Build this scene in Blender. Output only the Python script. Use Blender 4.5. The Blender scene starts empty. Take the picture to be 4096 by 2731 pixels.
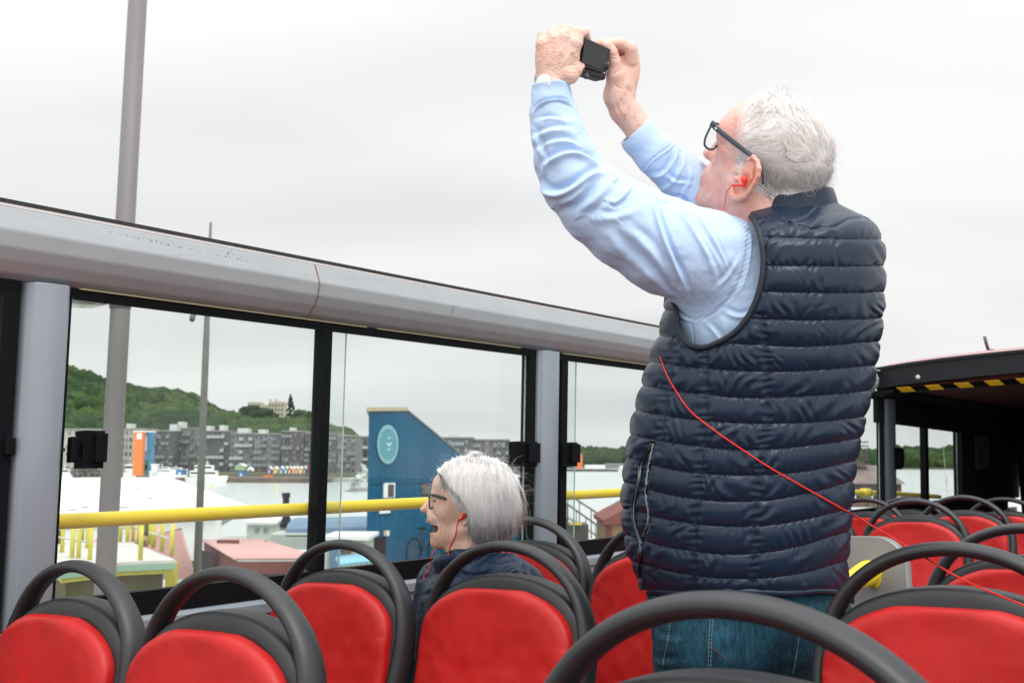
import bpy, math, random
import numpy as np
from math import radians, sin, cos, pi
# ------------------------------------------------------------------ camera
FPX, CX, CY = 4225.0, 2048.0, 1365.5          # focal length and centre, in pixels of a 4096 wide frame
CAM = np.array([0.0, 0.0, 5.6])
def axes(fwd, roll):
    F = np.array(fwd, float); F /= np.linalg.norm(F)
    R0 = np.cross(F, [0, 0, 1.0]); R0 /= np.linalg.norm(R0)
    U0 = np.cross(R0, F)
    return R0*cos(roll)+U0*sin(roll), U0*cos(roll)-R0*sin(roll), F
RW, UW, FW = axes((0, cos(.1141), sin(.1141)), .004)
th, pt = .652, .130
RB, UB, FB = axes((cos(pt)*cos(th), cos(pt)*sin(th), sin(pt)), -.029)
# rotation that carries bus axes (x forward, y to the kerb side wall, z up) into the world
MB = np.outer(RW, RB)+np.outer(UW, UB)+np.outer(FW, FB)
SB = .945
def D(px, py, d):
    px = np.asarray(px, float); py = np.asarray(py, float); d = np.asarray(d, float)
    v = FW+((px-CX)/FPX)[..., None]*RW-((py-CY)/FPX)[..., None]*UW
    return CAM+d[..., None]*v
def Rr(px, py): return FW+(px-CX)/FPX*RW-(py-CY)/FPX*UW
def G(px, py, z):                              # where a sight line meets the height z
    v = Rr(px, py); return CAM+v*((z-CAM[2])/v[2])
def Y(px, py, y):                              # where a sight line meets the distance y
    v = Rr(px, py); return CAM+v*(y/v[1])
def BP(P):
    P = np.asarray(P, float)*SB
    return CAM+P@MB.T
WS = 1.044                                     # side wall and everything fixed to it
def BPW(P): return BP(np.asarray(P, float)*WS)
sc = bpy.context.scene
camd = bpy.data.cameras.new("camera"); cam = bpy.data.objects.new("camera", camd)
sc.collection.objects.link(cam); sc.camera = cam
camd.sensor_width = 36.0; camd.lens = FPX/4096*36; camd.clip_start = .05; camd.clip_end = 20000
from mathutils import Matrix, Vector
cam.matrix_world = Matrix([[RW[i], UW[i], -FW[i], CAM[i]] for i in range(3)]+[[0, 0, 0, 1]])
camd.dof.use_dof = True; camd.dof.focus_distance = 2.0; camd.dof.aperture_fstop = 10.0
sc.view_settings.view_transform = 'Standard'; sc.view_settings.look = 'None'
sc.cycles.max_bounces = 14; sc.cycles.diffuse_bounces = 9; sc.cycles.transparent_max_bounces = 16
sc.view_settings.exposure = 0.0; sc.view_settings.gamma = 1.0
# ------------------------------------------------------------------ world: overcast sky
SUN_EL, SUN_AZ = radians(58), radians(150)     # azimuth from +y (view direction) clockwise
w = bpy.data.worlds.new("World"); sc.world = w; w.use_nodes = True
nt = w.node_tree; nt.nodes.clear(); N = nt.nodes.new; L = nt.links.new
sky = N('ShaderNodeTexSky'); sky.sky_type = 'NISHITA'; sky.sun_disc = False
sky.sun_elevation = SUN_EL; sky.sun_rotation = SUN_AZ
bg1 = N('ShaderNodeBackground'); bg1.inputs[1].default_value = .05; L(sky.outputs[0], bg1.inputs[0])
tc = N('ShaderNodeTexCoord'); sep = N('ShaderNodeSeparateXYZ'); L(tc.outputs['Generated'], sep.inputs[0])
def mth(op, a, b=None, c=None):
    n = N('ShaderNodeMath'); n.operation = op
    for i, v in enumerate((a, b, c)):
        if v is None: continue
        if isinstance(v, (int, float)): n.inputs[i].default_value = v
        else: L(v, n.inputs[i])
    return n.outputs[0]
zz = mth('MAXIMUM', sep.outputs[2], 0.0); den = mth('ADD', zz, .22)
cmb = N('ShaderNodeCombineXYZ'); L(mth('DIVIDE', sep.outputs[0], den), cmb.inputs[0]); L(mth('DIVIDE', sep.outputs[1], den), cmb.inputs[1])
mp = N('ShaderNodeMapping'); mp.inputs['Scale'].default_value = (.55, 1.5, 1); mp.inputs['Rotation'].default_value = (0, 0, radians(-12)); mp.inputs['Location'].default_value = (.3, .45, 0)
L(cmb.outputs[0], mp.inputs[0])
nz = N('ShaderNodeTexNoise'); nz.inputs['Scale'].default_value = 1.05; nz.inputs['Detail'].default_value = 3.5; nz.inputs['Roughness'].default_value = .42; nz.inputs['Distortion'].default_value = .25
L(mp.outputs[0], nz.inputs[0])
cr = N('ShaderNodeValToRGB'); e = cr.color_ramp.elements
e[0].position = .33; e[0].color = (.765, .777, .792, 1); e[1].position = .62; e[1].color = (.945, .942, .942, 1)
L(nz.outputs['Fac'], cr.inputs[0])
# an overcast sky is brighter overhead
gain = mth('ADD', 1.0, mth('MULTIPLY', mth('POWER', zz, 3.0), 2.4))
# low sky behind the viewer brightened, an added fill for surfaces facing the camera
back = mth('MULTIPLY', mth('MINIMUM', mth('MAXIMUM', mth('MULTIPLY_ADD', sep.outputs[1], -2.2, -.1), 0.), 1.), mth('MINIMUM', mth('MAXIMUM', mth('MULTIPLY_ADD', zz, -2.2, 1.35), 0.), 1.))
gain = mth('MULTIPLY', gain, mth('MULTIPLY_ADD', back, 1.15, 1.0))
below = mth('MULTIPLY_ADD', mth('LESS_THAN', sep.outputs[2], -.01), -.7, 1.0)
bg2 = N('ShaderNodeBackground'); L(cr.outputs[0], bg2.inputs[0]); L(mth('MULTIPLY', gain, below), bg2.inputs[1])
mx = N('ShaderNodeMixShader'); mx.inputs[0].default_value = .985; L(bg1.outputs[0], mx.inputs[1]); L(bg2.outputs[0], mx.inputs[2])
wo = N('ShaderNodeOutputWorld'); L(mx.outputs[0], wo.inputs[0])
sund = bpy.data.lights.new("sun", 'SUN'); sund.energy = 1.5; sund.angle = radians(24); sund.color = (1, .985, .96)
sun = bpy.data.objects.new("sun", sund); sc.collection.objects.link(sun)
sd = Vector((sin(SUN_AZ)*cos(SUN_EL), cos(SUN_AZ)*cos(SUN_EL), sin(SUN_EL)))
sun.rotation_euler = sd.to_track_quat('Z', 'Y').to_euler(); sun.location = (0, 0, 40)
# ------------------------------------------------------------------ object helpers
def thing(name, label, cat, loc=(0, 0, 0), group=None):
    o = bpy.data.objects.new(name, None); sc.collection.objects.link(o); o.empty_display_size = .1
    o.location = [float(v) for v in loc]; tag(o, label, cat, group); return o
def tag(o, label=None, cat=None, group=None, kind=None):
    if label: o['label'] = label
    if cat: o['category'] = cat
    if group: o['group'] = group
    if kind: o['kind'] = kind
    return o
def rootloc(p):
    l = np.zeros(3)
    while p is not None: l += np.array(p.location); p = p.parent
    return l
def mesh(name, V, F, m, parent=None, smooth=True, base=None, attrs=None, split=None):
    """one mesh object; V are world points, F a list/array of tri or quad index rows"""
    V = np.asarray(V, np.float64).reshape(-1, 3)
    l = rootloc(parent) if parent is not None else (np.array(base, float) if base is not None else np.zeros(3))
    me = bpy.data.meshes.new(name); Vl = (V-l).astype(np.float32)
    if isinstance(F, np.ndarray) and F.ndim == 2:
        k = F.shape[1]; me.vertices.add(len(Vl)); me.vertices.foreach_set('co', Vl.ravel())
        me.loops.add(F.size); me.loops.foreach_set('vertex_index', F.astype(np.int32).ravel())
        me.polygons.add(len(F)); me.polygons.foreach_set('loop_start', np.arange(0, F.size, k, dtype=np.int32))
        me.polygons.foreach_set('loop_total', np.full(len(F), k, np.int32)); me.update(calc_edges=True)
    else:
        me.from_pydata([tuple(map(float, v)) for v in Vl], [], [tuple(int(i) for i in f) for f in F])
    me.validate()
    if smooth: me.polygons.foreach_set('use_smooth', np.ones(len(me.polygons), bool))
    if smooth == 'angle': me.set_sharp_from_angle(angle=radians(38))
    if attrs:
        for k, v in attrs.items():
            v = np.asarray(v, np.float32)
            a = me.attributes.new(k, 'FLOAT_COLOR' if v.ndim == 2 else 'FLOAT', 'POINT')
            if v.ndim == 2:
                if v.shape[1] == 3: v = np.concatenate([v, np.ones((len(v), 1), np.float32)], 1)
                a.data.foreach_set('color', v.ravel())
            else: a.data.foreach_set('value', v)
    if m is not None: me.materials.append(m)
    o = bpy.data.objects.new(name, me); sc.collection.objects.link(o)
    if parent is not None: o.parent = parent
    elif base is not None: o.location = [float(v) for v in l]
    return o
class MBld:
    """collects simple solids into one mesh"""
    def __init__(s): s.V = []; s.F = []; s.n = 0
    def add(s, V, F):
        V = np.asarray(V, float); s.V.append(V); s.F += [tuple(int(i)+s.n for i in f) for f in F]; s.n += len(V); return s
    def box(s, lo, hi, T=None):
        lo = np.array(lo, float); hi = np.array(hi, float)
        V = np.array([[lo[0] if i & 1 == 0 else hi[0], lo[1] if i & 2 == 0 else hi[1], lo[2] if i & 4 == 0 else hi[2]] for i in range(8)])
        if T is not None: V = T(V)
        return s.add(V, [(0, 2, 3, 1), (4, 5, 7, 6), (0, 1, 5, 4), (2, 6, 7, 3), (0, 4, 6, 2), (1, 3, 7, 5)])
    def prism(s, poly, a, b):
        """poly: n points (3D); extruded from offset a to offset b (vectors)"""
        P = np.asarray(poly, float); n = len(P); V = np.concatenate([P+np.array(a), P+np.array(b)])
        F = [tuple(range(n-1, -1, -1)), tuple(range(n, 2*n))]+[(i, (i+1) % n, n+(i+1) % n, n+i) for i in range(n)]
        return s.add(V, F)
    def tube(s, P, r, n=10, cap=True, up=None):
        V, F = tube(P, r, n, cap, up); return s.add(V, F)
    def build(s, name, m, parent=None, smooth=False, bevel=0, base=None, seg=2):
        o = mesh(name, np.concatenate(s.V), s.F, m, parent, smooth, base)
        if bevel:
            b = o.modifiers.new('bevel', 'BEVEL'); b.width = bevel; b.segments = seg; b.limit_method = 'ANGLE'
        return o
def tube(P, r, n=10, cap=True, up=None):
    """r: radius, per-point radii, or (k,2) half axes (side, up)"""
    P = np.asarray(P, float); k = len(P); r = np.asarray(r, float)
    if r.ndim == 0: r = np.full((k, 2), float(r))
    elif r.ndim == 1: r = np.stack([r, r], 1) if len(r) == k else np.tile(r, (k, 1))
    T = np.gradient(P, axis=0); T /= np.linalg.norm(T, axis=1)[:, None]+1e-12
    u = np.array(up, float) if up is not None else (np.array([0, 0, 1.]) if abs(T[0][2]) < .9 else np.array([1., 0, 0]))
    V = []; A = np.linspace(0, 2*pi, n, endpoint=False)
    for i in range(k):
        s_ = np.cross(T[i], u); s_ /= np.linalg.norm(s_)+1e-12; u2 = np.cross(s_, T[i])
        if up is None: u = u2
        V.append(P[i]+np.outer(np.cos(A)*r[i, 0], s_)+np.outer(np.sin(A)*r[i, 1], u2))
    V = np.concatenate(V); F = []
    for i in range(k-1):
        for j in range(n):
            a = i*n+j; b = i*n+(j+1) % n; F.append((a, b, b+n, a+n))
    if cap: F.append(tuple(range(n-1, -1, -1))); F.append(tuple((k-1)*n+j for j in range(n)))
    return V, F
def spl(P, n):
    """Catmull-Rom through rows of P, n samples"""
    P = np.asarray(P, float); Q = np.concatenate([[2*P[0]-P[1]], P, [2*P[-1]-P[-2]]]); m = len(P)-1
    t = np.linspace(0, m, n); i = np.minimum(t.astype(int), m-1); u = (t-i)[:, None]
    a, b, c, d = Q[i], Q[i+1], Q[i+2], Q[i+3]
    return .5*((2*b)+(-a+c)*u+(2*a-5*b+4*c-d)*u**2+(-a+3*b-3*c+d)*u**3)
def gridF(nu, nv, wrap=False):
    i, j = np.meshgrid(np.arange(nu-1), np.arange(nv if wrap else nv-1), indexing='ij')
    a = i*nv+j; b = i*nv+(j+1) % nv
    return np.stack([a, b, b+nv, a+nv], -1).reshape(-1, 4)
# ------------------------------------------------------------------ signed distance sculpting
import openvdb as vdb
class SDF:
    def __init__(s, lo, hi, vox):
        s.lo = np.array(lo, float); s.vox = float(vox); s.n = (np.ceil((np.array(hi, float)-s.lo)/vox)).astype(int)+1
        s.a = np.full(s.n, 1e3, np.float32)
        s.ax = [s.lo[k]+np.arange(s.n[k])*vox for k in range(3)]
    def _sub(s, lo, hi):
        i0 = np.clip(np.floor((np.array(lo)-s.lo)/s.vox).astype(int), 0, s.n); i1 = np.clip(np.ceil((np.array(hi)-s.lo)/s.vox).astype(int)+1, 0, s.n)
        if (i1 <= i0).any(): return None
        sl = tuple(slice(a, b) for a, b in zip(i0, i1))
        return sl, [s.ax[k][sl[k]].astype(np.float32) for k in range(3)]
    def put(s, lo, hi, fn, k=0., sub=False):
        m = k*1.5+4*s.vox; r = s._sub(np.array(lo)-m, np.array(hi)+m)
        if r is None: return s
        sl, (x, y, z) = r
        d = fn(x[:, None, None], y[None, :, None], z[None, None, :]).astype(np.float32); A = s.a[sl]
        if sub:
            d = -d; h = np.clip(.5-.5*(A-d)/k, 0, 1) if k > 0 else None
            s.a[sl] = np.maximum(A, d) if k <= 0 else A*(1-h)+d*h+k*h*(1-h)
        else:
            if k <= 0: s.a[sl] = np.minimum(A, d)
            else:
                h = np.clip(.5+.5*(A-d)/k, 0, 1); s.a[sl] = A*(1-h)+d*h-k*h*(1-h)
        return s
    def ell(s, c, r, R=None, k=0., sub=False):
        c = np.array(c, float); r = np.array(r, float); R = np.eye(3) if R is None else np.array(R, float)   # columns = axes
        e = np.sqrt(((R*r)**2).sum(1))
        def fn(x, y, z):
            X, Y_, Z = x-c[0], y-c[1], z-c[2]
            q = [(X*R[0, i]+Y_*R[1, i]+Z*R[2, i]) for i in range(3)]
            k0 = np.sqrt(sum((q[i]/r[i])**2 for i in range(3))); k1 = np.sqrt(sum((q[i]/r[i]**2)**2 for i in range(3)))+1e-6
            return k0*(k0-1)/k1
        return s.put(c-e, c+e, fn, k, sub)
    def cap(s, a, b, ra, rb, k=0., sub=False, flat=None):
        a = np.array(a, float); b = np.array(b, float); ba = b-a; L2 = (ba**2).sum()+1e-9; R_ = max(ra, rb)
        def fn(x, y, z):
            h = np.clip(((x-a[0])*ba[0]+(y-a[1])*ba[1]+(z-a[2])*ba[2])/L2, 0, 1)
            return np.sqrt((x-a[0]-h*ba[0])**2+(y-a[1]-h*ba[1])**2+(z-a[2]-h*ba[2])**2)-(ra+(rb-ra)*h)
        return s.put(np.minimum(a, b)-R_, np.maximum(a, b)+R_, fn, k, sub)
    def chain(s, P, r, k=0., kk=0.):
        P = np.array(P, float); r = np.broadcast_to(np.array(r, float), (len(P),))
        for i in range(len(P)-1): s.cap(P[i], P[i+1], r[i], r[i+1], k if i == 0 else max(kk, .5*min(r[i], r[i+1])*.3))
        return s
    def out(s, smooth=0):
        g = vdb.FloatGrid(); a = np.clip(s.a, -8*s.vox, 8*s.vox); g.background = float(8*s.vox); g.copyFromArray(a)
        p, t, q = g.convertToPolygons(0., 0.)
        V = p.astype(float)*s.vox+s.lo; q = q.astype(np.int64)
        if smooth:
            e = np.concatenate([q[:, [0, 1]], q[:, [1, 2]], q[:, [2, 3]], q[:, [3, 0]]])
            for _ in range(smooth):
                S = np.zeros_like(V); c = np.zeros(len(V))
                for col in range(3): S[:, col] = np.bincount(e[:, 0], V[e[:, 1], col], len(V))+np.bincount(e[:, 1], V[e[:, 0], col], len(V))
                c = np.bincount(e[:, 0], minlength=len(V))+np.bincount(e[:, 1], minlength=len(V))
                V = V*.5+.5*S/np.maximum(c, 1)[:, None]
        return V, q
def normals(V, F):
    F = np.asarray(F); n = np.zeros_like(V); fn = np.cross(V[F[:, 2]]-V[F[:, 0]], V[F[:, 3 if F.shape[1] > 3 else 1]]-V[F[:, 1 if F.shape[1] > 3 else 0]])
    for i in range(F.shape[1]):
        for c in range(3): n[:, c] += np.bincount(F[:, i], fn[:, c], len(V))
    return n/(np.linalg.norm(n, axis=1)[:, None]+1e-12)
def pdist(x, y, poly):
    """distance of points to a polyline in the picture plane, and the signed side"""
    poly = np.asarray(poly, float); best = np.full(x.shape, 1e9); side = np.zeros(x.shape)
    for a, b in zip(poly[:-1], poly[1:]):
        ab = b-a; t = np.clip(((x-a[0])*ab[0]+(y-a[1])*ab[1])/(ab@ab+1e-9), 0, 1)
        dx = x-a[0]-t*ab[0]; dy = y-a[1]-t*ab[1]; d = np.hypot(dx, dy); m = d < best
        best = np.where(m, d, best); side = np.where(m, np.sign(ab[0]*dy-ab[1]*dx), side)
    return best, side
def inpoly(x, y, poly):
    r = np.zeros(np.shape(x), bool); n = len(poly)
    for i in range(n):
        x1, y1 = poly[i]; x2, y2 = poly[(i+1) % n]
        c = ((y1 > y) != (y2 > y)) & (x < (x2-x1)*(y-y1)/((y2-y1) if y2 != y1 else 1e-9)+x1); r ^= c
    return r
_rng = np.random.default_rng(5)
def vnoise(P, seed=0):
    """smooth value noise at points P (n,2) or (n,3), range about -1..1"""
    P = np.asarray(P, float); k = P.shape[1]; g = np.random.default_rng(seed).uniform(-1, 1, (64,)*k)
    i = np.floor(P).astype(int); f_ = P-i; f_ = f_*f_*(3-2*f_); out = np.zeros(len(P))
    for c in range(2**k):
        b = [(c >> j) & 1 for j in range(k)]; w_ = np.ones(len(P)); idx = []
        for j in range(k): w_ = w_*(f_[:, j] if b[j] else 1-f_[:, j]); idx.append((i[:, j]+b[j]) % 64)
        out += w_*g[tuple(idx)]
    return out
# ------------------------------------------------------------------ materials
def mat(name, col, rough=.6, metal=0., var=None, bump=None, spec=.5, sss=0., sheen=0., coat=0., alpha=None, attr=None, coord='Object'):
    m = bpy.data.materials.new(name); m.use_nodes = True; t = m.node_tree; b = t.nodes['Principled BSDF']; n_ = t.nodes.new; l = t.links.new
    c4 = (*col, 1); b.inputs['Base Color'].default_value = c4; b.inputs['Roughness'].default_value = rough; b.inputs['Metallic'].default_value = metal
    b.inputs['Specular IOR Level'].default_value = spec
    if sss: b.inputs['Subsurface Weight'].default_value = sss; b.inputs['Subsurface Radius'].default_value = (1, .35, .2); b.inputs['Subsurface Scale'].default_value = .006
    if sheen: b.inputs['Sheen Weight'].default_value = sheen; b.inputs['Sheen Roughness'].default_value = .4
    if coat: b.inputs['Coat Weight'].default_value = coat; b.inputs['Coat Roughness'].default_value = .15
    tcn = n_('ShaderNodeTexCoord'); cur = None
    if attr:
        a = n_('ShaderNodeAttribute'); a.attribute_name = attr; cur = a.outputs['Color']
    if var:
        for (s_, amt, stretch) in (var if isinstance(var, list) else [var]):
            mp_ = n_('ShaderNodeMapping'); mp_.inputs['Scale'].default_value = stretch or (1, 1, 1); l(tcn.outputs[coord], mp_.inputs[0])
            no = n_('ShaderNodeTexNoise'); no.inputs['Scale'].default_value = s_; no.inputs['Detail'].default_value = 4; l(mp_.outputs[0], no.inputs[0])
            r_ = n_('ShaderNodeMapRange'); r_.inputs[1].default_value = .3; r_.inputs[2].default_value = .7; r_.inputs[3].default_value = 1-amt; r_.inputs[4].default_value = 1+amt; l(no.outputs['Fac'], r_.inputs[0])
            mu = n_('ShaderNodeVectorMath'); mu.operation = 'SCALE'
            if cur is None: mu.inputs[0].default_value = col
            else: l(cur, mu.inputs[0])
            l(r_.outputs[0], mu.inputs['Scale']); cur = mu.outputs[0]
    if cur is not None: l(cur, b.inputs['Base Color'])
    if bump:
        prev = None
        for (s_, st, dist, kind) in (bump if isinstance(bump, list) else [bump]):
            if kind == 'voronoi':
                no = n_('ShaderNodeTexVoronoi'); no.feature = 'DISTANCE_TO_EDGE'; out = no.outputs['Distance']
            elif kind == 'wave':
                no = n_('ShaderNodeTexWave'); no.inputs['Distortion'].default_value = .3; out = no.outputs['Fac']
            else:
                no = n_('ShaderNodeTexNoise'); no.inputs['Detail'].default_value = 5; out = no.outputs['Fac']
            no.inputs['Scale'].default_value = s_; l(tcn.outputs[coord], no.inputs['Vector'])
            bp = n_('ShaderNodeBump'); bp.inputs['Strength'].default_value = st; bp.inputs['Distance'].default_value = dist; l(out, bp.inputs['Height'])
            if prev is not None: l(prev, bp.inputs['Normal'])
            prev = bp.outputs[0]
        l(prev, b.inputs['Normal'])
    return m
def glassmat(name, tint, gloss=1.0, dirt=0.):
    m = bpy.data.materials.new(name); m.use_nodes = True; t = m.node_tree; t.nodes.clear(); n_ = t.nodes.new; l = t.links.new
    tr = n_('ShaderNodeBsdfTransparent'); tr.inputs[0].default_value = (*tint, 1)
    gl = n_('ShaderNodeBsdfGlossy'); gl.inputs['Roughness'].default_value = .02
    fr = n_('ShaderNodeFresnel'); fr.inputs[0].default_value = 1.35
    geo = n_('ShaderNodeMath'); geo.operation = 'MULTIPLY'; geo.inputs[1].default_value = gloss; l(fr.outputs[0], geo.inputs[0])
    gg = n_('ShaderNodeNewGeometry'); inv = n_('ShaderNodeMath'); inv.operation = 'SUBTRACT'; inv.inputs[0].default_value = gloss; l(gg.outputs['Backfacing'], inv.inputs[1]); cl = n_('ShaderNodeMath'); cl.operation = 'MAXIMUM'; cl.inputs[1].default_value = 0.0; l(inv.outputs[0], cl.inputs[0]); mb = n_('ShaderNodeMath'); mb.operation = 'LESS_THAN'; mb.inputs[1].default_value = .5; l(gg.outputs['Backfacing'], mb.inputs[0]); l(mb.outputs[0], geo.inputs[1])
    mx_ = n_('ShaderNodeMixShader'); l(geo.outputs[0], mx_.inputs[0]); l(tr.outputs[0], mx_.inputs[1]); l(gl.outputs[0], mx_.inputs[2])
    last = mx_
    if dirt:
        tcn = n_('ShaderNodeTexCoord'); no = n_('ShaderNodeTexNoise'); no.inputs['Scale'].default_value = 3; no.inputs['Detail'].default_value = 6; l(tcn.outputs['Object'], no.inputs[0])
        sp = n_('ShaderNodeTexVoronoi'); sp.inputs['Scale'].default_value = 55; l(tcn.outputs['Object'], sp.inputs[0])
        cmp_ = n_('ShaderNodeMath'); cmp_.operation = 'LESS_THAN'; cmp_.inputs[1].default_value = .07; l(sp.outputs['Distance'], cmp_.inputs[0])
        n2 = n_('ShaderNodeTexNoise'); n2.inputs['Scale'].default_value = 4; l(tcn.outputs['Object'], n2.inputs[0])
        c2 = n_('ShaderNodeMath'); c2.operation = 'GREATER_THAN'; c2.inputs[1].default_value = .58; l(n2.outputs['Fac'], c2.inputs[0])
        mm = n_('ShaderNodeMath'); mm.operation = 'MULTIPLY'; l(cmp_.outputs[0], mm.inputs[0]); l(c2.outputs[0], mm.inputs[1])
        mr = n_('ShaderNodeMapRange'); mr.inputs[1].default_value = .35; mr.inputs[2].default_value = .8; mr.inputs[3].default_value = 0; mr.inputs[4].default_value = dirt; l(no.outputs['Fac'], mr.inputs[0])
        ad = n_('ShaderNodeMath'); ad.operation = 'MULTIPLY_ADD'; ad.inputs[1].default_value = .35; l(mm.outputs[0], ad.inputs[0]); l(mr.outputs[0], ad.inputs[2])
        df = n_('ShaderNodeBsdfDiffuse'); df.inputs[0].default_value = (.7, .72, .7, 1)
        m2 = n_('ShaderNodeMixShader'); l(ad.outputs[0], m2.inputs[0]); l(mx_.outputs[0], m2.inputs[1]); l(df.outputs[0], m2.inputs[2]); last = m2
    o = n_('ShaderNodeOutputMaterial'); l(last.outputs[0], o.inputs[0]); return m
def S(*c):                                     # sRGB 0-255 to linear
    return tuple(((v/255)/12.92 if v/255 <= .04045 else ((v/255+.055)/1.055)**2.4) for v in c)
# ------------------------------------------------------------------ bus materials
M_rail = mat('grey_paint', S(158, 162, 164), .36, var=(9, .05, (1, 1, 4)), bump=(300, .05, .0004, 'noise'))
M_lip = mat('pale_lip', S(214, 207, 206), .4)
M_gasket = mat('gasket', (.016, .016, .012), .7, var=(60, .4, None))
M_grit = mat('weathered_edge', S(128, 118, 108), .9, var=(70, .5, None))
M_blk = mat('black_frame', (.004, .005, .0065), .6, spec=.12)
M_dark = mat('dark_lining', (.009, .010, .012), .75, spec=.12)
M_pill = mat('pillar_paint', S(134, 142, 150), .28, var=(6, .04, None), coat=.2)
M_yel = mat('yellow_tube', (.84, .60, .010), .3, spec=.5)
M_yel2 = mat('yellow_moulding', (.86, .58, .004), .35)
M_glass = glassmat('window_glass', (.962, .984, .970), 1.0, .06)
M_edge = mat('glass_edge', S(205, 220, 210), .3)
M_panel = mat('grey_moulding', S(150, 151, 150), .5, bump=(400, .1, .0005, 'noise'))
M_handle = mat('handle_plastic', (.017, .018, .020), .45, bump=(900, .22, .0006, 'noise'), spec=.55, var=[(14, .10, None)])
M_shell = mat('shell_plastic', (.015, .016, .018), .46, bump=(900, .22, .0006, 'noise'), spec=.55)
M_red = mat('red_leather', (.46, .007, .006), .46, var=[(5, .10, None), (40, .05, None)], bump=[(420, .28, .0008, 'voronoi'), (22, .18, .004, 'noise')], spec=.4)
M_side = mat('seat_side', (.085, .095, .11), .5, spec=.4)
M_floor = mat('bus_floor_vinyl', (.06, .06, .065), .7, var=(8, .2, None))
M_redroof = mat('red_roof_paint', (.58, .03, .05), .15, coat=.7)
M_body = mat('bus_body_paint', (.5, .01, .012), .25, coat=.5)
YW = lambda Z: 2.05-.06*(np.asarray(Z)+.3)
def wallT(V):                                   # rows (X, t, Z): t is the offset outwards from the side wall
    V = np.array(V, float); return BPW(np.stack([V[:, 0], YW(V[:, 2])+V[:, 1], V[:, 2]], 1))
def wxz(px, py, t=0.):
    v = Rr(px, py); vb = MB.T@v; k = .06; Y0 = 2.05+t
    s_ = (Y0-.3*k)/(vb[1]+k*vb[2]); return vb[0]*s_, vb[2]*s_
bus = thing('open_top_bus', 'open top bus deck with grey rail, black framed sliding windows and dark covered section', 'bus', BP([2, 1, -1.185]))
def wbox(b, x0, x1, t0, t1, z0, z1): return b.box((x0, t0, z0), (x1, t1, z1), wallT)
b = MBld().box((-3.2, -.62, -1.24), (9.4, 2.2, -1.185), BP); b.build('floor', M_floor, bus)
b = MBld(); wbox(b, -3.2, 9.4, 0, .05, -1.24, -.335); b.build('side_wall', M_panel, bus)
b = MBld().box((-3.2, -.70, -1.24), (9.4, -.63, -.30), BP); b.build('side_wall', M_panel, bus)
b = MBld().box((-3.2, -.66, -3.3), (9.4, 2.22, -1.25), BP); b.build('lower_deck', M_body, bus)
# sill ledge profile (t, Z) swept along X
def sweepX(name, prof, x0, x1, m, par, n=2, tw=True, smooth=False, bevel=0):
    prof = np.array(prof, float); X = np.linspace(x0, x1, n); V = []
    for x in X:
        for t_, z in prof: V.append((x, t_, z))
    k = len(prof); V = (wallT(V) if tw else BP(V)); F = []
    for i in range(n-1):
        for j in range(k): F.append((i*k+j, i*k+(j+1) % k, (i+1)*k+(j+1) % k, (i+1)*k+j))
    F += [tuple(range(k-1, -1, -1)), tuple((n-1)*k+j for j in range(k))]
    o = mesh(name, V, F, m, par, smooth)
    if bevel:
        q = o.modifiers.new('bevel', 'BEVEL'); q.width = bevel; q.segments = 3; q.limit_method = 'ANGLE'; q.harden_normals = True; q.angle_limit = radians(12); o.data.polygons.foreach_set('use_smooth', np.ones(len(o.data.polygons), bool))
    return o
sweepX('sill', [(.03, -.262), (-.012, -.264), (-.022, -.272), (-.022, -.296), (-.014, -.300), (-.014, -.330), (-.006, -.336), (-.006, -.37), (.03, -.37)], -3.2, 6.0, M_pill, bus, bevel=.0025)
sweepX('sill', [(.03, -.262), (-.012, -.264), (-.022, -.272), (-.022, -.33), (.03, -.37)], 6.002, 9.0, M_dark, bus)
# top rail with an upper and a lower facet
RP = [(.06, .415), (.0, .415), (-.022, .425), (-.040, .445), (-.052, .468), (-.056, .500), (-.036, .5485), (.02, .551), (.05, .548)]
sweepX('top_rail', RP, -3.2, 1.768, M_rail, bus, bevel=.004); sweepX('top_rail', RP, 1.7715, 4.2, M_rail, bus, bevel=.004); sweepX('top_rail', RP, 4.2035, 5.92, M_rail, bus, bevel=.004)
sweepX('rail_joint', [(a-.0006 if a < 0 else a, z) for a, z in RP], 1.7685, 1.7710, mat('joint_sealant', S(160, 140, 132), .8), bus)
sweepX('rail_lip', [(-.034, .5490), (-.034, .5545), (-.022, .5565), (-.012, .5545), (-.012, .5515)], -3.2, 6.0, M_lip, bus)
sweepX('rail_gasket', [(-.012, .5518), (-.012, .5695), (.006, .5725), (.006, .5518)], -3.2, 6.0, M_gasket, bus)
sweepX('rail_outer_edge', [(.0065, .5518), (.0065, .5750), (.030, .5775), (.032, .5518)], -3.2, 6.0, M_grit, bus)
b = MBld()
for x0, x1 in ((.2, .98), (1.16, 1.98), (2.02, 2.66), (2.9, 3.7)): wbox(b, x0, x1, -.012, -.002, .4125, .4148)
b.build('light_strip', mat('strip', S(190, 184, 140), .5), bus)
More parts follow.
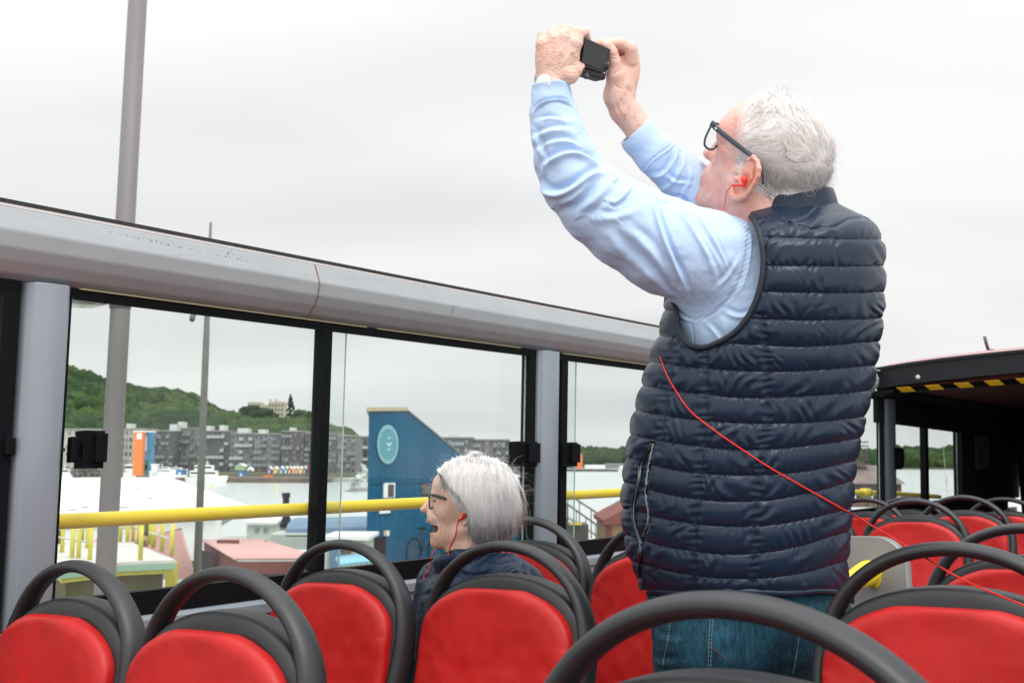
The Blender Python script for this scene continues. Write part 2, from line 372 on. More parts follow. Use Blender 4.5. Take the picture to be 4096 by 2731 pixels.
# scuffs, stains on the rail and the pillars: thin dried dirt smears
M_dirt = mat('dried_dirt', S(84, 76, 72), .9, var=(200, .5, None))
rng = np.random.default_rng(3); b = MBld()
def onrail(u, X):                               # u 0 top .. 1 ridge .. 2 bottom, on the facets of the rail
    q = np.array([(-.0366, .547), (-.0568, .500), (-.0528, .468)]); i = min(int(u), 1); p_ = q[i]*(1-(u-i))+q[i+1]*(u-i); return (X, p_[0]-.0008, p_[1])
def smear(X, u, lx, lu, n=1):
    for _ in range(n):
        k = 7; a = np.sort(rng.uniform(0, 2*pi, k)); r_ = rng.uniform(.4, 1, k)
        P = wallT([onrail(min(max(u+lu*ri*sin(ai), 0.02), 1.95), X+lx*ri*cos(ai)) for ai, ri in zip(a, r_)]); b.add(P, [tuple(range(k))])
for i in range(34): X = 1.205+i*.0105+rng.uniform(-.004, .004); smear(X, .30+(X-1.2)*.55+rng.uniform(-.03, .03), rng.uniform(.001, .004), rng.uniform(.01, .035))
for i in range(80): smear(rng.uniform(.9, 3.4), rng.uniform(.1, 1.9)**1, rng.uniform(.0006, .002), rng.uniform(.008, .02))
for i in range(12): smear(2.275+.002*i*rng.uniform(-.5, .5), 1.05+.07*i, rng.uniform(.0015, .005), rng.uniform(.03, .06))
for i in range(5): smear(2.36+rng.uniform(-.02, .02), 1.2+.1*i, .003, .03)
for i in range(6): smear(1.52+rng.uniform(-.03, .03), .12+rng.uniform(0, .25), rng.uniform(.002, .006), rng.uniform(.02, .05))
b.build('dirt_marks', M_dirt, bus)['kind'] = 'stuff'
# pillars
def pillar(x0, x1, m, z0=-.262, z1=.413):
    sweepP = []
    prof = [(x0, .03), (x0, -.012), (x0+.010, -.026), (x0+.030, -.034), (x1-.008, -.034), (x1-.001, -.028), (x1, .03)]
    V = []
    for z in (z0, z1):
        for x, t_ in prof: V.append((x, t_, z))
    k = len(prof); F = [(j, (j+1) % k, k+(j+1) % k, k+j) for j in range(k)]+[tuple(range(k-1, -1, -1)), tuple(range(k, 2*k))]
    o = mesh('pillar', wallT(V), F, m, bus, True); q = o.modifiers.new('bevel', 'BEVEL'); q.width = .003; q.segments = 3; q.limit_method = 'ANGLE'
for a, c, m in ((-.62, -.52, M_pill), (1.046, 1.130, M_pill), (2.752, 2.850, M_pill), (4.45, 4.55, M_pill), (6.14, 6.27, M_side), (7.80, 7.95, M_dark)): pillar(a, c, m)
# windows: black frame, sliding panes, divider
def window(x0, x1, divs, panes, m=M_blk):
    f = MBld(); wbox(f, x0, x1, -.006, .028, .399, .4145); wbox(f, x0, x1, -.006, .028, -.2625, -.213)
    wbox(f, x0, x0+.016, -.006, .028, -.213, .399); wbox(f, x1-.034, x1, -.006, .028, -.213, .399)
    wbox(f, x0+.017, x1-.035, -.0085, -.0062, .3905, .3985)
    fr = f.build('window', m, bus, bevel=.0015)
    for a, c in divs:
        d = MBld(); V = []
        wbox(d, a, c, -.008, .03, -.212, .3985); d.build('divider', m, fr, bevel=.002)
    for a, c, t_ in panes:
        g = MBld(); wbox(g, a, c, t_, t_+.004, -.2125, .3985); g.build('pane', M_glass, fr)
        e_ = MBld(); wbox(e_, c, c+.0016, t_-.0002, t_+.0042, -.2125, .3985); e_.build('pane_edge', M_edge, fr)
    return fr
window(-.51, 1.040, [], [(-.49, 1.004, .012)])
window(1.131, 2.751, [(1.832, 1.862)], [(1.148, 1.936, .020), (1.866, 2.715, .010)])
window(2.851, 4.449, [(2.893, 2.932)], [(2.868, 3.02, .020), (2.934, 4.412, .010)])
window(4.551, 6.139, [(5.2, 5.23)], [(4.57, 5.3, .020), (5.232, 6.1, .010)])
window(6.272, 7.79, [(6.925, 6.985)], [(6.29, 7.05, .020), (6.987, 7.70, .010)])
# hatch latches on the glass
def latch(x0, x1, z0, z1, brx=None):
    l_ = MBld(); wbox(l_, x0, x1, -.038, -.004, z0, z1); m_ = x0+(x1-x0)*.45; wbox(l_, m_, x1, -.050, -.0385, z0+.012, z1-.006)
    for k in range(3): wbox(l_, x0+.006+.012*k, x0+.011+.012*k, -.0405, -.0385, z0+.01, z1-.01)
    o = l_.build('window_latch', M_blk, bus, bevel=.004)
    if brx:
        br = MBld(); zc = (z0+z1)/2; wbox(br, brx[0], brx[1], -.030, -.010, zc-.026, zc+.026); wbox(br, brx[1], x0+.004, -.024, -.016, zc-.014, zc+.014)
        br.build('latch_bracket', M_blk, o, bevel=.004)
        sc_ = MBld(); xs = brx[0]-.006 if brx[0] > brx[1] else brx[0]-.008
        sc_.tube([wallT([(xs, -.014, zc)])[0], wallT([(xs, -.006, zc)])[0]], .004, 8); sc_.build('screw', M_gasket, o)
def lp(x): return x*1.7415
xa, z1 = wxz(lp(171), lp(990)); xb, z0 = wxz(lp(214), lp(1076)); latch(xa, xb, z0, z1, (1.150, 1.166))
xa, z1 = wxz(lp(1166), lp(1014)); xb, z0 = wxz(lp(1212), lp(1071)); latch(xa, xb, z0, z1)
l2 = MBld(); xc, zc = wxz(lp(1214), lp(1042)); wbox(l2, xc+.004, xc+.034, -.022, -.006, zc-.028, zc+.028); l2.build('latch_bracket', M_blk, bus, bevel=.003)
xa, z1 = wxz(lp(1271), lp(1016)); xb, z0 = wxz(lp(1305), lp(1071)); latch(xa, xb, z0, z1)
xa, z1 = wxz(lp(2040), lp(1028)); xb, z0 = wxz(lp(2058), lp(1078)); latch(xa, xb, z0, z1)
xa, z1 = wxz(lp(4), lp(1005)); xb, z0 = wxz(lp(24), lp(1046)); l2 = MBld(); wbox(l2, xa, xb, -.02, -.008, z0, z1); l2.build('latch_bracket', M_blk, bus, bevel=.003)
# yellow handrail outside the glass
P = wallT([(x, .050, -.0585) for x in (-1.5, .5, 1.2, 2, 3, 4, 4.6)]); V, F = tube(P, .0168*SB, 20); mesh('handrail', V, F, M_yel, bus)
P = wallT([(5.0, .05, -.107), (5.4, .05, -.113), (5.9, .05, -.126), (6.1, .05, -.135), (6.5, .05, -.150), (6.95, .05, -.172), (7.4, .05, -.195)]); V, F = tube(spl(P, 30), .0165*SB, 14); mesh('handrail', V, F, M_yel, bus)
P = wallT([(5.93, .05, -.128), (6.03, .05, -.131)]); V, F = tube(P, .027*SB, 12); mesh('rail_clamp', V, F, M_yel, bus)
# covered section
XR = 6.02
b = MBld()
# crown of the roof: cross sections
def crown(Yv): q = (np.asarray(Yv)-.7)/1.3; return .030*(1-q**4)
ys = np.linspace(-.62, 2.005, 15); V = []
for x, dz in ((XR+.05, -.0), (XR+.30, .050), (XR+1.0, .080), (9.4, .080)):
    for y in ys: V.append((x, y, .568+crown(y)+dz))
for y in ys: V.append((9.4, y, .50))
for y in ys: V.append((XR+.05, y, .50))
V = BPW(V); n_ = len(ys); F = []
for i in range(6):
    j = (i+1) % 6
    for k in range(n_-1): F.append((i*n_+k, i*n_+k+1, j*n_+k+1, j*n_+k))
roof = mesh('roof', V, F, M_redroof, bus, 'angle')
b = MBld()
for k in range(14):
    y0, y1 = ys[k], ys[k+1]
    for (za, zb, xo) in ((.452, .556, 0), (.556, .572, -.014)):
        c0, c1 = float(crown(y0)), float(crown(y1)); z = [za-.0, zb-.0]
        Vv = [(XR+xo, y0, z[0]+c0), (XR+.048, y0, z[0]+c0), (XR+xo, y1, z[0]+c1), (XR+.048, y1, z[0]+c1), (XR+xo, y0, z[1]+c0), (XR+.048, y0, z[1]+c0), (XR+xo, y1, z[1]+c1), (XR+.048, y1, z[1]+c1)]
        b.add(BPW(Vv), [(0, 2, 3, 1), (4, 5, 7, 6), (0, 1, 5, 4), (2, 6, 7, 3), (0, 4, 6, 2), (1, 3, 7, 5)])
b.build('roof_fascia', mat('fascia', (.008, .010, .013), .5, spec=.3), roof)
b = MBld().box((XR+.06, -.62, .445), (9.4, 2.0, .497), BPW); ce = b.build('ceiling', mat('ceiling_fabric', (.10, .012, .010), .8, var=(60, .9, None)), roof)
b = MBld(); b.prism(BPW([(XR, 2.0, .4515), (XR+.034, 2.0, .4275), (XR+.16, 2.0, .4275), (XR+.16, 2.0, .4440), (XR+.05, 2.0, .4515)]), (0, 0, 0), BPW([0, -.62, 0])-BPW([0, 2.0, 0])); b.build('hazard_strip', M_blk, roof)
for k in range(16):
    y0 = 1.885-k*.155
    V = BPW([(XR-.004, y0, .4500), (XR-.004, y0-.072, .4500), (XR+.030, y0-.092, .4260), (XR+.030, y0-.02, .4260), (XR-.006, y0, .4485), (XR-.006, y0-.072, .4485), (XR+.028, y0-.092, .4245), (XR+.028, y0-.02, .4245)])
    mesh('hazard_mark', V, [(0, 1, 2, 3), (7, 6, 5, 4), (0, 4, 5, 1), (1, 5, 6, 2), (2, 6, 7, 3), (3, 7, 4, 0)], mat('hazard_yellow', (.85, .48, .01), .6) if k == 0 else bpy.data.materials['hazard_yellow'], roof, False)
V, F = tube(BPW([(XR+.001, 1.765, .500), (XR-.004, 1.765, .500)]), .0125, 10); mesh('rivet', V, F, M_lip, roof)
# dark lining above and round the covered windows, end wall
sweepX('window_cove', [(.06, .416), (.0, .416), (-.05, .36), (-.05, .355), (-.058, .30), (-.064, .30), (-.11, .40), (-.11, .443), (.06, .443)][:2]+[(-.03, .40), (-.10, .43), (-.10, .443), (.06, .443)], XR+.002, 9.35, M_dark, bus)
V = [(6.0, -.009, .398), (7.71, -.009, .398), (7.71, -.009, .235), (6.27, -.009, .262), (6.0, -.009, .262)]
Pf = wallT(V); Pb = wallT([(a, .008, c) for a, _, c in V]); k = len(V)
mesh('window_valance', np.concatenate([Pf, Pb]), [tuple(range(k)), tuple(range(2*k-1, k-1, -1))]+[(i, (i+1) % k, k+(i+1) % k, k+i) for i in range(k)], M_dark, bus, False)
b = MBld(); wbox(b, 7.72, 9.4, -.02, .04, -.26, .44); b.build('side_lining', M_dark, bus)
b = MBld(); wbox(b, 8.05, 8.42, -.030, -.0205, -.02, .22); b.build('lining_panel', mat('lining_grey', (.035, .037, .045), .6), bus, bevel=.03)
b = MBld().box((9.3, -.62, -1.18), (9.4, 2.0, .443), BPW); b.build('end_wall', M_dark, bus)
b = MBld().box((XR, -.70, -.30), (9.4, -.63, .56), BPW); b.build('far_side_wall', M_dark, bus)
b = MBld().box((7.6, .2, -1.18), (7.66, 1.15, .30), BPW); b.build('partition', M_dark, bus, bevel=.02)
for k in range(5):
    y = 1.2-k*.20; V, F = tube(BPW([(7.2, y, -.20), (7.3, y-.10, -.10)]), .012, 8); mesh('guard_bar', V, F, M_side, bus)
# antenna on the roof
V, F = tube(D([3955, 3944, 3938], [1405, 1370, 1345], [7.4, 7.4, 7.4]), .012, 8); mesh('aerial', V, F, M_side, bus)
V, F = tube(D([3950, 3975], [1406, 1406], [7.4, 7.4]), .018, 8); mesh('aerial_base', V, F, M_dark, bus)
# grey moulded stair panel with yellow grab handle
def panelmesh(name, y0, y1, z0, z1, x0, th_, r, m, par, n=8):
    P = []
    for cy, cz, a0 in ((y0+r, z1-r, 90), (y0+r, z0+r, 180), (y1-r, z0+r, 270), (y1-r, z1-r, 0)):
        for k in range(n+1):
            a = radians(a0+90*k/n); P.append((cy+r*cos(a), cz+r*sin(a)))
    V = [(x0, y, z) for y, z in P]+[(x0+th_, y, z) for y, z in P]; k = len(P)
    F = [tuple(range(k)), tuple(range(2*k-1, k-1, -1))]+[(i, (i+1) % k, k+(i+1) % k, k+i) for i in range(k)]
    o = mesh(name, BP(V), F, m, par, 'angle'); q = o.modifiers.new('bevel', 'BEVEL'); q.width = .012; q.segments = 4; q.limit_method = 'ANGLE'; q.angle_limit = radians(50); return o
sp = panelmesh('stair_panel', .985, 1.46, -1.15, -.205, 3.06, .05, .07, M_panel, bus)
A_ = D(3380, 2338, 2.70); B_ = D(3478, 2288, 2.80)
V, F = tube(spl([A_, (A_+B_)/2, B_, D(3500, 2290, 2.84)], 12), [.026, .026, .027, .028, .030, .032, .033, .033, .030, .026, .022, .016], 16); gh = mesh('grab_handle', V, F, M_yel2, sp)
V, F = tube([D(3494, 2296, 2.82), D(3506, 2300, 2.90)], [(.018, .036), (.020, .040)], 16, up=UW); mesh('handle_flange', V, F, M_yel2, gh)
V, F = tube([D(3503, 2318, 2.815), D(3503, 2318, 2.83)], .007, 10); mesh('screw', V, F, M_panel, gh)
# ------------------------------------------------------------------ seats
def seat_parts():
    n = 61; a = np.linspace(-pi/2, pi/2, n)
    y = .2125*np.sin(a); z = -.0135-.215*(1-np.abs(np.cos(a))**.86)
    P = np.stack([np.zeros(n), y, z], 1)
    leg = np.array([[-.022, .2115, -.262], [-.034, .209, -.300], [-.046, .206, -.338]])
    P = np.concatenate([leg[::-1]*[1, -1, 1], P, leg]); k = len(P)
    s_ = np.abs(P[:, 1])/.2125; dn = np.clip((-.08-P[:, 2])/.20, 0, 1)
    rr = np.stack([.0118+.0012*s_**3+.0045*dn, .0205+.002*s_**2+.010*dn], 1)
    P[3:-3, 0] += -.016*np.clip((-.10-P[3:-3, 2])/.13, 0, 1)**1.5; P[:, 1] *= 1-.012*dn
    V, F = tube(spl(P, 110), np.stack([np.interp(np.linspace(0, k-1, 110), np.arange(k), rr[:, j]) for j in range(2)], 1), 22, up=(1, 0, 0))
    yield 'grab_handle', V, F, M_handle
    LEAN = .33
    xf = lambda zz_: np.interp(np.asarray(zz_, float), [-.80, -.66, -.55, -.45, -.35, -.30, -.25, -.16, -.086, 0], [-.16, -.152, -.138, -.112, -.078, -.062, -.050, -.036, -.028, -.026])
    def outl(y_, z_, w_, zc, h, nn=2.1):
        up_ = np.maximum(z_-zc, 0)/h; r_ = (np.abs(y_)/w_)**nn+up_**nn; r_ = np.maximum(r_, 1e-6)**(1/nn)
        return (r_-1)*np.where(z_ > zc, h, w_)*np.where(z_ > zc, 1, 1)*.9
    def slab(w_, zc, h, zb, r, xc, t_, bulge=0.):
        def fn(x, y_, z_):
            d2 = np.maximum(outl(y_, z_, w_, zc, h), zb-z_); xx = x-xc(z_)+bulge*np.clip(1-(np.abs(y_)/w_)**2.2, 0, 1)*np.clip((z_-zb)/.1, 0, 1)
            dx = np.abs(xx)-t_; a_, b_ = d2+r, dx+r
            return np.sqrt(np.maximum(a_, 0)**2+np.maximum(b_, 0)**2)+np.minimum(np.maximum(a_, b_), 0)-r
        return fn
    s = SDF((-.30, -.24, -.66), (.06, .24, -.06), .004)
    s.put((-.30, -.24, -.66), (.06, .24, -.06), slab(.205, -.190, .119, -.64, .018, lambda z_: xf(z_)+.036, .034))
    for g in (1, -1): s.cap((-.010, g*.198, -.165), (-.040, g*.198, -.325), .011, .019, .025)
    V, F = s.out(2); yield 'shell', V, F, M_shell
    s = SDF((-.34, -.225, -.66), (-.02, .21, -.10), .0035)
    s.put((-.34, -.21, -.66), (-.02, .21, -.11), slab(.198, -.208, .116, -.655, .015, lambda z_: xf(z_)-.004, .020, .010))
    V, F = s.out(2); V[:, 0] += .0022*vnoise(V[:, 1:]*[18, 14], 4)+.0012*vnoise(V[:, 1:]*[40, 30], 9); yield 'backrest_pad', V, F, M_red
    for sg in (1, -1):
        Pz = np.array([[xf(z_)+.040, sg*(.203-.02*max(0, (-.42-z_)/.2)), z_] for z_ in (-.336, -.40, -.46, -.53, -.60, -.66)])
        V, F = tube(Pz, [(.017, .042)]*6, 14, up=(1, 0, 0)); yield 'side_frame', V, F, M_side
    s = SDF((-.64, -.24, -.78), (-.08, .24, -.58), .008)
    def cu(x, y_, z_):
        a_ = np.abs(x+.36)-.235; b_ = np.abs(y_)-.195; c_ = np.abs(z_+.675)-.03; r = .03
        return np.sqrt(np.maximum(a_, 0)**2+np.maximum(b_, 0)**2+np.maximum(c_, 0)**2)-r
    s.put((-.63, -.23, -.77), (-.09, .23, -.60), cu); V, F = s.out(1); yield 'cushion', V, F, M_red
    bb = MBld().box((-.56, -.19, -.75), (-.12, .19, -.706)).box((-.42, -.05, -1.062), (-.28, .05, -.75)); yield 'seat_base', np.concatenate(bb.V), bb.F, M_shell
SP = list(seat_parts()); proto = []
for nm, V, F, m in SP:
    o = mesh(nm, V*SB, F, m, None, nm != 'seat_base'); proto.append(o)
seats = [
 (1.100, 1.885, -.1235, 'red bus seat beside the window in the nearest pair, leftmost seat of the photo'),
 (1.090, 1.420, -.1225, 'red bus seat in the lower left, aisle side of the nearest pair'),
 (1.745, 1.850, -.1245, 'red bus seat below the window divider, in front of the seated woman to her left'),
 (1.800, 1.410, -.1260, 'red bus seat whose black arch crosses the chest of the seated woman'),
 (0.842, 0.422, -.0975, 'largest bus seat at the bottom, grey arch crossing the jeans of the standing man'),
 (1.745, 0.485, -.1130, 'big red bus seat at the lower right edge, arch touching the vest hem'),
 (2.505, 1.880, -.1050, 'red bus seat behind the seated woman, only its arch and upper corner showing'),
 (2.500, 1.425, -.1120, 'red bus seat left of the standing man, mostly hidden by his vest'),
 (2.540, 0.545, -.1240, 'red bus seat at the right edge, one row beyond the big lower right seat'),
 (4.600, 1.410, -.1240, 'red bus seat beyond the grey panel with the yellow handle'),
 (4.600, 1.880, -.1270, 'far window-side bus seat just peeking out right of the navy vest'),
 (5.250, 1.385, -.1290, 'far red bus seat with arch in front of the dark covered section'),
 (5.200, 1.830, -.1330, 'far window-side bus seat under the dark pillar of the covered section'),
 (5.920, 1.360, -.1590, 'farthest aisle-side bus seat, at the right edge in the dark covered section'),
 (5.900, 1.840, -.1500, 'farthest window-side bus seat, black arch seen through other arches'),
]
RM = Matrix([list(map(float, r)) for r in MB]).to_euler()
for i, (X, Yy, Z, lab) in enumerate(seats):
    root = thing('bus_seat', lab, 'bus seat', BP([X, Yy, Z]), 'red and black seats on the bus deck'); root.rotation_euler = RM
    for o in proto:
        c = o if i == 0 else o.copy()
        if i: sc.collection.objects.link(c)
        c.parent = root
# ------------------------------------------------------------------ the setting: water, quays, hills
def struct(o, kind='structure'): o['kind'] = kind; return o
M_water = bpy.data.materials.new('fjord_water'); M_water.use_nodes = True
t_ = M_water.node_tree; b_ = t_.nodes['Principled BSDF']; b_.inputs['Base Color'].default_value = (.50, .55, .55, 1); b_.inputs['Roughness'].default_value = .22; b_.inputs['IOR'].default_value = 1.33; b_.inputs['Specular IOR Level'].default_value = .8
tcw = t_.nodes.new('ShaderNodeTexCoord'); prev = None
for s_, st, di in ((.35, .2, .12), (2.2, .18, .02)):
    nn = t_.nodes.new('ShaderNodeTexNoise'); nn.inputs['Scale'].default_value = s_; nn.inputs['Detail'].default_value = 4; t_.links.new(tcw.outputs['Object'], nn.inputs[0])
    bb = t_.nodes.new('ShaderNodeBump'); bb.inputs['Strength'].default_value = st; bb.inputs['Distance'].default_value = di; t_.links.new(nn.outputs['Fac'], bb.inputs['Height'])
    if prev: t_.links.new(prev, bb.inputs['Normal'])
    prev = bb.outputs[0]
t_.links.new(prev, b_.inputs['Normal'])
mesh_ = lambda name, V, F, m, par=None, sm=False, base=None: mesh(name, V, F, m, par, sm, base)
R9 = 9000.
struct(mesh_('water', [(-R9, -R9, 0), (R9, -R9, 0), (R9, R9, 0), (-R9, R9, 0)], [(0, 1, 2, 3)], M_water))
M_quay = mat('quay_paving', (.16, .155, .15), .85, var=[(1.5, .2, None), (12, .12, None)])
M_conc = mat('concrete', (.33, .32, .30), .85, var=[(2, .15, None)])
M_wood = mat('weathered_wood', (.10, .065, .045), .85, var=[(5, .4, (1, 1, .2))])
GZ = 1.75
b = MBld().box((-30, -25, -.5), (14, 17.2, GZ)); struct(b.build('ground', M_quay))
b = MBld().box((-6.6, 10.8, GZ), (-1.5, 12.4, GZ+.12)); struct(b.build('pavement', mat('pale_paving', (.36, .35, .34), .9, var=(3, .1, None))))
b = MBld().box((-30, 17.21, GZ-.05), (14, 17.5, GZ+.16)); struct(b.build('kerb', M_conc))
# far shores
M_shore = mat('shore_ground', (.11, .12, .07), .95, var=(.02, .3, None))
def shore(x0p, x1p, y, d, h=1.2):
    a = Y(x0p, 1900, y); c = Y(x1p, 1900, y)
    return MBld().box((a[0], y, -1), (c[0], y+d, h))
struct(shore(100, 1900, 330, 900, 1.9).build('far_shore', M_shore))
struct(shore(1500, 2250, 520, 900, 1.6).build('far_shore', M_shore))
struct(shore(2150, 4800, 1150, 900, 1.5).build('far_shore', M_shore))
# ---- hills as terrain under a far-off wood
def hillmesh(name, prof, y0, y1, zb, nx=80, ny=14, seed=1, m=M_shore):
    """prof: (px,py) ridge line in the photo at distance y1; the slope runs down to (y0, zb)"""
    prof = np.array(prof, float); xs = np.linspace(prof[0, 0], prof[-1, 0], nx); top = np.interp(xs, prof[:, 0], prof[:, 1]); V = []
    for j in range(ny):
        u = j/(ny-1); y = y0+(y1-y0)*u
        for i in range(nx):
            P = Y(xs[i], top[i], y1); z = zb+(P[2]-zb)*np.sin(u*pi/2)**1.1; n_ = vnoise(np.array([[i*.35, j*.8]]), seed)[0]
            V.append((P[0]*(y/y1), y, z-abs(n_)*3*(u > .05)))
    o = mesh(name, V, gridF(ny, nx), m, None, True); return struct(o), np.array(V).reshape(ny, nx, 3)
L_ = lambda a: [(x*1.7415, y*1.7415) for x, y in a]
h1, H1 = hillmesh('hill', L_([(60, 848), (148, 872), (200, 886), (240, 900), (300, 918), (350, 922), (420, 932), (470, 948), (520, 974), (560, 990), (600, 992), (650, 990), (690, 986), (745, 1003), (790, 1013), (812, 1030), (850, 1050), (960, 1058)]), 470, 980, 3, seed=2)
h2, H2 = hillmesh('hill', L_([(1260, 1046), (1320, 1048), (1400, 1048), (1470, 1050), (1700, 1050), (1960, 1054), (2035, 1050), (2060, 1042), (2110, 1044), (2160, 1049), (2210, 1044), (2300, 1040), (2600, 1036)]), 1250, 1700, 2, nx=60, seed=3)
# canopy: thousands of uneven clumps, one mass of far-off wood
def ico():
    p = (1+5**.5)/2; V = np.array([(-1, p, 0), (1, p, 0), (-1, -p, 0), (1, -p, 0), (0, -1, p), (0, 1, p), (0, -1, -p), (0, 1, -p), (p, 0, -1), (p, 0, 1), (-p, 0, -1), (-p, 0, 1)])/math.hypot(1, p)
    F = [(0, 11, 5), (0, 5, 1), (0, 1, 7), (0, 7, 10), (0, 10, 11), (1, 5, 9), (5, 11, 4), (11, 10, 2), (10, 7, 6), (7, 1, 8), (3, 9, 4), (3, 4, 2), (3, 2, 6), (3, 6, 8), (3, 8, 9), (4, 9, 5), (2, 4, 11), (6, 2, 10), (8, 6, 7), (9, 8, 1)]
    V = list(map(tuple, V)); mid = {}; F2 = []
    def m(a, b_):
        k = (min(a, b_), max(a, b_))
        if k not in mid: v = np.array(V[a])+np.array(V[b_]); V.append(tuple(v/np.linalg.norm(v))); mid[k] = len(V)-1
        return mid[k]
    for a, b_, c in F: x, y, z = m(a, b_), m(b_, c), m(c, a); F2 += [(a, x, z), (b_, y, x), (c, z, y), (x, y, z)]
    return np.array(V), np.array(F2)
IV, IF = ico()
def clumps(C, R, seed, squash=1.0):
    g = np.random.default_rng(seed); n_ = len(C); V = IV[None]*(1+g.uniform(-.28, .28, (n_, len(IV), 1)))*np.asarray(R)[:, None, None]*[1, 1, squash]+np.asarray(C)[:, None]
    F = IF[None]+np.arange(n_)[:, None, None]*len(IV); c = np.repeat(g.uniform(0, 1, n_), len(IV)); return V.reshape(-1, 3), F.reshape(-1, 3), c
M_leaf = bpy.data.materials.new('foliage'); M_leaf.use_nodes = True; t_ = M_leaf.node_tree; b_ = t_.nodes['Principled BSDF']; b_.inputs['Roughness'].default_value = .9; b_.inputs['Specular IOR Level'].default_value = .15
at = t_.nodes.new('ShaderNodeAttribute'); at.attribute_name = 'tone'; rp = t_.nodes.new('ShaderNodeValToRGB'); e = rp.color_ramp.elements; e[0].color = (.008, .019, .012, 1); e[1].color = (.062, .098, .028, 1); q = e.new(.5); q.color = (.020, .042, .017, 1)
no = t_.nodes.new('ShaderNodeTexNoise'); no.inputs['Scale'].default_value = .25; tcc = t_.nodes.new('ShaderNodeTexCoord'); t_.links.new(tcc.outputs['Object'], no.inputs[0])
mm = t_.nodes.new('ShaderNodeMath'); mm.operation = 'MULTIPLY_ADD'; mm.inputs[1].default_value = .7; t_.links.new(no.outputs['Fac'], mm.inputs[0]); m2 = t_.nodes.new('ShaderNodeMath'); m2.operation = 'MULTIPLY'; m2.inputs[1].default_value = .65; t_.links.new(at.outputs['Fac'], m2.inputs[0]); t_.links.new(m2.outputs[0], mm.inputs[2]); t_.links.new(mm.outputs[0], rp.inputs[0]); t_.links.new(rp.outputs[0], b_.inputs['Base Color'])
def wood(name, H, n, rmin, rmax, seed, label, jm=None, skip=None):
    g = np.random.default_rng(seed); ny, nx, _ = H.shape; C = []; R = []; T = []
    while len(C) < n:
        u, v = g.uniform(0, ny-1.001), g.uniform(0, nx-1.001); i, j = int(u), int(v); a, b_ = u-i, v-j
        P = (H[i, j]*(1-a)+H[i+1, j]*a)*(1-b_)+(H[i, j+1]*(1-a)+H[i+1, j+1]*a)*b_
        pa = math.sin(P[0]*.021+2)*math.cos(P[1]*.017)+.4*math.sin(P[0]*.06)
        if skip and skip(P, u/(ny-1), v/(nx-1)): continue
        r = g.uniform(rmin, rmax)*(1 if pa > -.3 else .62); C.append(P+[0, 0, r*.35]); R.append(r); T.append(np.clip(.5-.4*pa+g.uniform(-.3, .3), 0, 1))
    V, F, c = clumps(C, R, seed, 1.0); t = np.repeat(T, len(IV))*.75+c*.25
    o = mesh(name, V, F, M_leaf, None, False, attrs={'tone': t}); o['kind'] = 'stuff'; o['label'] = label; o['category'] = 'wood'; return o
meadow = lambda P, u, v: (.50 < u < .58 and v < .45 and math.sin(v*60) > .2) or (u < .07)
wood('hillside_wood', H1, 5200, 4.5, 8.5, 11, 'green wooded hillside rising behind the apartment blocks on the left', skip=meadow)
wood('far_wood', H2, 2600, 7, 12, 12, 'dark low wooded shore across the fjord on the right')
# ------------------------------------------------------------------ single trees
def tree(px, py_base, y, h, wd, seed, label, conic=False, zb=None, tone=.2):
    P = Y(px, py_base, y); root = thing('conifer' if conic else 'tree', label, 'tree', P, 'single trees on the hillside'); g = np.random.default_rng(seed)
    V, F = tube([P, P+[0, 0, h*.35], P+[0, 0, h*.8]], [h*.035, h*.025, h*.008], 7); mesh('trunk', V, F, M_wood, root)
    C = []; R = []
    for _ in range(70):
        u = g.uniform(0, 1); a = g.uniform(0, 2*pi); rr = wd*.5*((1-u)**.9 if conic else math.sin(pi*(.12+.8*u))**.7)*math.sqrt(g.uniform(.2, 1)); C.append(P+[rr*cos(a), rr*sin(a), h*(.15+.8*u)]); R.append(wd*g.uniform(.10, .2)*(.6 if conic else 1))
    V, F, c = clumps(C, R, seed); mesh('crown', V, F, M_leaf, root, False, attrs={'tone': c*.3+tone})
tree(1160, 1690, 940, 26, 11, 1, 'dark conifer standing right of the pale hilltop building', True, tone=.0)
tree(1000, 1700, 900, 15, 20, 2, 'broad dark tree in front of the pale hilltop building', tone=.05)
tree(1068, 1706, 905, 13, 18, 3, 'rounded dark tree below the right wing of the hilltop building', tone=.05)
tree(1205, 1700, 930, 12, 15, 4, 'smaller green tree on the ridge right of the conifer', tone=.3)
tree(1240, 1702, 930, 12, 14, 5, 'green tree on the ridge nearest the window divider', tone=.15)
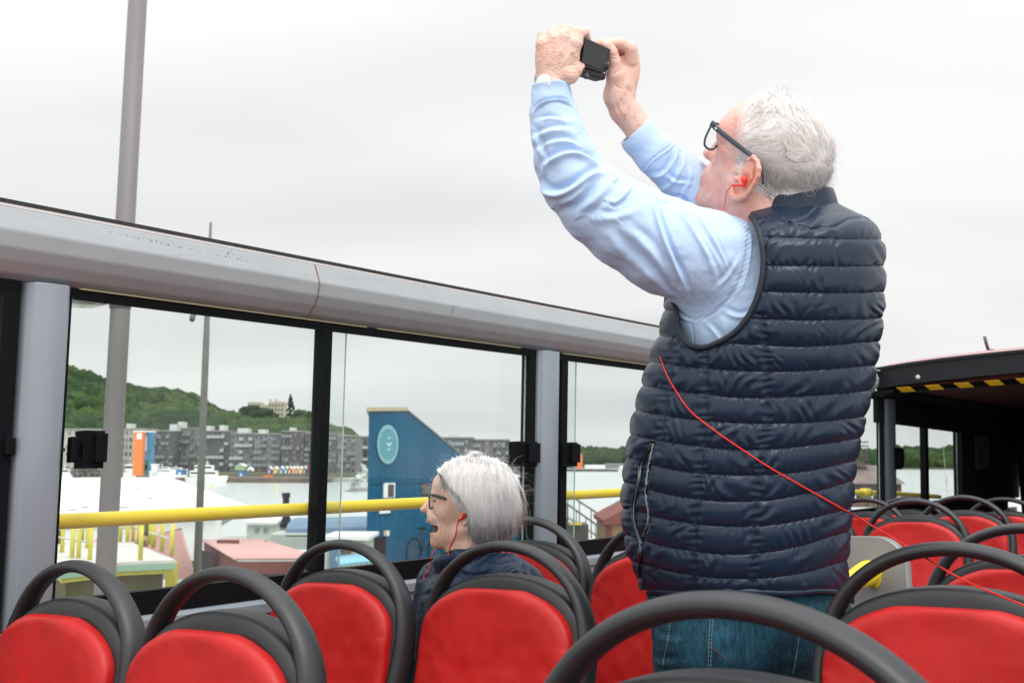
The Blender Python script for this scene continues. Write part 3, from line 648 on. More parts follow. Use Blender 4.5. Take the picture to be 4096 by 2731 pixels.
# ------------------------------------------------------------------ buildings far off
M_pent = mat('penthouse_grey', (.52, .53, .52), .7); M_balw = mat('pale_balcony', (.42, .44, .44), .6); M_win = mat('dark_pane', (.03, .035, .04), .15, spec=.7); M_winl = mat('pale_pane', (.19, .215, .225), .25); M_white = mat('white_paint', (.78, .78, .76), .6)
def wallmat(n_, c): return mat(n_, c, .8, var=(.4, .12, None))
def block(name, label, x0, x1, ytop, ybase, y, depth, m, cols, rows, cat='building', group=None, pent=None, balc=0, wpal=(M_win, M_winl), frac=.5, seed=0, zb=None, step=None, winbal=None):
    a = Y(lp(x0), lp(ytop), y); c = Y(lp(x1), lp(ytop), y); zb = 1.9 if zb is None else zb; W_ = c[0]-a[0]; Hh = a[2]-zb
    root = thing(name, label, cat, ((a[0]+c[0])/2, y, zb), group); g = np.random.default_rng(seed)
    b = MBld().box((a[0], y, zb), (c[0], y+depth, a[2])); 
    b.build('wall', m, root)
    b = MBld().box((a[0]-.2, y-.3, a[2]+.005), (c[0]+.2, y+depth+.2, a[2]+.35)); rf = b.build('roof', M_conc, root)
    if pent:
        for (p0, p1, ph) in pent:
            ph *= .55; pa = Y(lp(p0), lp(ytop), y); pc = Y(lp(p1), lp(ytop), y); bb = MBld().box((pa[0], y+2, a[2]+.36), (pc[0], y+7, a[2]+.36+ph)); bb.build('penthouse', M_pent, rf)
    cw, rh = W_/cols, Hh/rows; wm = bpy.data.meshes.new('window'); src = None
    for r in range(rows):
        for k in range(cols):
            if g.random() < .06: continue
            x = a[0]+cw*(k+.5); z = zb+rh*(r+.5); ww = cw*frac*g.choice([.7, 1, 1.25]); hh = rh*.5
            o = MBld().box((x-ww/2, y-.12, z-hh/2), (x+ww/2, y+.05, z+hh/2)).build('window', wpal[int(g.random() < .4)], root)
    if balc:
        for r in range(1, rows):
            for k in range(cols):
                if g.random() > balc: continue
                x = a[0]+cw*(k+.5); z = zb+rh*r; MBld().box((x-cw*.46, y-1.5, z-.1), (x+cw*.46, y-.13, z+.1)).box((x-cw*.46, y-1.5, z+.11), (x+cw*.46, y-1.42, z+.95)).build('balcony', winbal or M_winl, root)
    return root
gA = 'apartment blocks along the far quay'
dk = wallmat('charcoal_cladding', (.105, .11, .115)); dg = wallmat('grey_cladding', (.17, .175, .18)); bg_ = wallmat('beige_plaster', (.42, .39, .35)); br = wallmat('brown_cladding', (.10, .09, .085)); mg = wallmat('mid_grey_plaster', (.19, .19, .19))
block('apartment_building', 'pale beige block left of the thick lamp post', 120, 232, 986, 1075, 360, 14, bg_, 7, 6, group=gA, seed=1)
block('apartment_building', 'pale beige block seen between the thick pole and the orange tower', 270, 334, 985, 1077, 372, 14, bg_, 7, 6, group=gA, seed=2, pent=[(285, 296, 3)])
block('apartment_building', 'charcoal block with white roof hut, right of the orange tower', 336, 402, 990, 1076, 378, 15, dk, 7, 6, group=gA, balc=.4, seed=3, pent=[(385, 402, 4)])
block('apartment_building', 'charcoal block just left of the thin mast, topped by a long white hut', 404, 456, 984, 1076, 385, 15, dg, 6, 6, group=gA, balc=.5, seed=4, pent=[(404, 416, 4)])
block('apartment_building', 'grey block with pale balconies right of the thin mast', 458, 528, 990, 1078, 376, 15, dk, 7, 6, group=gA, balc=.45, seed=5, pent=[(470, 480, 3), (500, 512, 3.4)], winbal=M_balw)
block('apartment_building', 'dark block with a column of white balconies', 530, 583, 996, 1079, 366, 15, dg, 5, 6, group=gA, balc=.7, seed=6, pent=[(542, 566, 3)], winbal=M_balw)
block('apartment_building', 'mid grey block with alternating pale balconies', 585, 645, 997, 1079, 360, 15, mg, 6, 6, group=gA, balc=.6, seed=7, pent=[(590, 606, 2.4)])
block('apartment_building', 'dark brown block with the tallest roof, before the divider', 648, 700, 991, 1080, 352, 15, br, 6, 7, group=gA, balc=.2, seed=8, pent=[(662, 672, 2)])
block('apartment_building', 'dark grey block hidden partly by the black divider', 702, 775, 996, 1080, 350, 15, dk, 7, 7, group=gA, balc=.4, seed=9)
block('apartment_building', 'greyish block right of the divider seen through doubled glass', 777, 818, 1001, 1084, 345, 15, mg, 4, 6, group=gA, balc=.5, seed=10)
block('apartment_building', 'dark roofed block with two white bands left of the blue house', 820, 900, 1003, 1080, 395, 15, dk, 6, 3, group=gA, seed=11, balc=1, winbal=M_balw)
block('apartment_building', 'brown grey block with tall bays right of the blue roof slope', 1010, 1085, 1005, 1078, 300, 14, br, 8, 5, group=gA, balc=.3, seed=12, pent=[(1028, 1050, 1.2)])
block('apartment_building', 'long brown grey block behind the hair of the seated woman', 1086, 1170, 1010, 1078, 304, 14, wallmat('taupe_cladding', (.15, .13, .125)), 9, 5, group=gA, balc=.3, seed=13)
block('apartment_building', 'low grey block behind the latch beside the grey pillar', 1172, 1262, 1022, 1078, 420, 14, dg, 7, 4, group=gA, seed=14)
# hilltop building: two wings joined by a lower middle
def hilltop():
    y = 985; P = Y(lp(609), lp(965), y); root = thing('hilltop_building', 'pale beige castle-like building on top of the wooded hill', 'building', P); m = wallmat('sand_stone', (.46, .41, .31))
    for (x0, x1, yt, yb) in ((569, 596, 923, 975), (597, 616, 929, 975), (617, 650, 922, 978)):
        a = Y(lp(x0), lp(yt), y); c = Y(lp(x1), lp(yb), y); MBld().box((a[0], y, c[2]), (c[0]-.05, y+16, a[2])).build('wall', m, root)
        for r in range(4):
            for k in range(5):
                x = a[0]+(c[0]-a[0])*(k+.5)/5; z = a[2]-3.5-4.2*r; MBld().box((x-.7, y-.15, z-1), (x+.7, y+.1, z+1)).build('window', M_win, root)
    for x0 in (618, 631): a = Y(lp(x0), lp(918), y); MBld().box((a[0], y+2, a[2]-3.5), (a[0]+1.5, y+5, a[2]+1)).build('turret', m, root)
hilltop()
def simplehut(name, label, cat, x0, x1, yt, yb, y, depth, m, group=None, gable=False, door=True, mdoor=None):
    a = Y(lp(x0), lp(yt), y); c = Y(lp(x1), lp(yb), y); root = thing(name, label, cat, ((a[0]+c[0])/2, y, c[2]), group); w_ = c[0]-a[0]; h = a[2]-c[2]
    b = MBld(); 
    if gable: b.prism([(a[0], y, c[2]), (c[0], y, c[2]), (c[0], y, c[2]+h*.62), ((a[0]+c[0])/2, y, a[2]), (a[0], y, c[2]+h*.62)], (0, 0, 0), (0, depth, 0))
    else: b.box((a[0], y, c[2]), (c[0], y+depth, a[2]))
    b.build('wall', m, root)
    if gable: MBld().prism([(a[0]-w_*.06, y-.1, c[2]+h*.60), ((a[0]+c[0])/2, y-.1, a[2]+.02), (c[0]+w_*.06, y-.1, c[2]+h*.60), (c[0]+w_*.06, y-.1, c[2]+h*.66), ((a[0]+c[0])/2, y-.1, a[2]+h*.07), (a[0]-w_*.06, y-.1, c[2]+h*.66)], (0, 0, 0), (0, depth+.2, 0)).build('roof', M_white, root)
    if door: MBld().box((a[0]+w_*.35, y-.06, c[2]+h*.02), (a[0]+w_*.65, y+.02, c[2]+h*.5)).build('door', mdoor or M_white, root)
    return root
# quay edge of brown piles with things on it
b = MBld(); a = Y(lp(380), lp(1105), 285); c = Y(lp(742), lp(1103), 285); b.box((a[0], 285, -.4), (c[0], 335, 1.15)); struct(b.build('quay', mat('brown_quay', (.12, .085, .065), .9, var=[(.5, .35, (1, 1, .2))])))
b = MBld(); a = Y(lp(742), lp(1103), 300); c = Y(lp(905), lp(1103), 300); b.box((a[0], 300, -.4), (c[0], 340, .9)); struct(b.build('quay', M_conc))
for i in range(60):
    x = Y(lp(540), lp(1100), 284.8)[0]+i*.42
    if i % 1 == 0 and i < 56: pass
pal = {'red': (.5, .04, .03), 'yellow': (.65, .45, .05), 'blue': (.03, .18, .38), 'purple': (.22, .08, .32), 'white': (.75, .75, .73), 'orange': (.7, .16, .03), 'teal': (.05, .3, .3), 'pink': (.6, .25, .3), 'green': (.3, .5, .25), 'rust': (.20, .035, .02)}
PM = {k: mat(k+'_boards', v, .7, var=(2, .12, None)) for k, v in pal.items()}
hs = [(661, 669, 'red'), (670, 676, 'yellow'), (677, 685, 'pink'), (652, 660, 'teal'), (686, 694, 'yellow'), (695, 703, 'blue'), (641, 650, 'blue'), (628, 636, 'yellow'), (615, 622, 'purple')]
for i, (x0, x1, cn) in enumerate(hs):
    simplehut('beach_hut', ['bright red hut on the brown quay', 'yellow hut right next to the bright red one', 'pink hut between two yellow ones on the quay', 'teal hut left of the bright red hut', 'yellow hut beside the blue one near the rust container', 'blue hut nearest the rust coloured container', 'blue hut left of the teal one', 'lone yellow hut right of the purple one', 'small purple hut left end of the hut row'][i], 'hut', x0, x1, 1071, 1087, 292+i % 3, 2.5, PM[cn], 'coloured huts on the far quay', True)
simplehut('container', 'rust red container at the right end of the huts', 'container', 705, 722, 1070, 1085, 292, 3, PM['rust'], door=True, mdoor=PM['rust'])
simplehut('container', 'bright blue container beside the moored yacht', 'container', 547, 560, 1082, 1093, 287, 3, PM['blue'])
simplehut('container', 'low orange crate at the edge of the brown quay', 'container', 604, 626, 1091, 1095, 286, 1.5, PM['orange'], door=False)
simplehut('container', 'dark blue container behind the yacht bow', 'container', 404, 421, 1078, 1090, 300, 3, PM['blue'])
simplehut('marquee', 'pale green tent above the blue container', 'tent', 540, 560, 1065, 1079, 300, 4, PM['green'], gable=True, door=False)
def dome(px, py, r_px, y, label):
    P = Y(lp(px), lp(py), y); r = r_px*1.7415/FPX*y; root = thing('dome_tent', label, 'dome tent', P, 'white domes on the far quay'); n_ = 14; V = []
    for i in range(8):
        a = i/7*pi/2
        for j in range(n_): b2 = 2*pi*j/n_; V.append(P+[r*cos(a)*cos(b2), r*cos(a)*sin(b2), r*1.1*sin(a)])
    mesh('canvas', V, gridF(8, n_, True), M_white, root); MBld().box((P[0]-r*.25, P[1]-r*1.02, P[2]), (P[0]+r*.25, P[1]-r*.9, P[2]+r*.6)).build('entrance', M_win, root)
dome(576, 1081, 8, 292, 'larger white dome right of the blue container'); dome(633, 1077, 6, 294, 'small white dome among the coloured huts')
# orange tower and mural tower
def slab(name, label, cat, x0, x1, yt, yb, y, depth, m, extra=None):
    a = Y(lp(x0), lp(yt), y); c = Y(lp(x1), lp(yb), y); root = thing(name, label, cat, ((a[0]+c[0])/2, y, c[2])); MBld().box((a[0], y, c[2]), (c[0], y+depth, a[2])).build('shaft', m, root); MBld().box((a[0]-.15, y-.15, a[2]+.01), (c[0]+.15, y+depth+.1, a[2]+.3)).build('cap', M_white, root)
    if extra:
        for (u0, u1, v0, v1, mm_) in extra: MBld().box((a[0]+(c[0]-a[0])*u0, y-.08, c[2]+(a[2]-c[2])*v0), (a[0]+(c[0]-a[0])*u1, y-.004, c[2]+(a[2]-c[2])*v1)).build('painted_panel', mm_, root)
slab('orange_tower', 'tall orange tower rising from the marina left of the thin mast', 'tower', 308, 324, 992, 1092, 250, 3, mat('orange_cladding', (.78, .20, .04), .7, var=(1, .08, None)), [(.35, .9, .84, .97, M_white)])
slab('mural_tower', 'blue and teal painted tower beside the orange one', 'tower', 327, 343, 992, 1090, 252, 3, mat('mural_blue', (.05, .20, .34), .7, var=(.8, .5, None)), [(.1, .6, .55, .9, mat('mural_light', (.35, .5, .56), .7)), (.1, .9, .05, .35, mat('mural_teal', (.03, .14, .14), .7)), (.45, .75, .12, .24, M_white)])
slab('orange_tower', 'orange tower across the fjord in the third window', 'tower', 1324, 1338, 1043, 1079, 1100, 12, PM['orange'])
# boats
M_hull = mat('white_hull', (.80, .80, .78), .35, coat=.3)
def boat(name, label, x0, x1, ywl, ydk, ytop, y, group=None, decks=2, m=M_hull, flip=1):
    a = Y(lp(x0), lp(ywl), y)[0]; c = Y(lp(x1), lp(ywl), y)[0]; L0 = c-a; mid = (a+c)/2; zd = Y(lp(x0), lp(ydk), y)[2]; zt = Y(lp(x0), lp(ytop), y)[2]; bw = L0*.13
    root = thing(name, label, 'boat', (mid, y, 0), group); n_ = 24; V = []
    for z, sh, ex in ((-.3, .86, .8), (zd*.4, .95, 1), (zd, 1.0, 1.1)):
        for k in range(n_):
            a_ = 2*pi*k/n_; ca, sa = cos(a_), sin(a_); xx = abs(ca)**.8*np.sign(ca)
            if xx*flip > 0: ww = bw*abs(sa)*(1-.3*abs(xx)); xx *= 1.0
            else: ww = bw*min(1, abs(sa)*1.6)
            V.append((mid+xx*L0/2*sh, y+np.sign(sa)*ww*ex, z+(.12*zd*xx*flip if z > 0 else 0)))
    F = [tuple(r) for r in gridF(3, n_, True)]+[tuple(range(2*n_, 3*n_))]; mesh('hull', V, F, m, root, 'angle')
    z0 = zd; hh = (zt-zd)/max(decks, 1)
    for d in range(decks):
        s_ = .62-.2*d; xx0 = mid-L0*s_*.5-flip*L0*.06; o = MBld().box((xx0, y-bw*.7+.2*d, z0+.01), (xx0+L0*s_, y+bw*.6, z0+hh)).build('cabin', m, root, bevel=.12)
        MBld().box((xx0+L0*.02, y-bw*.7+.2*d-.03, z0+hh*.42), (xx0+L0*s_-L0*.02, y-bw*.7+.2*d+.02, z0+hh*.78)).build('window', M_win, o); z0 += hh+.02
    V, F = tube([(mid, y, z0), (mid, y, z0+hh*.9)], .05+L0*.004, 6); mesh('mast', V, F, m, root)
boat('motor_yacht', 'large white motor yacht moored at the end of the brown quay', 424, 524, 1107, 1093, 1068, 268)
gb = 'white boats in the marina'
boat('harbour_ferry', 'white passenger boat right behind the mural tower', 342, 402, 1092, 1084, 1072, 245, gb, flip=-1)
boat('harbour_ferry', 'white boat between the thick pole and the orange tower', 283, 312, 1092, 1082, 1066, 262, gb, 1)
boat('motorboat', 'small white boat behind the mast and yacht', 375, 432, 1083, 1079, 1073, 310, gb, 1)
boat('motorboat', 'white boat hull at the far left below the black latch', 128, 168, 1096, 1088, 1076, 240, gb, 1)
slab('radar_mast', 'white rounded funnel of a harbour boat beside the mural tower', 'mast', 348, 358, 1068, 1084, 243, 2, M_white)
# people in the marina crowd beside the left pole: too far off to tell apart
g = np.random.default_rng(8); V0 = []; F0 = []; C = []; Rr_ = []
for i in range(90): P = Y(lp(g.uniform(168, 232)), lp(g.uniform(1074, 1092)), 225+g.uniform(0, 10)); C.append(P); Rr_.append(g.uniform(.25, .6))
V, F, c = clumps(C, Rr_, 4, 1.5); o = mesh('marina_clutter', V, F, mat('clutter', (.16, .14, .13), .9, var=(1.2, .8, None)), None, False); o['kind'] = 'stuff'; o['category'] = 'clutter'; o['label'] = 'brown and dark clutter of gear on the marina left of the thick pole'
# bollard markers in the water
for i, (px, py0, py1) in enumerate(((847, 1930, 1954), (1110, 1938, 1964), (2420, 1950, 1962))):
    P = G(px, py1, 0); h = Y(px, py0, P[1])[2]; V, F = tube([P-[0, 0, 1], (P[0], P[1], h)], P[1]*.0009, 8); root = thing('channel_marker', ['pale yellow marker post in the water below the yacht', 'pale yellow marker post in the water below the coloured huts', 'small yellow marker on the water above the handrail in the third window'][i], 'marker post', P, 'yellow marker posts in the water'); mesh('post', V, F, mat('marker_yellow', (.7, .55, .2), .6), root)
# generic glass and steel float, angular plates
g = np.random.default_rng(21); P0 = G(lp(822), lp(1128), 0); root = thing('floating_glass_sculpture', 'angular pale glass and steel heap floating left of the blue house', 'sculpture', P0); mgl = mat('pale_plates', (.50, .53, .52), .25, var=(.5, .4, None))
for i in range(26):
    u = g.uniform(0, 1); px = 800+48*u+g.uniform(-6, 6); py = 1126-58*u*g.uniform(.5, 1.1); C0 = Y(lp(px), lp(py), P0[1]+g.uniform(-2, 3)); s_ = P0[1]*.0055*g.uniform(.5, 1.3)
    A = g.normal(size=(3, 3)); A /= np.linalg.norm(A, axis=1)[:, None]; Pq = [C0+s_*(A[0]*math.cos(t)+A[1]*math.sin(t)*.6) for t in (0, 1.7, 3.3, 4.9)]
    MBld().prism(Pq, (0, 0, 0), A[2]*s_*.12).build('plate', mgl, root)
MBld().box((P0[0]-1.5, P0[1]-1, -.2), (P0[0]+3.5, P0[1]+2.5, .7)).build('float', M_conc, root, bevel=.2)
# right side, low white sheds and an island
for i, (x0, x1, yt, yb, lab) in enumerate(((1345, 1390, 1067, 1077, 'long white shed on the far shore right of the orange tower'), (1392, 1480, 1063, 1076, 'greenish warehouse on the far shore, mostly behind the vest'), (1296, 1318, 1020, 1070, 'pale blue tower block just right of the window latch'))):
    simplehut('warehouse', lab, 'warehouse', x0, x1, yt, yb, 1120+10*i, 20, M_white if i == 0 else (mg if i == 1 else mat('pale_blue_wall', (.12, .30, .38), .5)), 'buildings on the far right shore')
b = MBld(); a = Y(lp(1262), lp(1082), 700); c = Y(lp(1420), lp(1082), 700); b.box((a[0], 700, -.5), (c[0], 760, 1.4)); struct(b.build('breakwater', mat('rock', (.07, .075, .07), .95, var=(.3, .4, None))))
# pavilion behind the dark pillar, with round clock sign
def pavilion():
    y = 60; c0 = Y(lp(2012), lp(1132), y); root = thing('waterside_pavilion', 'brown waterside pavilion with a round sign on its roof, behind the dark pillar', 'pavilion', c0); mb_ = mat('pavilion_brown', (.085, .058, .048), .85, var=(2, .2, None)); mr_ = mat('pavilion_roof', (.20, .155, .145), .8, var=(3, .2, (1, 1, .2)))
    a = Y(lp(1935), lp(1110), y); c = Y(lp(2052), lp(1110), y); zt = a[2]; zr = Y(lp(1960), lp(1068), y)[2]; zb = Y(lp(1960), lp(1150), y)[2]
    k = .09*(c[0]-a[0]); V = [(a[0]-.5, y-.6, zt), (c[0]+.5, y-.6, zt), (c[0]+.5, y+5, zt), (a[0]-.5, y+5, zt), (a[0]+k, y+1.4, zr), (c[0]-k, y+1.4, zr), (c[0]-k, y+3, zr), (a[0]+k, y+3, zr)]
    mesh('roof', V, [(0, 1, 5, 4), (1, 2, 6, 5), (2, 3, 7, 6), (3, 0, 4, 7), (4, 5, 6, 7), (3, 2, 1, 0)], mr_, root, False)
    MBld().box((a[0]-.3, y-.4, zt-.42), (c[0]+.3, y+4.8, zt-.01)).build('beam', mb_, root)
    for i in range(7):
        x = a[0]+(c[0]-a[0])*i/6; MBld().box((x-.14, y-.1, zb), (x+.14, y+.2, zt-.425)).build('post', mb_, root)
    MBld().box((a[0], y-.05, zb+.5), (c[0], y+.02, zb+.62)).build('rail', mb_, root); MBld().box((a[0]-1, y-1, zb-.3), (c[0]+1, y+5.5, zb-.01)).build('deck', M_wood, root)
    cc = Y(lp(1987), lp(1046), y); r = .42; A = np.linspace(0, 2*pi, 29); rg = np.array([(cc[0]+r*cos(t), y+1, cc[2]+r*sin(t)) for t in A]); V, F = tube(rg, .06, 8, False); s_ = mesh('round_sign', V, F, M_wood, root)
    MBld().box((cc[0]-r*.9, y+.95, cc[2]-.04), (cc[0]+r*.9, y+1.05, cc[2]+.04)).build('bar', M_wood, s_); 
    for j in range(3): zz_ = cc[2]+.3+.22*j; MBld().box((cc[0]-.75, y+.97, zz_), (cc[0]+.55, y+1.03, zz_+.07)).build('bar', M_wood, s_)
    MBld().box((cc[0]-.5, y+.7, zr), (cc[0]+.5, y+1.3, cc[2]-r)).build('plinth', mb_, root)
pavilion()
P = G(lp(2176), lp(1131), 0); V, F = tube([P-[0, 0, .5], np.array([Y(lp(2171), lp(1085), P[1])]).ravel(), Y(lp(2165), lp(1002), P[1])], [.05, .04, .03], 8); root = thing('boat_mast', 'thin pale mast standing in the water in the last window', 'mast', P); mesh('pole', V, F, mat('mast_paint', (.5, .42, .42), .5), root); V, F = tube([Y(lp(2174), lp(1093), P[1]-.02), Y(lp(2175.5), lp(1112), P[1]-.02)], .055, 8); mesh('red_band', V, F, PM['pink'], root)
# ------------------------------------------------------------------ near quay: lamp posts, huts, boats, platform
M_pole = mat('galvanised_pole', S(120, 116, 115), .6, metal=.15, var=[(3, .08, (1, 1, .15)), (60, .05, None)])
M_pole2 = mat('weathered_mast', S(104, 106, 98), .6, var=(5, .12, None))
def pole(px0, py0, px1, py1, y, r0, r1, n=20, zb=GZ):
    B_ = Y(px0, py0, y); T_ = Y(px1, py1, y); d = (T_-B_)/(T_[2]-B_[2]); base = B_+d*(zb-B_[2]); return base, d
base, d_ = pole(418, 2368, 551, 0, 11.0, .1, .1)
root = thing('lamp_post', 'thick grey lamp post rising past the rail at the left', 'lamp post', base)
V, F = tube([base, base+d_*2, base+d_*5, base+d_*9.5], [.105, .104, .101, .098], 28); mesh('shaft', V, F, M_pole, root)
V, F = tube([base, base+d_*.05], .17, 24); mesh('base_plate', V, F, M_pole, root)
cc = Y(482, 1197, 11.0); V, F = tube([cc-d_*.035, cc+d_*.02], .135, 28); mesh('collar', V, F, M_pole, root)
V, F = tube([cc-d_*.10, cc+d_*.06], .1095, 28); mesh('sleeve', V, F, M_pole, root)
# shallow lamp pod on a short arm, left of the post
c1 = Y(330, 1195, 11.0); n_ = 32; prof = [(.0, -.115), (.16, -.105), (.27, -.07), (.325, -.02), (.335, .02), (.30, .09), (.0, .13)]; V = []
for r_, z in prof:
    for k in range(n_): V.append(c1+[max(r_, .002)*cos(2*pi*k/n_), max(r_, .002)*sin(2*pi*k/n_), z+.03])
pod = mesh('lamp_pod', V, gridF(len(prof), n_, True), mat('pod_glass', S(150, 152, 148), .15, var=(7, .25, None), coat=.5), root)
V, F = tube([c1+[.26, 0, .03], cc+[-.08, 0, .01]], [.035, .05], 12); mesh('arm', V, F, mat('arm_dark', (.05, .05, .045), .5), root)
base, d_ = pole(790, 2264, 843, 890, 20.0, .1, .1)
root = thing('mast', 'thin weathered grey mast with a cylindrical spotlight in front of the blocks', 'mast', base)
V, F = tube([base, base+d_*(Y(820, 1400, 20.)[2]-GZ), Y(843, 890, 20.)], [.082, .062, .024], 16); mesh('shaft', V, F, M_pole2, root)
a = Y(780, 1232, 20.); c = Y(768, 1278, 19.7); V, F = tube([a, (a+c)/2, c], [.048, .052, .052], 16); sp_ = mesh('spotlight', V, F, mat('spot_grey', (.12, .13, .13), .5), root)
V, F = tube([a, Y(828, 1215, 20.)], .02, 8); mesh('bracket', V, F, M_pole2, root)
V, F = tube([c, c+(c-a)*.04], .045, 16); mesh('lens', V, F, M_win, sp_)
# large white membrane roof
M_tent = mat('white_membrane', (.82, .83, .83), .6, var=[(.35, .05, None), (2.2, .05, None)])
y0 = 42.; ridge = [Y(lp(x), lp(y_), 62.) for x, y_ in ((60, 1101), (200, 1096), (390, 1096), (422, 1106))]
eave = [Y(lp(x), lp(y_), 40.) for x, y_ in ((60, 1180), (180, 1182), (390, 1176), (500, 1170))]
tip = Y(lp(573), lp(1163), 50.); back = [r+np.array([-2, 6, -4.5]) for r in ridge]
root = thing('white_roof_hall', 'long low building with a big white membrane roof behind the lamp post', 'building', (eave[1][0], 45, 0))
V = ridge+eave+[tip]+back; F = [(4, 5, 1, 0), (5, 6, 2, 1), (6, 7, 3, 2), (7, 8, 3), (0, 1, 10, 9), (1, 2, 11, 10), (2, 3, 12, 11), (3, 8, 12)]
roofm = mesh('roof', V, F, M_tent, root, False); so = roofm.modifiers.new('thick', 'SOLIDIFY'); so.thickness = .15; so.offset = -1
for i in range(14):                              # dark scuffs lying on the membrane
    u, v = rng.uniform(.05, .95), rng.uniform(.08, .75); A = eave[0]*(1-u)+eave[2]*u; Bq = ridge[0]*(1-u)+ridge[2]*u; Pq = A*(1-v)+Bq*v
    M_sc = bpy.data.materials.get('membrane_stain') or mat('membrane_stain', S(226, 223, 217), .9)
    k = 6; mesh('stain', [Pq+np.array([.35*cos(t)*rng.uniform(.5, 1), .5*sin(t), 0])+(Bq-A)/np.linalg.norm(Bq-A)*.5*sin(t)*0+[0, 0, .03+.5*sin(t)*(Bq[2]-A[2])/(Bq[1]-A[1])] for t in np.linspace(0, 2*pi, k, endpoint=False)], [tuple(range(k))], M_sc, roofm, False)
b = MBld(); b.prism([eave[0]-[0, 0, .2], eave[3]-[0, 0, .2], (eave[3][0], eave[3][1], .2), (eave[0][0], eave[0][1], .2)], (0, .3, 0), (0, .6, 0)); b.build('wall', M_white, root)
MBld().box((eave[0][0]-2, 38.5, -.3), (tip[0]+1, 76, .35)).build('float_deck', M_conc, root)
# yellow railed platform
M_py = mat('platform_yellow', (.58, .52, .06), .55, var=(3, .15, None)); M_green = mat('pale_green_edge', (.24, .42, .30), .6); M_deck = mat('pale_deck', (.55, .54, .50), .85, var=(1.5, .15, None)); M_ol = mat('olive_wall', (.085, .085, .02), .8, var=(1.5, .25, None))
zdk = Y(lp(395), lp(1287), 17.6)[2]
root = thing('railed_platform', 'raised pale deck with yellow posts and green edge below the handrail', 'platform', (Y(lp(250), lp(1290), 19)[0], 19, GZ))
c = [G(lp(x), lp(y_), zdk) for x, y_ in ((100, 1272), (108, 1247), (300, 1243), (403, 1285), (285, 1290), (140, 1306))]
c = np.array(c)
MBld().prism(c[[0, 1, 2, 3, 4, 5]][::-1], (0, 0, -.05), (0, 0, 0)).build('deck', M_deck, root)
MBld().prism((c*1.0)[::-1], (0, 0, -.15), (0, 0, -.051)).build('edge_beam', M_green, root)
ci = c.mean(0)+(c-c.mean(0))*.97
MBld().prism(ci[::-1], (0, 0, -.22), (0, 0, -.155)).build('under_beam', M_py, root)
ci = c.mean(0)+(c-c.mean(0))*.86; MBld().prism(ci[::-1], (0, 0, -(zdk-GZ)), (0, 0, -.225)).build('wall', M_ol, root)
def postat(P, h, r=.045, m=M_py): V, F = tube([P, P+[0, 0, h]], r, 8); return V, F
rail_h = .56; tops = []
plist = [(95, 1262), (110, 1250), (142, 1268), (165, 1281), (180, 1281), (200, 1258), (206, 1286), (232, 1250), (276, 1243), (292, 1244), (305, 1243), (318, 1246), (325, 1246), (340, 1250), (343, 1250), (352, 1258), (371, 1266), (394, 1276), (322, 1286), (168, 1240), (188, 1243)]
for x, y_ in plist:
    P = G(lp(x), lp(y_), zdk); V, F = tube([P, P+[0, 0, rail_h*.97]], .040, 8); mesh('post', V, F, M_py, root)
for a_, c_ in (((95, 1262), (206, 1286)), ((206, 1286), (394, 1276)), ((110, 1250), (305, 1243)), ((305, 1243), (394, 1276)), ((95, 1262), (110, 1250))):
    A = G(lp(a_[0]), lp(a_[1]), zdk); B_ = G(lp(c_[0]), lp(c_[1]), zdk)
    for h in (1.0, .5) if a_ != (206, 1286) else (): V, F = tube([A+[0, 0, rail_h*h], B_+[0, 0, rail_h*h]], .018, 6); mesh('rail', V, F, M_deck, root)
for x in (128, 175, 300, 392): P = G(lp(x), lp(1300), zdk-.3); MBld().box((P[0]-.09, P[1], GZ), (P[0]+.09, P[1]+.18, zdk-.24)).build('leg', M_py, root)
P = G(lp(106), lp(1251), zdk); MBld().box((P[0]-.12, P[1]+.2, zdk), (P[0]+.12, P[1]+.45, zdk+.55)).build('cabinet', M_ol, root)
V, F = tube([G(lp(334), lp(1270), zdk)+[0, 0, .3], G(lp(334), lp(1270), zdk)+[0, 0, .55]], .04, 8); mesh('lifebuoy_rack', V, F, M_ol, root)
# plank fence and pale kerb along the quay
for i, (x0, y_0, x1, y_1) in enumerate(((100, 1352, 330, 1322), (330, 1322, 470, 1300))):
    A = G(lp(x0), lp(y_0), GZ+.35); B_ = G(lp(x1), lp(y_1), GZ+.35); root = thing('plank_barrier', ['weathered plank barrier at the foot of the thick lamp post', 'weathered plank barrier right of the yellow legs'][i], 'barrier', (A+B_)/2*[1, 1, 0]+[0, 0, GZ], 'plank barriers on the quay')
    V, F = tube([A, B_], [(.03, .10)]*2, 4, up=(0, 0, 1)); mesh('plank', V, F, M_wood, root, False)
    for u in (.05, .5, .95): P = A*(1-u)+B_*u; MBld().box((P[0]-.06, P[1]-.03, GZ), (P[0]+.06, P[1]+.05, GZ+.38)).build('post', M_wood, root)
g = np.random.default_rng(6); C = []; R_ = []
for i in range(260): u = g.uniform(0, 1); P = G(lp(290+260*u), lp(1335-50*u+g.uniform(-14, 3)), GZ); C.append(P+[0, 0, .08]); R_.append(g.uniform(.04, .16))
V, F, cc_ = clumps(C, R_, 7, .9); o = mesh('quay_weeds', V, F, M_leaf, None, False, attrs={'tone': .5+cc_*.7}); o['kind'] = 'stuff'; o['category'] = 'weeds'; o['label'] = 'olive green weeds growing along the quay edge behind the window sill'
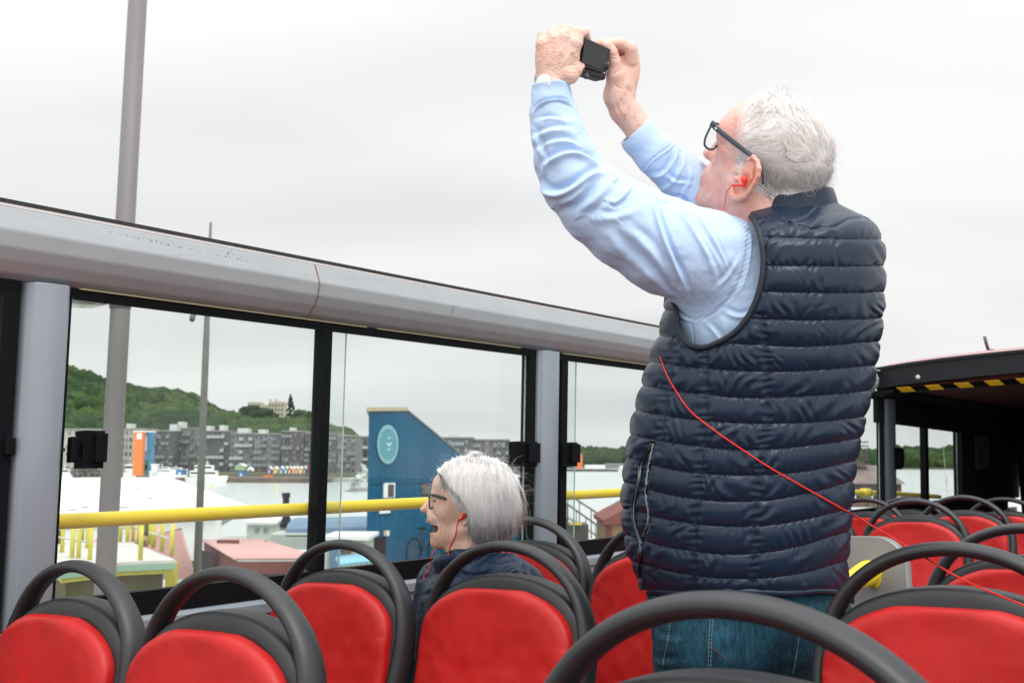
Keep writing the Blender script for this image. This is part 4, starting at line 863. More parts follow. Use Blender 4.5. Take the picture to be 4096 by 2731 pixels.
# red corrugated huts
def corr(name, A, B_, C_, D_, n, amp, m, par, th_=.03):
    """sheet from A->B (along corrugation count) and A->D down the fall"""
    A, B_, C_, D_ = map(lambda q: np.array(q, float), (A, B_, C_, D_)); nn = n*6; nrm = np.cross(B_-A, D_-A); nrm /= np.linalg.norm(nrm); nrm *= np.sign(nrm[2]) if abs(nrm[2]) > .05 else 1
    V = []
    for j in range(2):
        P0, P1 = (A, B_) if j == 0 else (D_, C_)
        for i in range(nn+1): u = i/nn; V.append(P0*(1-u)+P1*u+nrm*amp*abs(sin(pi*n*u))**.7)
    o = mesh(name, V, gridF(2, nn+1), m, par, False); s_ = o.modifiers.new('t', 'SOLIDIFY'); s_.thickness = th_; return o
M_rr = mat('faded_red_roof', S(205, 158, 152), .6, var=[(1.2, .08, None), (9, .05, None)]); M_rw = mat('brown_red_wall', S(116, 66, 60), .75, var=(3, .12, None)); M_pw = mat('pinkish_wall', S(186, 140, 132), .75, var=[(2, .1, None)])
y1, y2 = 24.0, 28.5
tl, tr, bl, brr = Y(lp(466), lp(1243), y2), Y(lp(600), lp(1241), y2+1), Y(lp(540), lp(1287), y1), Y(lp(745), lp(1286), y1+.3)
tr2 = Y(lp(650), lp(1255), y2+.5)
root = thing('red_hut', 'low hut with pale red corrugated roof right of the thin mast', 'hut', ((bl[0]+brr[0])/2, y1, GZ-.6))
corr('roof', tl, tr, brr, bl, 24, .03, M_rr, root)
MBld().prism([tl, bl, (bl[0], bl[1], .3), (tl[0], tl[1], .3)], (.05, 0, -.05), (.12, 0, -.05)).build('wall', M_rw, root)
b = MBld(); b.prism([bl-[0, 0, .02], brr-[0, 0, .02], (brr[0], brr[1], brr[2]-.30), (bl[0], bl[1], bl[2]-.30)], (0, -.04, 0), (0, .02, 0)); b.build('fascia', M_rw, root)
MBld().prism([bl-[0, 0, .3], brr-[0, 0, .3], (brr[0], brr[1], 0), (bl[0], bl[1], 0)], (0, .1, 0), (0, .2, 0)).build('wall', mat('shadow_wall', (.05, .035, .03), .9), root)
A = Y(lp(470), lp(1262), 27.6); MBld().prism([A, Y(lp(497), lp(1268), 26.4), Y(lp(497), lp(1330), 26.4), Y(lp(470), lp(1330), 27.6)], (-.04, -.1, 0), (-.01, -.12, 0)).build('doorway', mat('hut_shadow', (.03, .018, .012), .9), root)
P = (tl*.45+bl*.25+tr*.3); MBld().box(P+[-.28, -.1, .02], P+[.25, .1, .14]).build('roof_vent', M_rw, root)
for x, y_ in ((473, 1238), (611, 1241)):
    P = Y(lp(x), lp(y_), 28.6); V, F = tube([P-[0, 0, .25], P], .05, 8); mesh('post_cap', V, F, PM['red'], root)
# second hut with steep wall behind the platform
root = thing('red_hut', 'hut with steep pinkish corrugated wall behind the yellow platform', 'hut', Y(lp(370), lp(1320), 26)*[1, 1, 0]+[0, 0, .3])
a, b2, c2, d2 = Y(lp(300), lp(1246), 30), Y(lp(418), lp(1216), 26), Y(lp(452), lp(1330), 24.5), Y(lp(310), lp(1330), 28)
corr('wall', a, b2, c2, d2, 26, .02, M_pw, root)
t1, t2, t3, t4 = Y(lp(285), lp(1252), 29.5), Y(lp(372), lp(1229), 27.5), Y(lp(372), lp(1207), 33), Y(lp(300), lp(1215), 35)
corr('roof', t1, t2, t3, t4, 14, .02, M_rr, root)
MBld().prism([t1, t2, t2-[0, 0, .18], t1-[0, 0, .18]], (0, -.05, 0), (0, -.01, 0)).build('fascia', M_rw, root)
MBld().prism([b2, b2-[0, 0, .12], a-[0, 0, .12], a], (0, -.06, .05), (0, -.02, .05)).build('ridge_cap', M_rw, root)
root = thing('red_hut', 'small red roofed hut left of the thick lamp post behind the posts', 'hut', Y(lp(235), lp(1270), 30)*[1, 1, 0]+[0, 0, .3])
t1, t2, t3, t4 = Y(lp(196), lp(1256), 30), Y(lp(262), lp(1248), 30), Y(lp(262), lp(1232), 33), Y(lp(215), lp(1240), 33)
corr('roof', t1, t2, t3, t4, 10, .02, M_rr, root); MBld().prism([t1, t2, t2*[1, 1, 0]+[0, 0, .3], t1*[1, 1, 0]+[0, 0, .3]], (0, .1, -.03), (0, .3, -.03)).build('wall', M_rw, root)
# houseboat with chimney and blue canopy
yb = 33.; P0 = Y(lp(650), lp(1260), yb); root = thing('houseboat', 'white houseboat with a black chimney and blue rounded canopy behind the red hut', 'boat', P0*[1, 1, 0])
M_bw = mat('boat_white', (.74, .76, .73), .5, var=(1, .05, None)); M_can = mat('blue_canopy', (.13, .21, .32), .6, var=(2, .1, None)); M_gg = mat('grey_green_side', (.42, .47, .42), .6, var=(1, .08, None))
def yb_box(name, x0, x1, yt, yb_, yy, dep, m, par=root, bev=.05):
    a = Y(lp(x0), lp(yt), yy); c = Y(lp(x1), lp(yb_), yy); return MBld().box((a[0], yy, min(c[2], a[2]-.05)), (c[0], yy+dep, a[2])).build(name, m, par, bevel=bev)
yb_box('cabin', 566, 700, 1204, 1262, yb, 3.2, M_gg); yb_box('roof', 562, 640, 1193, 1206, yb-.15, 3.6, M_bw, bev=.12)
yb_box('cabin', 620, 840, 1224, 1290, yb-1.5, 1.4, M_gg); yb_box('hull', 560, 850, 1262, 1330, yb-1.6, 6, M_bw)
A = Y(lp(656), lp(1228), yb-1.4); B_ = Y(lp(870), lp(1222), yb-1.4); n_ = 12; V = []
for X_ in (A, B_):
    for k in range(n_+1): t = pi*k/n_; V.append(X_+[0, 1.3-1.3*cos(t), .42*sin(t)**.7])
o = mesh('canopy', V, [(i, i+1, n_+2+i, n_+1+i) for i in range(n_)]+[tuple(range(n_, -1, -1)), tuple(range(n_+1, 2*n_+2))], M_can, root, 'angle')
yb_box('canopy_edge', 655, 880, 1228, 1233, yb-1.5, .1, M_bw, bev=.01)
for x in (585, 605, 740, 775): yb_box('window', x, x+9, 1212 if x < 700 else 1240, 1222 if x < 700 else 1250, yb-.04 if x < 700 else yb-1.56, .03, M_winl, bev=0)
c = Y(lp(657), lp(1203), yb); t = Y(lp(657), lp(1131), yb); V, F = tube([c-[0, 0, .1], c+[0, 0, .25], c+(t-c)*.2, t-(t-c)*.16, t-(t-c)*.15, t], [.20, .11, .10, .10, .125, .125], 14); mesh('chimney', V, F, M_blk, root)
V, F = tube([Y(lp(640), lp(1259), 24.), Y(lp(700), lp(1290), 24.)], .02, 5)
# blue corrugated sheet roof and grey shed at the foot of the blue house
root = thing('blue_roof_shed', 'small shed with light blue ribbed roof at the foot of the blue house', 'shed', Y(lp(800), lp(1300), 17)*[1, 1, 0]+[0, 0, GZ])
corr('roof', Y(lp(772), lp(1285), 18.2), Y(lp(858), lp(1274), 18.6), Y(lp(888), lp(1290), 16.2), Y(lp(785), lp(1302), 16.2), 9, .03, mat('light_blue_sheet', (.20, .46, .62), .5, var=(2, .15, None)), root)
a = Y(lp(776), lp(1288), 17.9); MBld().box((a[0], 16.6, GZ), (a[0]+1.9, 17.8, a[2]-.15)).build('wall', mat('teal_wall', (.03, .15, .19), .8), root)
root = thing('storage_box', 'pale grey storage shed between the divider and the blue house', 'shed', Y(lp(795), lp(1290), 22)*[1, 1, 0]+[0, 0, GZ])
a = Y(lp(752), lp(1240), 22); c = Y(lp(836), lp(1288), 22); MBld().box((a[0], 22, .8), (c[0], 23.5, a[2])).build('wall', M_gg, root); MBld().box((a[0]-.1, 21.9, a[2]+.005), (c[0]+.1, 23.6, a[2]+.08)).build('roof', M_bw, root)
a = Y(lp(784), lp(1257), 21.95); MBld().box((a[0], 21.9, a[2]-.1), (a[0]+.22, 21.98, a[2]+.02)).build('sign', M_wood, root); a = Y(lp(758), lp(1262), 21.9); MBld().box((a[0], 21.9, a[2]-.35), (a[0]+.25, 21.98, a[2])).build('crate', mat('dusty_blue', (.1, .2, .32), .7), root)
# ---- the blue plank house
ang = radians(26); Pc = D(lp(850), lp(1100), 25.0); fd = np.array([sin(ang), cos(ang), 0.]); fn_ = np.array([cos(ang), -sin(ang), 0.]); bk = np.array([-.10, .995, 0.])   # along the front, outward normal
def FP(px, py, off=0.):
    v = Rr(lp(px), lp(py)); t = ((Pc+fn_*off-CAM)@fn_)/(v@fn_); return CAM+v*t
root = thing('blue_plank_house', 'blue plank clad building with steep slanted roof and a round sign', 'building', FP(850, 1400)*[1, 1, 0]+[0, 0, GZ])
M_blue = mat('blue_planks', (.001, .088, .175), 1.0, spec=.05, var=[(30, .12, (1, 1, .03)), (1.5, .12, None)])
TLp, TRp, E1 = FP(850, 946), FP(932, 944), FP(1052, 1042)
u_ = lambda P: (P-TLp)@fd
prof = [(0, TLp[2]), (u_(TRp), TRp[2]), (u_(E1), E1[2]), (u_(FP(1300, 1200)), FP(1300, 1200)[2])]
ueq = np.array([p[0] for p in prof]); zeq = np.array([p[1] for p in prof]); umax = ueq[-1]; nb = int(umax/.10); V = []
b = MBld()
for i in range(nb):                             # vertical boards, one wall mesh with real battens
    u0 = i*umax/nb; u1 = (i+1)*umax/nb-.012; z0_, z1_ = np.interp([u0, u1], ueq, zeq); off = .004 if i % 2 else 0.
    q = [TLp*[1, 1, 0]+fd*u0+[0, 0, .2], TLp*[1, 1, 0]+fd*u1+[0, 0, .2], TLp*[1, 1, 0]+fd*u1+[0, 0, z1_], TLp*[1, 1, 0]+fd*u0+[0, 0, z0_]]
    b.prism(q, fn_*(-.02), fn_*(.012+off))
b.build('cladding', M_blue, root)
base_ = [TLp*[1, 1, 0]+fd*u+[0, 0, z-.01] for u, z in zip(ueq, zeq)]; poly = [TLp*[1, 1, 0]+[0, 0, .2]]+base_+[TLp*[1, 1, 0]+fd*umax+[0, 0, .2]]
MBld().prism(poly, -fn_*.03, -fn_*.03+bk*3.5).build('wall', M_blue, root)
b = MBld(); pr = [TLp*[1, 1, 0]+fd*(u-(.25 if i == 0 else 0))+[0, 0, z] for i, (u, z) in enumerate(zip(ueq, zeq))]
b.prism([pr[0]+[0, 0, .01], pr[1]+[0, 0, .01], pr[1]+[0, 0, .10], pr[0]+[0, 0, .10]], fn_*.06, bk*3.6); b.build('roof_edge', mat('pale_timber', (.45, .36, .24), .7), root)
b = MBld(); b.prism([pr[1]+[0, 0, .01], pr[2]+[0, 0, .01], pr[3]+[0, 0, .01], pr[3]+[0, 0, .06], pr[2]+[0, 0, .06], pr[1]+[0, 0, .06]], fn_*.04, bk*3.6); b.build('roof_slope', mat('slope_trim', (.10, .13, .14), .7), root)
b = MBld(); u0 = 0; 
zb1 = FP(850, 1110)[2]; b.prism([TLp*[1, 1, 0]+[0, 0, zb1], TLp*[1, 1, 0]+fd*umax*.9+[0, 0, zb1], TLp*[1, 1, 0]+fd*umax*.9+[0, 0, zb1+.05], TLp*[1, 1, 0]+[0, 0, zb1+.05]], fn_*.025, fn_*.04); b.build('belt_board', M_blue, root)
def frontbox(name, x0, x1, yt, yb_, m, o0, o1, par=root):
    A, B_, C_, D_ = FP(x0, yt), FP(x1, yt), FP(x1, yb_), FP(x0, yb_); zt, zb_ = A[2], D_[2]; A[2] = B_[2] = zt; C_ = B_*[1, 1, 0]+[0, 0, zb_]; D_ = A*[1, 1, 0]+[0, 0, zb_]
    return MBld().prism([D_, C_, B_, A], fn_*o0, fn_*o1).build(name, m, par)
f_ = frontbox('window', 878, 903, 1109, 1143, M_white, .025, .06); frontbox('pane', 886.5, 900, 1112, 1141, mat('brown_pane', (.05, .035, .03), .2), .061, .066, f_)
f_ = frontbox('window', 966, 984, 1111, 1136, mat('brown_frame', (.12, .075, .04), .7), .025, .06); frontbox('pane', 969, 982, 1114, 1134, M_win, .061, .066, f_)
frontbox('vent_cover', 868, 892, 1171, 1179, M_white, .03, .06); frontbox('doorway', 846, 884, 1236, 1292, M_blk, .026, .03); frontbox('wall_lamp', 879, 885, 1218, 1230, mat('lamp_cream', (.75, .68, .5), .5), .03, .12)
# round sign: disc, ring of lettering marks, three birds
sc_ = FP(890, 1020, .05); rad = abs(FP(890, 975, .05)[2]-sc_[2])*1.0; rh = rad*.98
def disc(name, r0, m, o0, o1, par, zc=0., n=40): 
    P = [sc_+fd*r0*rh/rad*cos(t)+np.array([0, 0, zc+r0*sin(t)]) for t in np.linspace(0, 2*pi, n, endpoint=False)]; return MBld().prism(P, fn_*o0, fn_*o1).build(name, m, par)
sg = disc('round_sign', rad, mat('sign_pale', (.15, .36, .41), .7), 0, .02, root); disc('sign_field', rad*.80, mat('sign_teal', (.075, .27, .33), .7), .0205, .028, sg)
M_sgn = mat('sign_white', (.48, .62, .63), .7)
for k in range(34):                              # short strokes round the rim, too small to read in the photo
    t = 2*pi*k/34; 
    if k % 7 == 6: continue
    c_ = sc_+fd*rad*.89*cos(t)+np.array([0, 0, rad*.89*sin(t)]); e1 = fd*cos(t)+np.array([0, 0, sin(t)]); e2 = -fd*sin(t)+np.array([0, 0, cos(t)]); l_ = rad*.06*(.7+.6*((k*7) % 3)/2); w2 = rad*.018
    MBld().prism([c_-e1*l_-e2*w2, c_+e1*l_-e2*w2, c_+e1*l_+e2*w2, c_-e1*l_+e2*w2], fn_*.0205, fn_*.026).build('rim_letter', M_sgn, sg)
for zc, s_ in ((.32, .8), (.02, 1.25), (-.26, .85)):
    c_ = sc_+np.array([0, 0, rad*zc]); q = rad*.17*s_; w_ = [(-1.35, .42), (-.7, .30), (-.22, .02), (0, .14), (.22, .02), (.7, .30), (1.35, .42), (.95, -.05), (.45, -.30), (.12, -.62), (-.12, -.62), (-.45, -.30), (-.95, -.05)]
    P = [c_+fd*a*q+np.array([0, 0, b3*q]) for a, b3 in w_]; V = np.array(P+[c_-[0, 0, .2*q]]); V = np.concatenate([V+fn_*.034]); n2 = len(P)
    mesh('bird', V, [(i, (i+1) % n2, n2) for i in range(n2)], M_sgn, sg, False).modifiers.new('t', 'SOLIDIFY').thickness = .008
# bicycle leaning at the foot of the blue house
def bicycle():
    B0 = FP(972, 1288, .35); zb = GZ; c1 = FP(950, 1270, .3)*[1, 1, 0]; c2 = c1+fd*1.05; r = .34; root = thing('bicycle', 'dark bicycle leaning against the blue house, beside the chin of the seated woman', 'bicycle', (c1+c2)/2+[0, 0, zb])
    h0 = FP(950, 1268, .3)[2]
    for cc in (c1, c2):
        A = np.linspace(0, 2*pi, 33); V, F = tube([cc+fd*r*cos(t)+np.array([0, 0, h0+r*sin(t)]) for t in A], .022, 8, False); wv = mesh('wheel', V, F, M_blk, root)
        for k in range(8): t = pi*k/8; V, F = tube([cc+fd*r*cos(t)+np.array([0, 0, h0+r*sin(t)]), cc-fd*r*cos(t)+np.array([0, 0, h0-r*sin(t)])], .003, 4); mesh('spoke', V, F, M_side, wv)
    z = lambda q: np.array([0, 0, h0+q]); k1, k2, k3 = c1+fd*.42+z(-.02), c1+fd*.35+z(.48), c1+fd*.85+z(.42)
    for A, B_ in ((c1+z(0), k1), (k1, k2), (k2, k3), (k1, k3), (k3, c2+z(0)), (c1+z(0), k2)): V, F = tube([A, B_], .016, 8); mesh('frame_tube', V, F, mat('bike_frame', (.03, .03, .035), .4), root)
    MBld().box(k2+[-.1, -.08, .06], k2+[.12, .08, .11]).build('saddle', M_blk, root, bevel=.02); V, F = tube([k3, k3+[0, 0, .18], k3+[0, 0, .18]+fn_*.25], .012, 8); mesh('handlebar', V, F, M_blk, root)
bicycle()
# third window: hut, skip and gangway by the water
root = thing('quay_hut', 'brown roofed hut on the quay showing just left of the vest', 'hut', Y(lp(1440), lp(1250), 30)*[1, 1, 0]+[0, 0, .5])
yh = 30.; a = Y(lp(1390), lp(1205), yh); c = Y(lp(1490), lp(1260), yh); ap = Y(lp(1455), lp(1155), yh)
MBld().box((a[0], yh, .6), (c[0], yh+3, a[2])).build('wall', mat('ochre_wall', (.30, .22, .11), .8, var=(2, .15, None)), root)
MBld().prism([Y(lp(1384), lp(1193), yh), ap, Y(lp(1520), lp(1190), yh), Y(lp(1520), lp(1200), yh), Y(lp(1384), lp(1203), yh)], (0, -.3, 0), (0, 3.3, 0)).build('roof', M_rw, root)
MBld().prism([Y(lp(1390), lp(1204), yh), Y(lp(1405), lp(1204), yh), Y(lp(1405), lp(1260), yh), Y(lp(1390), lp(1260), yh)], (0, -.05, 0), (0, -.01, 0)).build('corner_board', M_rw, root)
root = thing('skip', 'dark green bin with yellow lid edge on the quay in the third window', 'bin', Y(lp(1335), lp(1250), 24)*[1, 1, 0]+[0, 0, .8])
a = Y(lp(1306), lp(1204), 24.); c = Y(lp(1352), lp(1270), 24.); MBld().box((a[0], 24, .8), (c[0], 25, a[2])).build('body', mat('bin_green', (.03, .045, .035), .6), root); a2 = Y(lp(1308), lp(1200), 24.); b2 = Y(lp(1336), lp(1205), 24.); MBld().box((a2[0], 23.9, b2[2]), (b2[0], 24.1, a2[2])).build('lid_edge', mat('lid_yellow', (.5, .38, .05), .6), root)
root = thing('gangway', 'grey gangway with handrails sloping down to the water in the third window', 'gangway', Y(lp(1390), lp(1200), 34)*[1, 1, 0])
for (x0, y_0, x1, y_1) in ((1268, 1110, 1448, 1228), (1272, 1135, 1420, 1240)):
    A, B_ = Y(lp(x0), lp(y_0), 34), Y(lp(x1), lp(y_1), 34); V, F = tube([A, B_], .035, 6); mesh('handrail', V, F, M_pole2, root)
    for u in np.linspace(.05, .95, 7): P = A*(1-u)+B_*u; V, F = tube([P, P-[0, 0, .9]], .02, 5); mesh('baluster', V, F, M_pole2, root)
A, B_ = Y(lp(1262), lp(1160), 34.4), Y(lp(1430), lp(1265), 34.4); V, F = tube([A, B_], [(.5, .05)]*2, 4, up=(0, 0, 1)); mesh('walkway', V, F, M_gg, root, False)
# clear plastic bottle standing behind the seated woman's hair
bt = D(2072, 2185, 3.1); root = thing('water_bottle', 'clear plastic bottle just right of the hair of the seated woman', 'bottle', bt); V, F = tube([bt-[0, 0, .05], bt+[0, 0, .02], bt+[0, 0, .06], bt+[0, 0, .075], bt+[0, 0, .095]], [.030, .030, .022, .012, .012], 16); mesh('body', V, F, glassmat('clear_plastic', (.85, .9, .92), 1.5), root); V, F = tube([bt+[0, 0, .0955], bt+[0, 0, .108]], .014, 12); mesh('cap', V, F, M_white, root)
# ------------------------------------------------------------------ sculpting helpers for the two people
from mathutils.bvhtree import BVHTree
def warp(V, d0):                               # rows (px, py, depth offset in px) to world metres
    V = np.asarray(V, float); return D(V[:, 0], V[:, 1], d0+V[:, 2]*d0/FPX)
def bvh(V, F): return BVHTree.FromPolygons([tuple(v) for v in V], [tuple(int(i) for i in f) for f in F])
def zhit(tree, x, y, default=0.):
    r = tree.ray_cast((x, y, -2000), (0, 0, 1)); return r[0][2] if r[0] is not None else default
def on(tree, pts, off=0., n=None, default=-200.):
    P = np.array(pts, float); P = spl(P, n) if n else P; z = []
    for x, y in P: z.append(zhit(tree, x, y, z[-1] if z else default))
    z = np.array(z)
    if len(z) > 4: z = np.convolve(np.pad(z, 2, mode='edge'), np.ones(5)/5, 'valid')
    return np.column_stack([P, z-off])
def strokes(V, N, lst):
    x, y = V[:, 0], V[:, 1]; h = np.zeros(len(V)); face = np.clip(-N[:, 2]*1.6+.15, 0, 1)
    for poly, w_, a, kind in lst:
        poly = spl(np.array(poly, float), 8*len(poly)); lo = poly.min(0)-3*w_; hi = poly.max(0)+3*w_; m = (x > lo[0]) & (x < hi[0]) & (y > lo[1]) & (y < hi[1])
        if not m.any(): continue
        d, s_ = pdist(x[m], y[m], poly); q = d/w_
        # fade towards both ends of the stroke
        e0 = np.hypot(x[m]-poly[0, 0], y[m]-poly[0, 1]); e1 = np.hypot(x[m]-poly[-1, 0], y[m]-poly[-1, 1]); L0 = np.hypot(*(poly[-1]-poly[0])); tp = np.clip(np.minimum(e0, e1)/(L0*.28+1e-6), .12, 1)
        g_ = -np.exp(-q*q) if kind == 'g' else (np.exp(-q*q) if kind == 'r' else s_*q*np.exp(-q*q)*2.33)
        h[m] += a*g_*tp*face[m]
    return V+N*h[:, None]
def hairmesh(name, paths, w_, m, d0, parent, tip=.25, C=None, R=None):
    """paths (n, k, 3) in picture units; three sided tapering strands"""
    P = np.asarray(paths, float); n, k, _ = P.shape; T = np.gradient(P, axis=1); T /= np.linalg.norm(T, axis=2)[..., None]+1e-9
    a = np.cross(T, [0.3, 0.2, 1.0]); a /= np.linalg.norm(a, axis=2)[..., None]+1e-9; b = np.cross(T, a)
    ww = np.asarray(w_)*np.ones(n); tp = np.concatenate([[.7], np.linspace(1, tip, k-1)])
    R_ = (ww[:, None]*tp[None])[..., None]; V = []
    if C is None:
        for j in range(3): t = 2*pi*j/3; V.append(P+R_*(a*cos(t)+b*sin(t)))
    else:                                        # flattened strands that lie along the head
        n3 = (P-np.array(C))/np.array(R)**2; n3 /= np.linalg.norm(n3, axis=2)[..., None]+1e-9; s3 = np.cross(T, n3); s3 /= np.linalg.norm(s3, axis=2)[..., None]+1e-9
        V = [P-s3*R_, P+n3*R_*.4, P+s3*R_]
    V = np.stack(V, 2).reshape(-1, 3)           # n, k, 3 sides
    i = np.arange(n)[:, None, None]; s_ = np.arange(k-1)[None, :, None]; j = np.arange(3)[None, None, :]; b0 = (i*k+s_)*3
    F = np.stack([b0+j, b0+(j+1) % 3, b0+3+(j+1) % 3, b0+3+j], -1).reshape(-1, 4)
    gr = np.random.default_rng(1); lock = vnoise(np.stack([P[:, 0, 0]*.055+P[:, -1, 0]*.05, P[:, 0, 1]*.03+P[:, -1, 1]*.03], 1), 77); tone = np.repeat(np.clip(.72+lock*.75+gr.normal(0, .22, n), 0, 1), k*3)
    o = mesh(name, warp(V, d0), F, m, parent, True, attrs={'tone': tone})
    if C is not None:                            # soft shading: strands take part of the direction of the head under them
        e_ = (V-np.array(C))/np.array(R)**2; e_ /= np.linalg.norm(e_, axis=1)[:, None]+1e-9; wn = e_[:, :1]*RW-e_[:, 1:2]*UW+e_[:, 2:]*FW; wn /= np.linalg.norm(wn, axis=1)[:, None]+1e-9
        o.data.normals_split_custom_set_from_vertices(wn.astype(np.float32))
    return o
def hairmat(name, c0, c1, sheen=.2):
    m = mat(name, c0, .55, spec=.35); t = m.node_tree; b = t.nodes['Principled BSDF']; a = t.nodes.new('ShaderNodeAttribute'); a.attribute_name = 'tone'; mx_ = t.nodes.new('ShaderNodeMix'); mx_.data_type = 'RGBA'
    t.links.new(a.outputs['Fac'], mx_.inputs[0]); mx_.inputs[6].default_value = (*c0, 1); mx_.inputs[7].default_value = (*c1, 1); t.links.new(mx_.outputs[2], b.inputs['Base Color'])
    tr = t.nodes.new('ShaderNodeBsdfTranslucent'); t.links.new(mx_.outputs[2], tr.inputs[0]); ms = t.nodes.new('ShaderNodeMixShader'); ms.inputs[0].default_value = .12; t.links.new(b.outputs[0], ms.inputs[1]); t.links.new(tr.outputs[0], ms.inputs[2])
    t.links.new(ms.outputs[0], t.nodes['Material Output'].inputs[0]); return m
M_skin = mat('skin', (.72, .42, .34), .48, var=[(90, .05, None)], bump=[(900, .25, .0006, 'voronoi'), (260, .25, .0010, 'noise')], sss=.18, attr='skin', spec=.4)
# ------------------------------------------------------------------ the standing man
DM = 1.95; MP = DM/FPX
man = thing('person', 'standing person in navy quilted vest and light blue shirt raising a camera', 'person', BP([2.02, .93, -1.185]))
Ox, Oy = 3105., 590.; ta = radians(25); lv = np.array([.4226, 0, .9063]); fv = np.array([-.9063, 0, .4226]); up_ = np.array([0, -1., 0])
f3 = fv*cos(ta)+up_*sin(ta); u3 = -fv*sin(ta)+up_*cos(ta); RH = np.stack([f3, u3, lv], 1); O3 = np.array([Ox, Oy, 0.])
def H(x, y, l=0.): return np.array([x, y, .4663*(Ox-x+.4226*l)+.9063*l])
b = SDF((2090, 66, -300), (3420, 1010, 330), 2.5)
b.ell(O3, (248, 186, 160), RH)
b.ell(H(2945, 535), (66, 82, 122), RH, 30); b.ell(H(2950, 650), (96, 118, 112), RH, 34)
b.ell(H(2890, 742), (84, 84, 92), RH, 30)
for g in (-1, 1):
    b.cap(H(2802, 790), H(2985+g*-0, 800, g*104), 34, 44, 40); b.ell(H(2928, 612, g*84), (44, 34, 30), RH, 34)
b.ell(H(2790, 792), (46, 40, 50), RH, 24)
b.cap(H(2870, 800), (3010, 865, 20), 66, 95, 40)
b.cap((3010, 740, 10), (3090, 960, 30), 128, 150, 40); b.cap((3170, 720, 0), (3180, 960, 30), 120, 150, 30)
b.ell(H(2860, 708), (50, 58, 60), RH, 24)
b.cap(H(2893, 553), H(2846, 614), 13, 20, 12); b.cap(H(2905, 575, 0), H(2868, 628, 0), 22, 30, 16); b.ell(H(2839, 616), (28, 24, 26), RH, 10)
for g in (-1, 1): b.ell(H(2858, 632, g*25), (23, 18, 13), RH, 8)
b.ell(H(2845, 645, -15), (8, 11, 6), RH, 4, True); b.ell(H(2840, 643, 15), (8, 11, 6), RH, 4, True)
b.chain([H(2836, 700, -34), H(2821, 701, -14), H(2819, 702, 8), H(2832, 702, 34)], 11, 8); b.chain([H(2833, 733, -32), H(2818, 730, -14), H(2816, 730, 8), H(2828, 732, 32)], 12, 8)
b.chain([H(2826, 716, -44), H(2804, 714, -16), H(2800, 714, 10), H(2815, 716, 40)], 3.5, 0) if False else None
b.cap(H(2800, 716, -10), H(2838, 718, -46), 4, 3, 4, True)
for g in (-1, 1): b.ell(H(2896, 562, g*50), (26, 22, 28), RH, 14, True); b.ell(H(2912, 566, g*50), (22, 21, 24), RH, 6); b.cap(H(2884, 536, g*18), H(2912, 528, g*86), 13, 10, 14)
# ears
e1 = H(2950, 795, -175)-H(3015, 640, -192); e1 /= np.linalg.norm(e1); e2 = H(3032, 715, -207)-H(2945, 715, -163); e2 -= e1*(e1@e2); e2 /= np.linalg.norm(e2); e3 = np.cross(e1, e2)
b.ell(H(2984, 716, -180), (84, 46, 9), np.stack([e1, e2, e3], 1), 10)
b.chain([H(2992, 668, -168), H(2996, 640, -180), H(3013, 628, -192), H(3030, 646, -204), H(3036, 674, -211), H(3032, 704, -211), H(3020, 732, -207), H(3002, 762, -199), H(2984, 783, -190)], [8, 8, 9, 10, 11, 11, 10, 10, 10], 6, 4)
b.chain([H(2984, 783, -190), H(2960, 794, -182), H(2942, 795, -176), H(2929, 780, -170), H(2930, 752, -164)], [11, 14, 14, 12, 9], 7, 4)
b.ell(H(2972, 716, -200), (30, 27, 22), np.stack([e1, e2, e3], 1), 8, True); b.ell(H(3008, 668, -206), (26, 7, 14), np.stack([e1, e2, e3], 1), 5, True)
b.chain([H(3012, 672, -196), H(3005, 715, -200), H(2980, 752, -190)], 7, 5, 3); b.ell(H(2948, 716, -170), (15, 11, 10), RH, 6)
b.ell(H(3020, 700, 178), (60, 40, 12), np.stack([e1*[1, 1, -1], e2*[1, 1, -1], e3*[1, 1, -1]], 1), 10)
# left hand (nearer), back towards the viewer, fingers over the top of the camera
ZL = -66.
b.chain([(2225, 560, ZL), (2212, 420, ZL), (2207, 330, ZL)], [62, 58, 56], 0, 10)
for (kx, ky, r1) in ((2300, 172, 31), (2258, 150, 32), (2215, 156, 31), (2172, 178, 29)): b.cap((2207+(kx-2235)*.35, 318, ZL+6), (kx, ky, ZL-6), 42, r1, 18)
b.ell((2232, 240, ZL-2), (84, 92, 44), None, 20)
FL = [([(2300, 172, -74), (2313, 133, -54), (2335, 128, -8), (2350, 170, 40), (2352, 200, 62)], [29, 25, 22, 19, 16]),
      ([(2258, 150, -74), (2262, 126, -50), (2280, 126, -2), (2306, 166, 46), (2312, 196, 66)], [30, 27, 24, 20, 16]),
      ([(2215, 156, -72), (2216, 130, -48), (2234, 132, 0), (2264, 172, 44), (2276, 200, 62)], [29, 25, 22, 19, 16]),
      ([(2172, 178, -68), (2172, 146, -44), (2188, 148, 0), (2222, 186, 36), (2240, 210, 50)], [27, 23, 20, 17, 14])]
for P, r_ in FL: b.chain(P, r_, 7, 4)
b.cap((2222, 300, ZL+8), (2276, 300, ZL-16), 42, 37, 16); b.chain([(2276, 300, -84), (2302, 280, -74), (2316, 262, -40), (2322, 256, -8)], [35, 27, 22, 17], 14, 6)
# knuckle dimples between the fingers
for x, y in ((2281, 118), (2237, 112), (2193, 122)): b.cap((x, y-22, -82), (x-2, y+22, -92), 5, 3, 7, True)
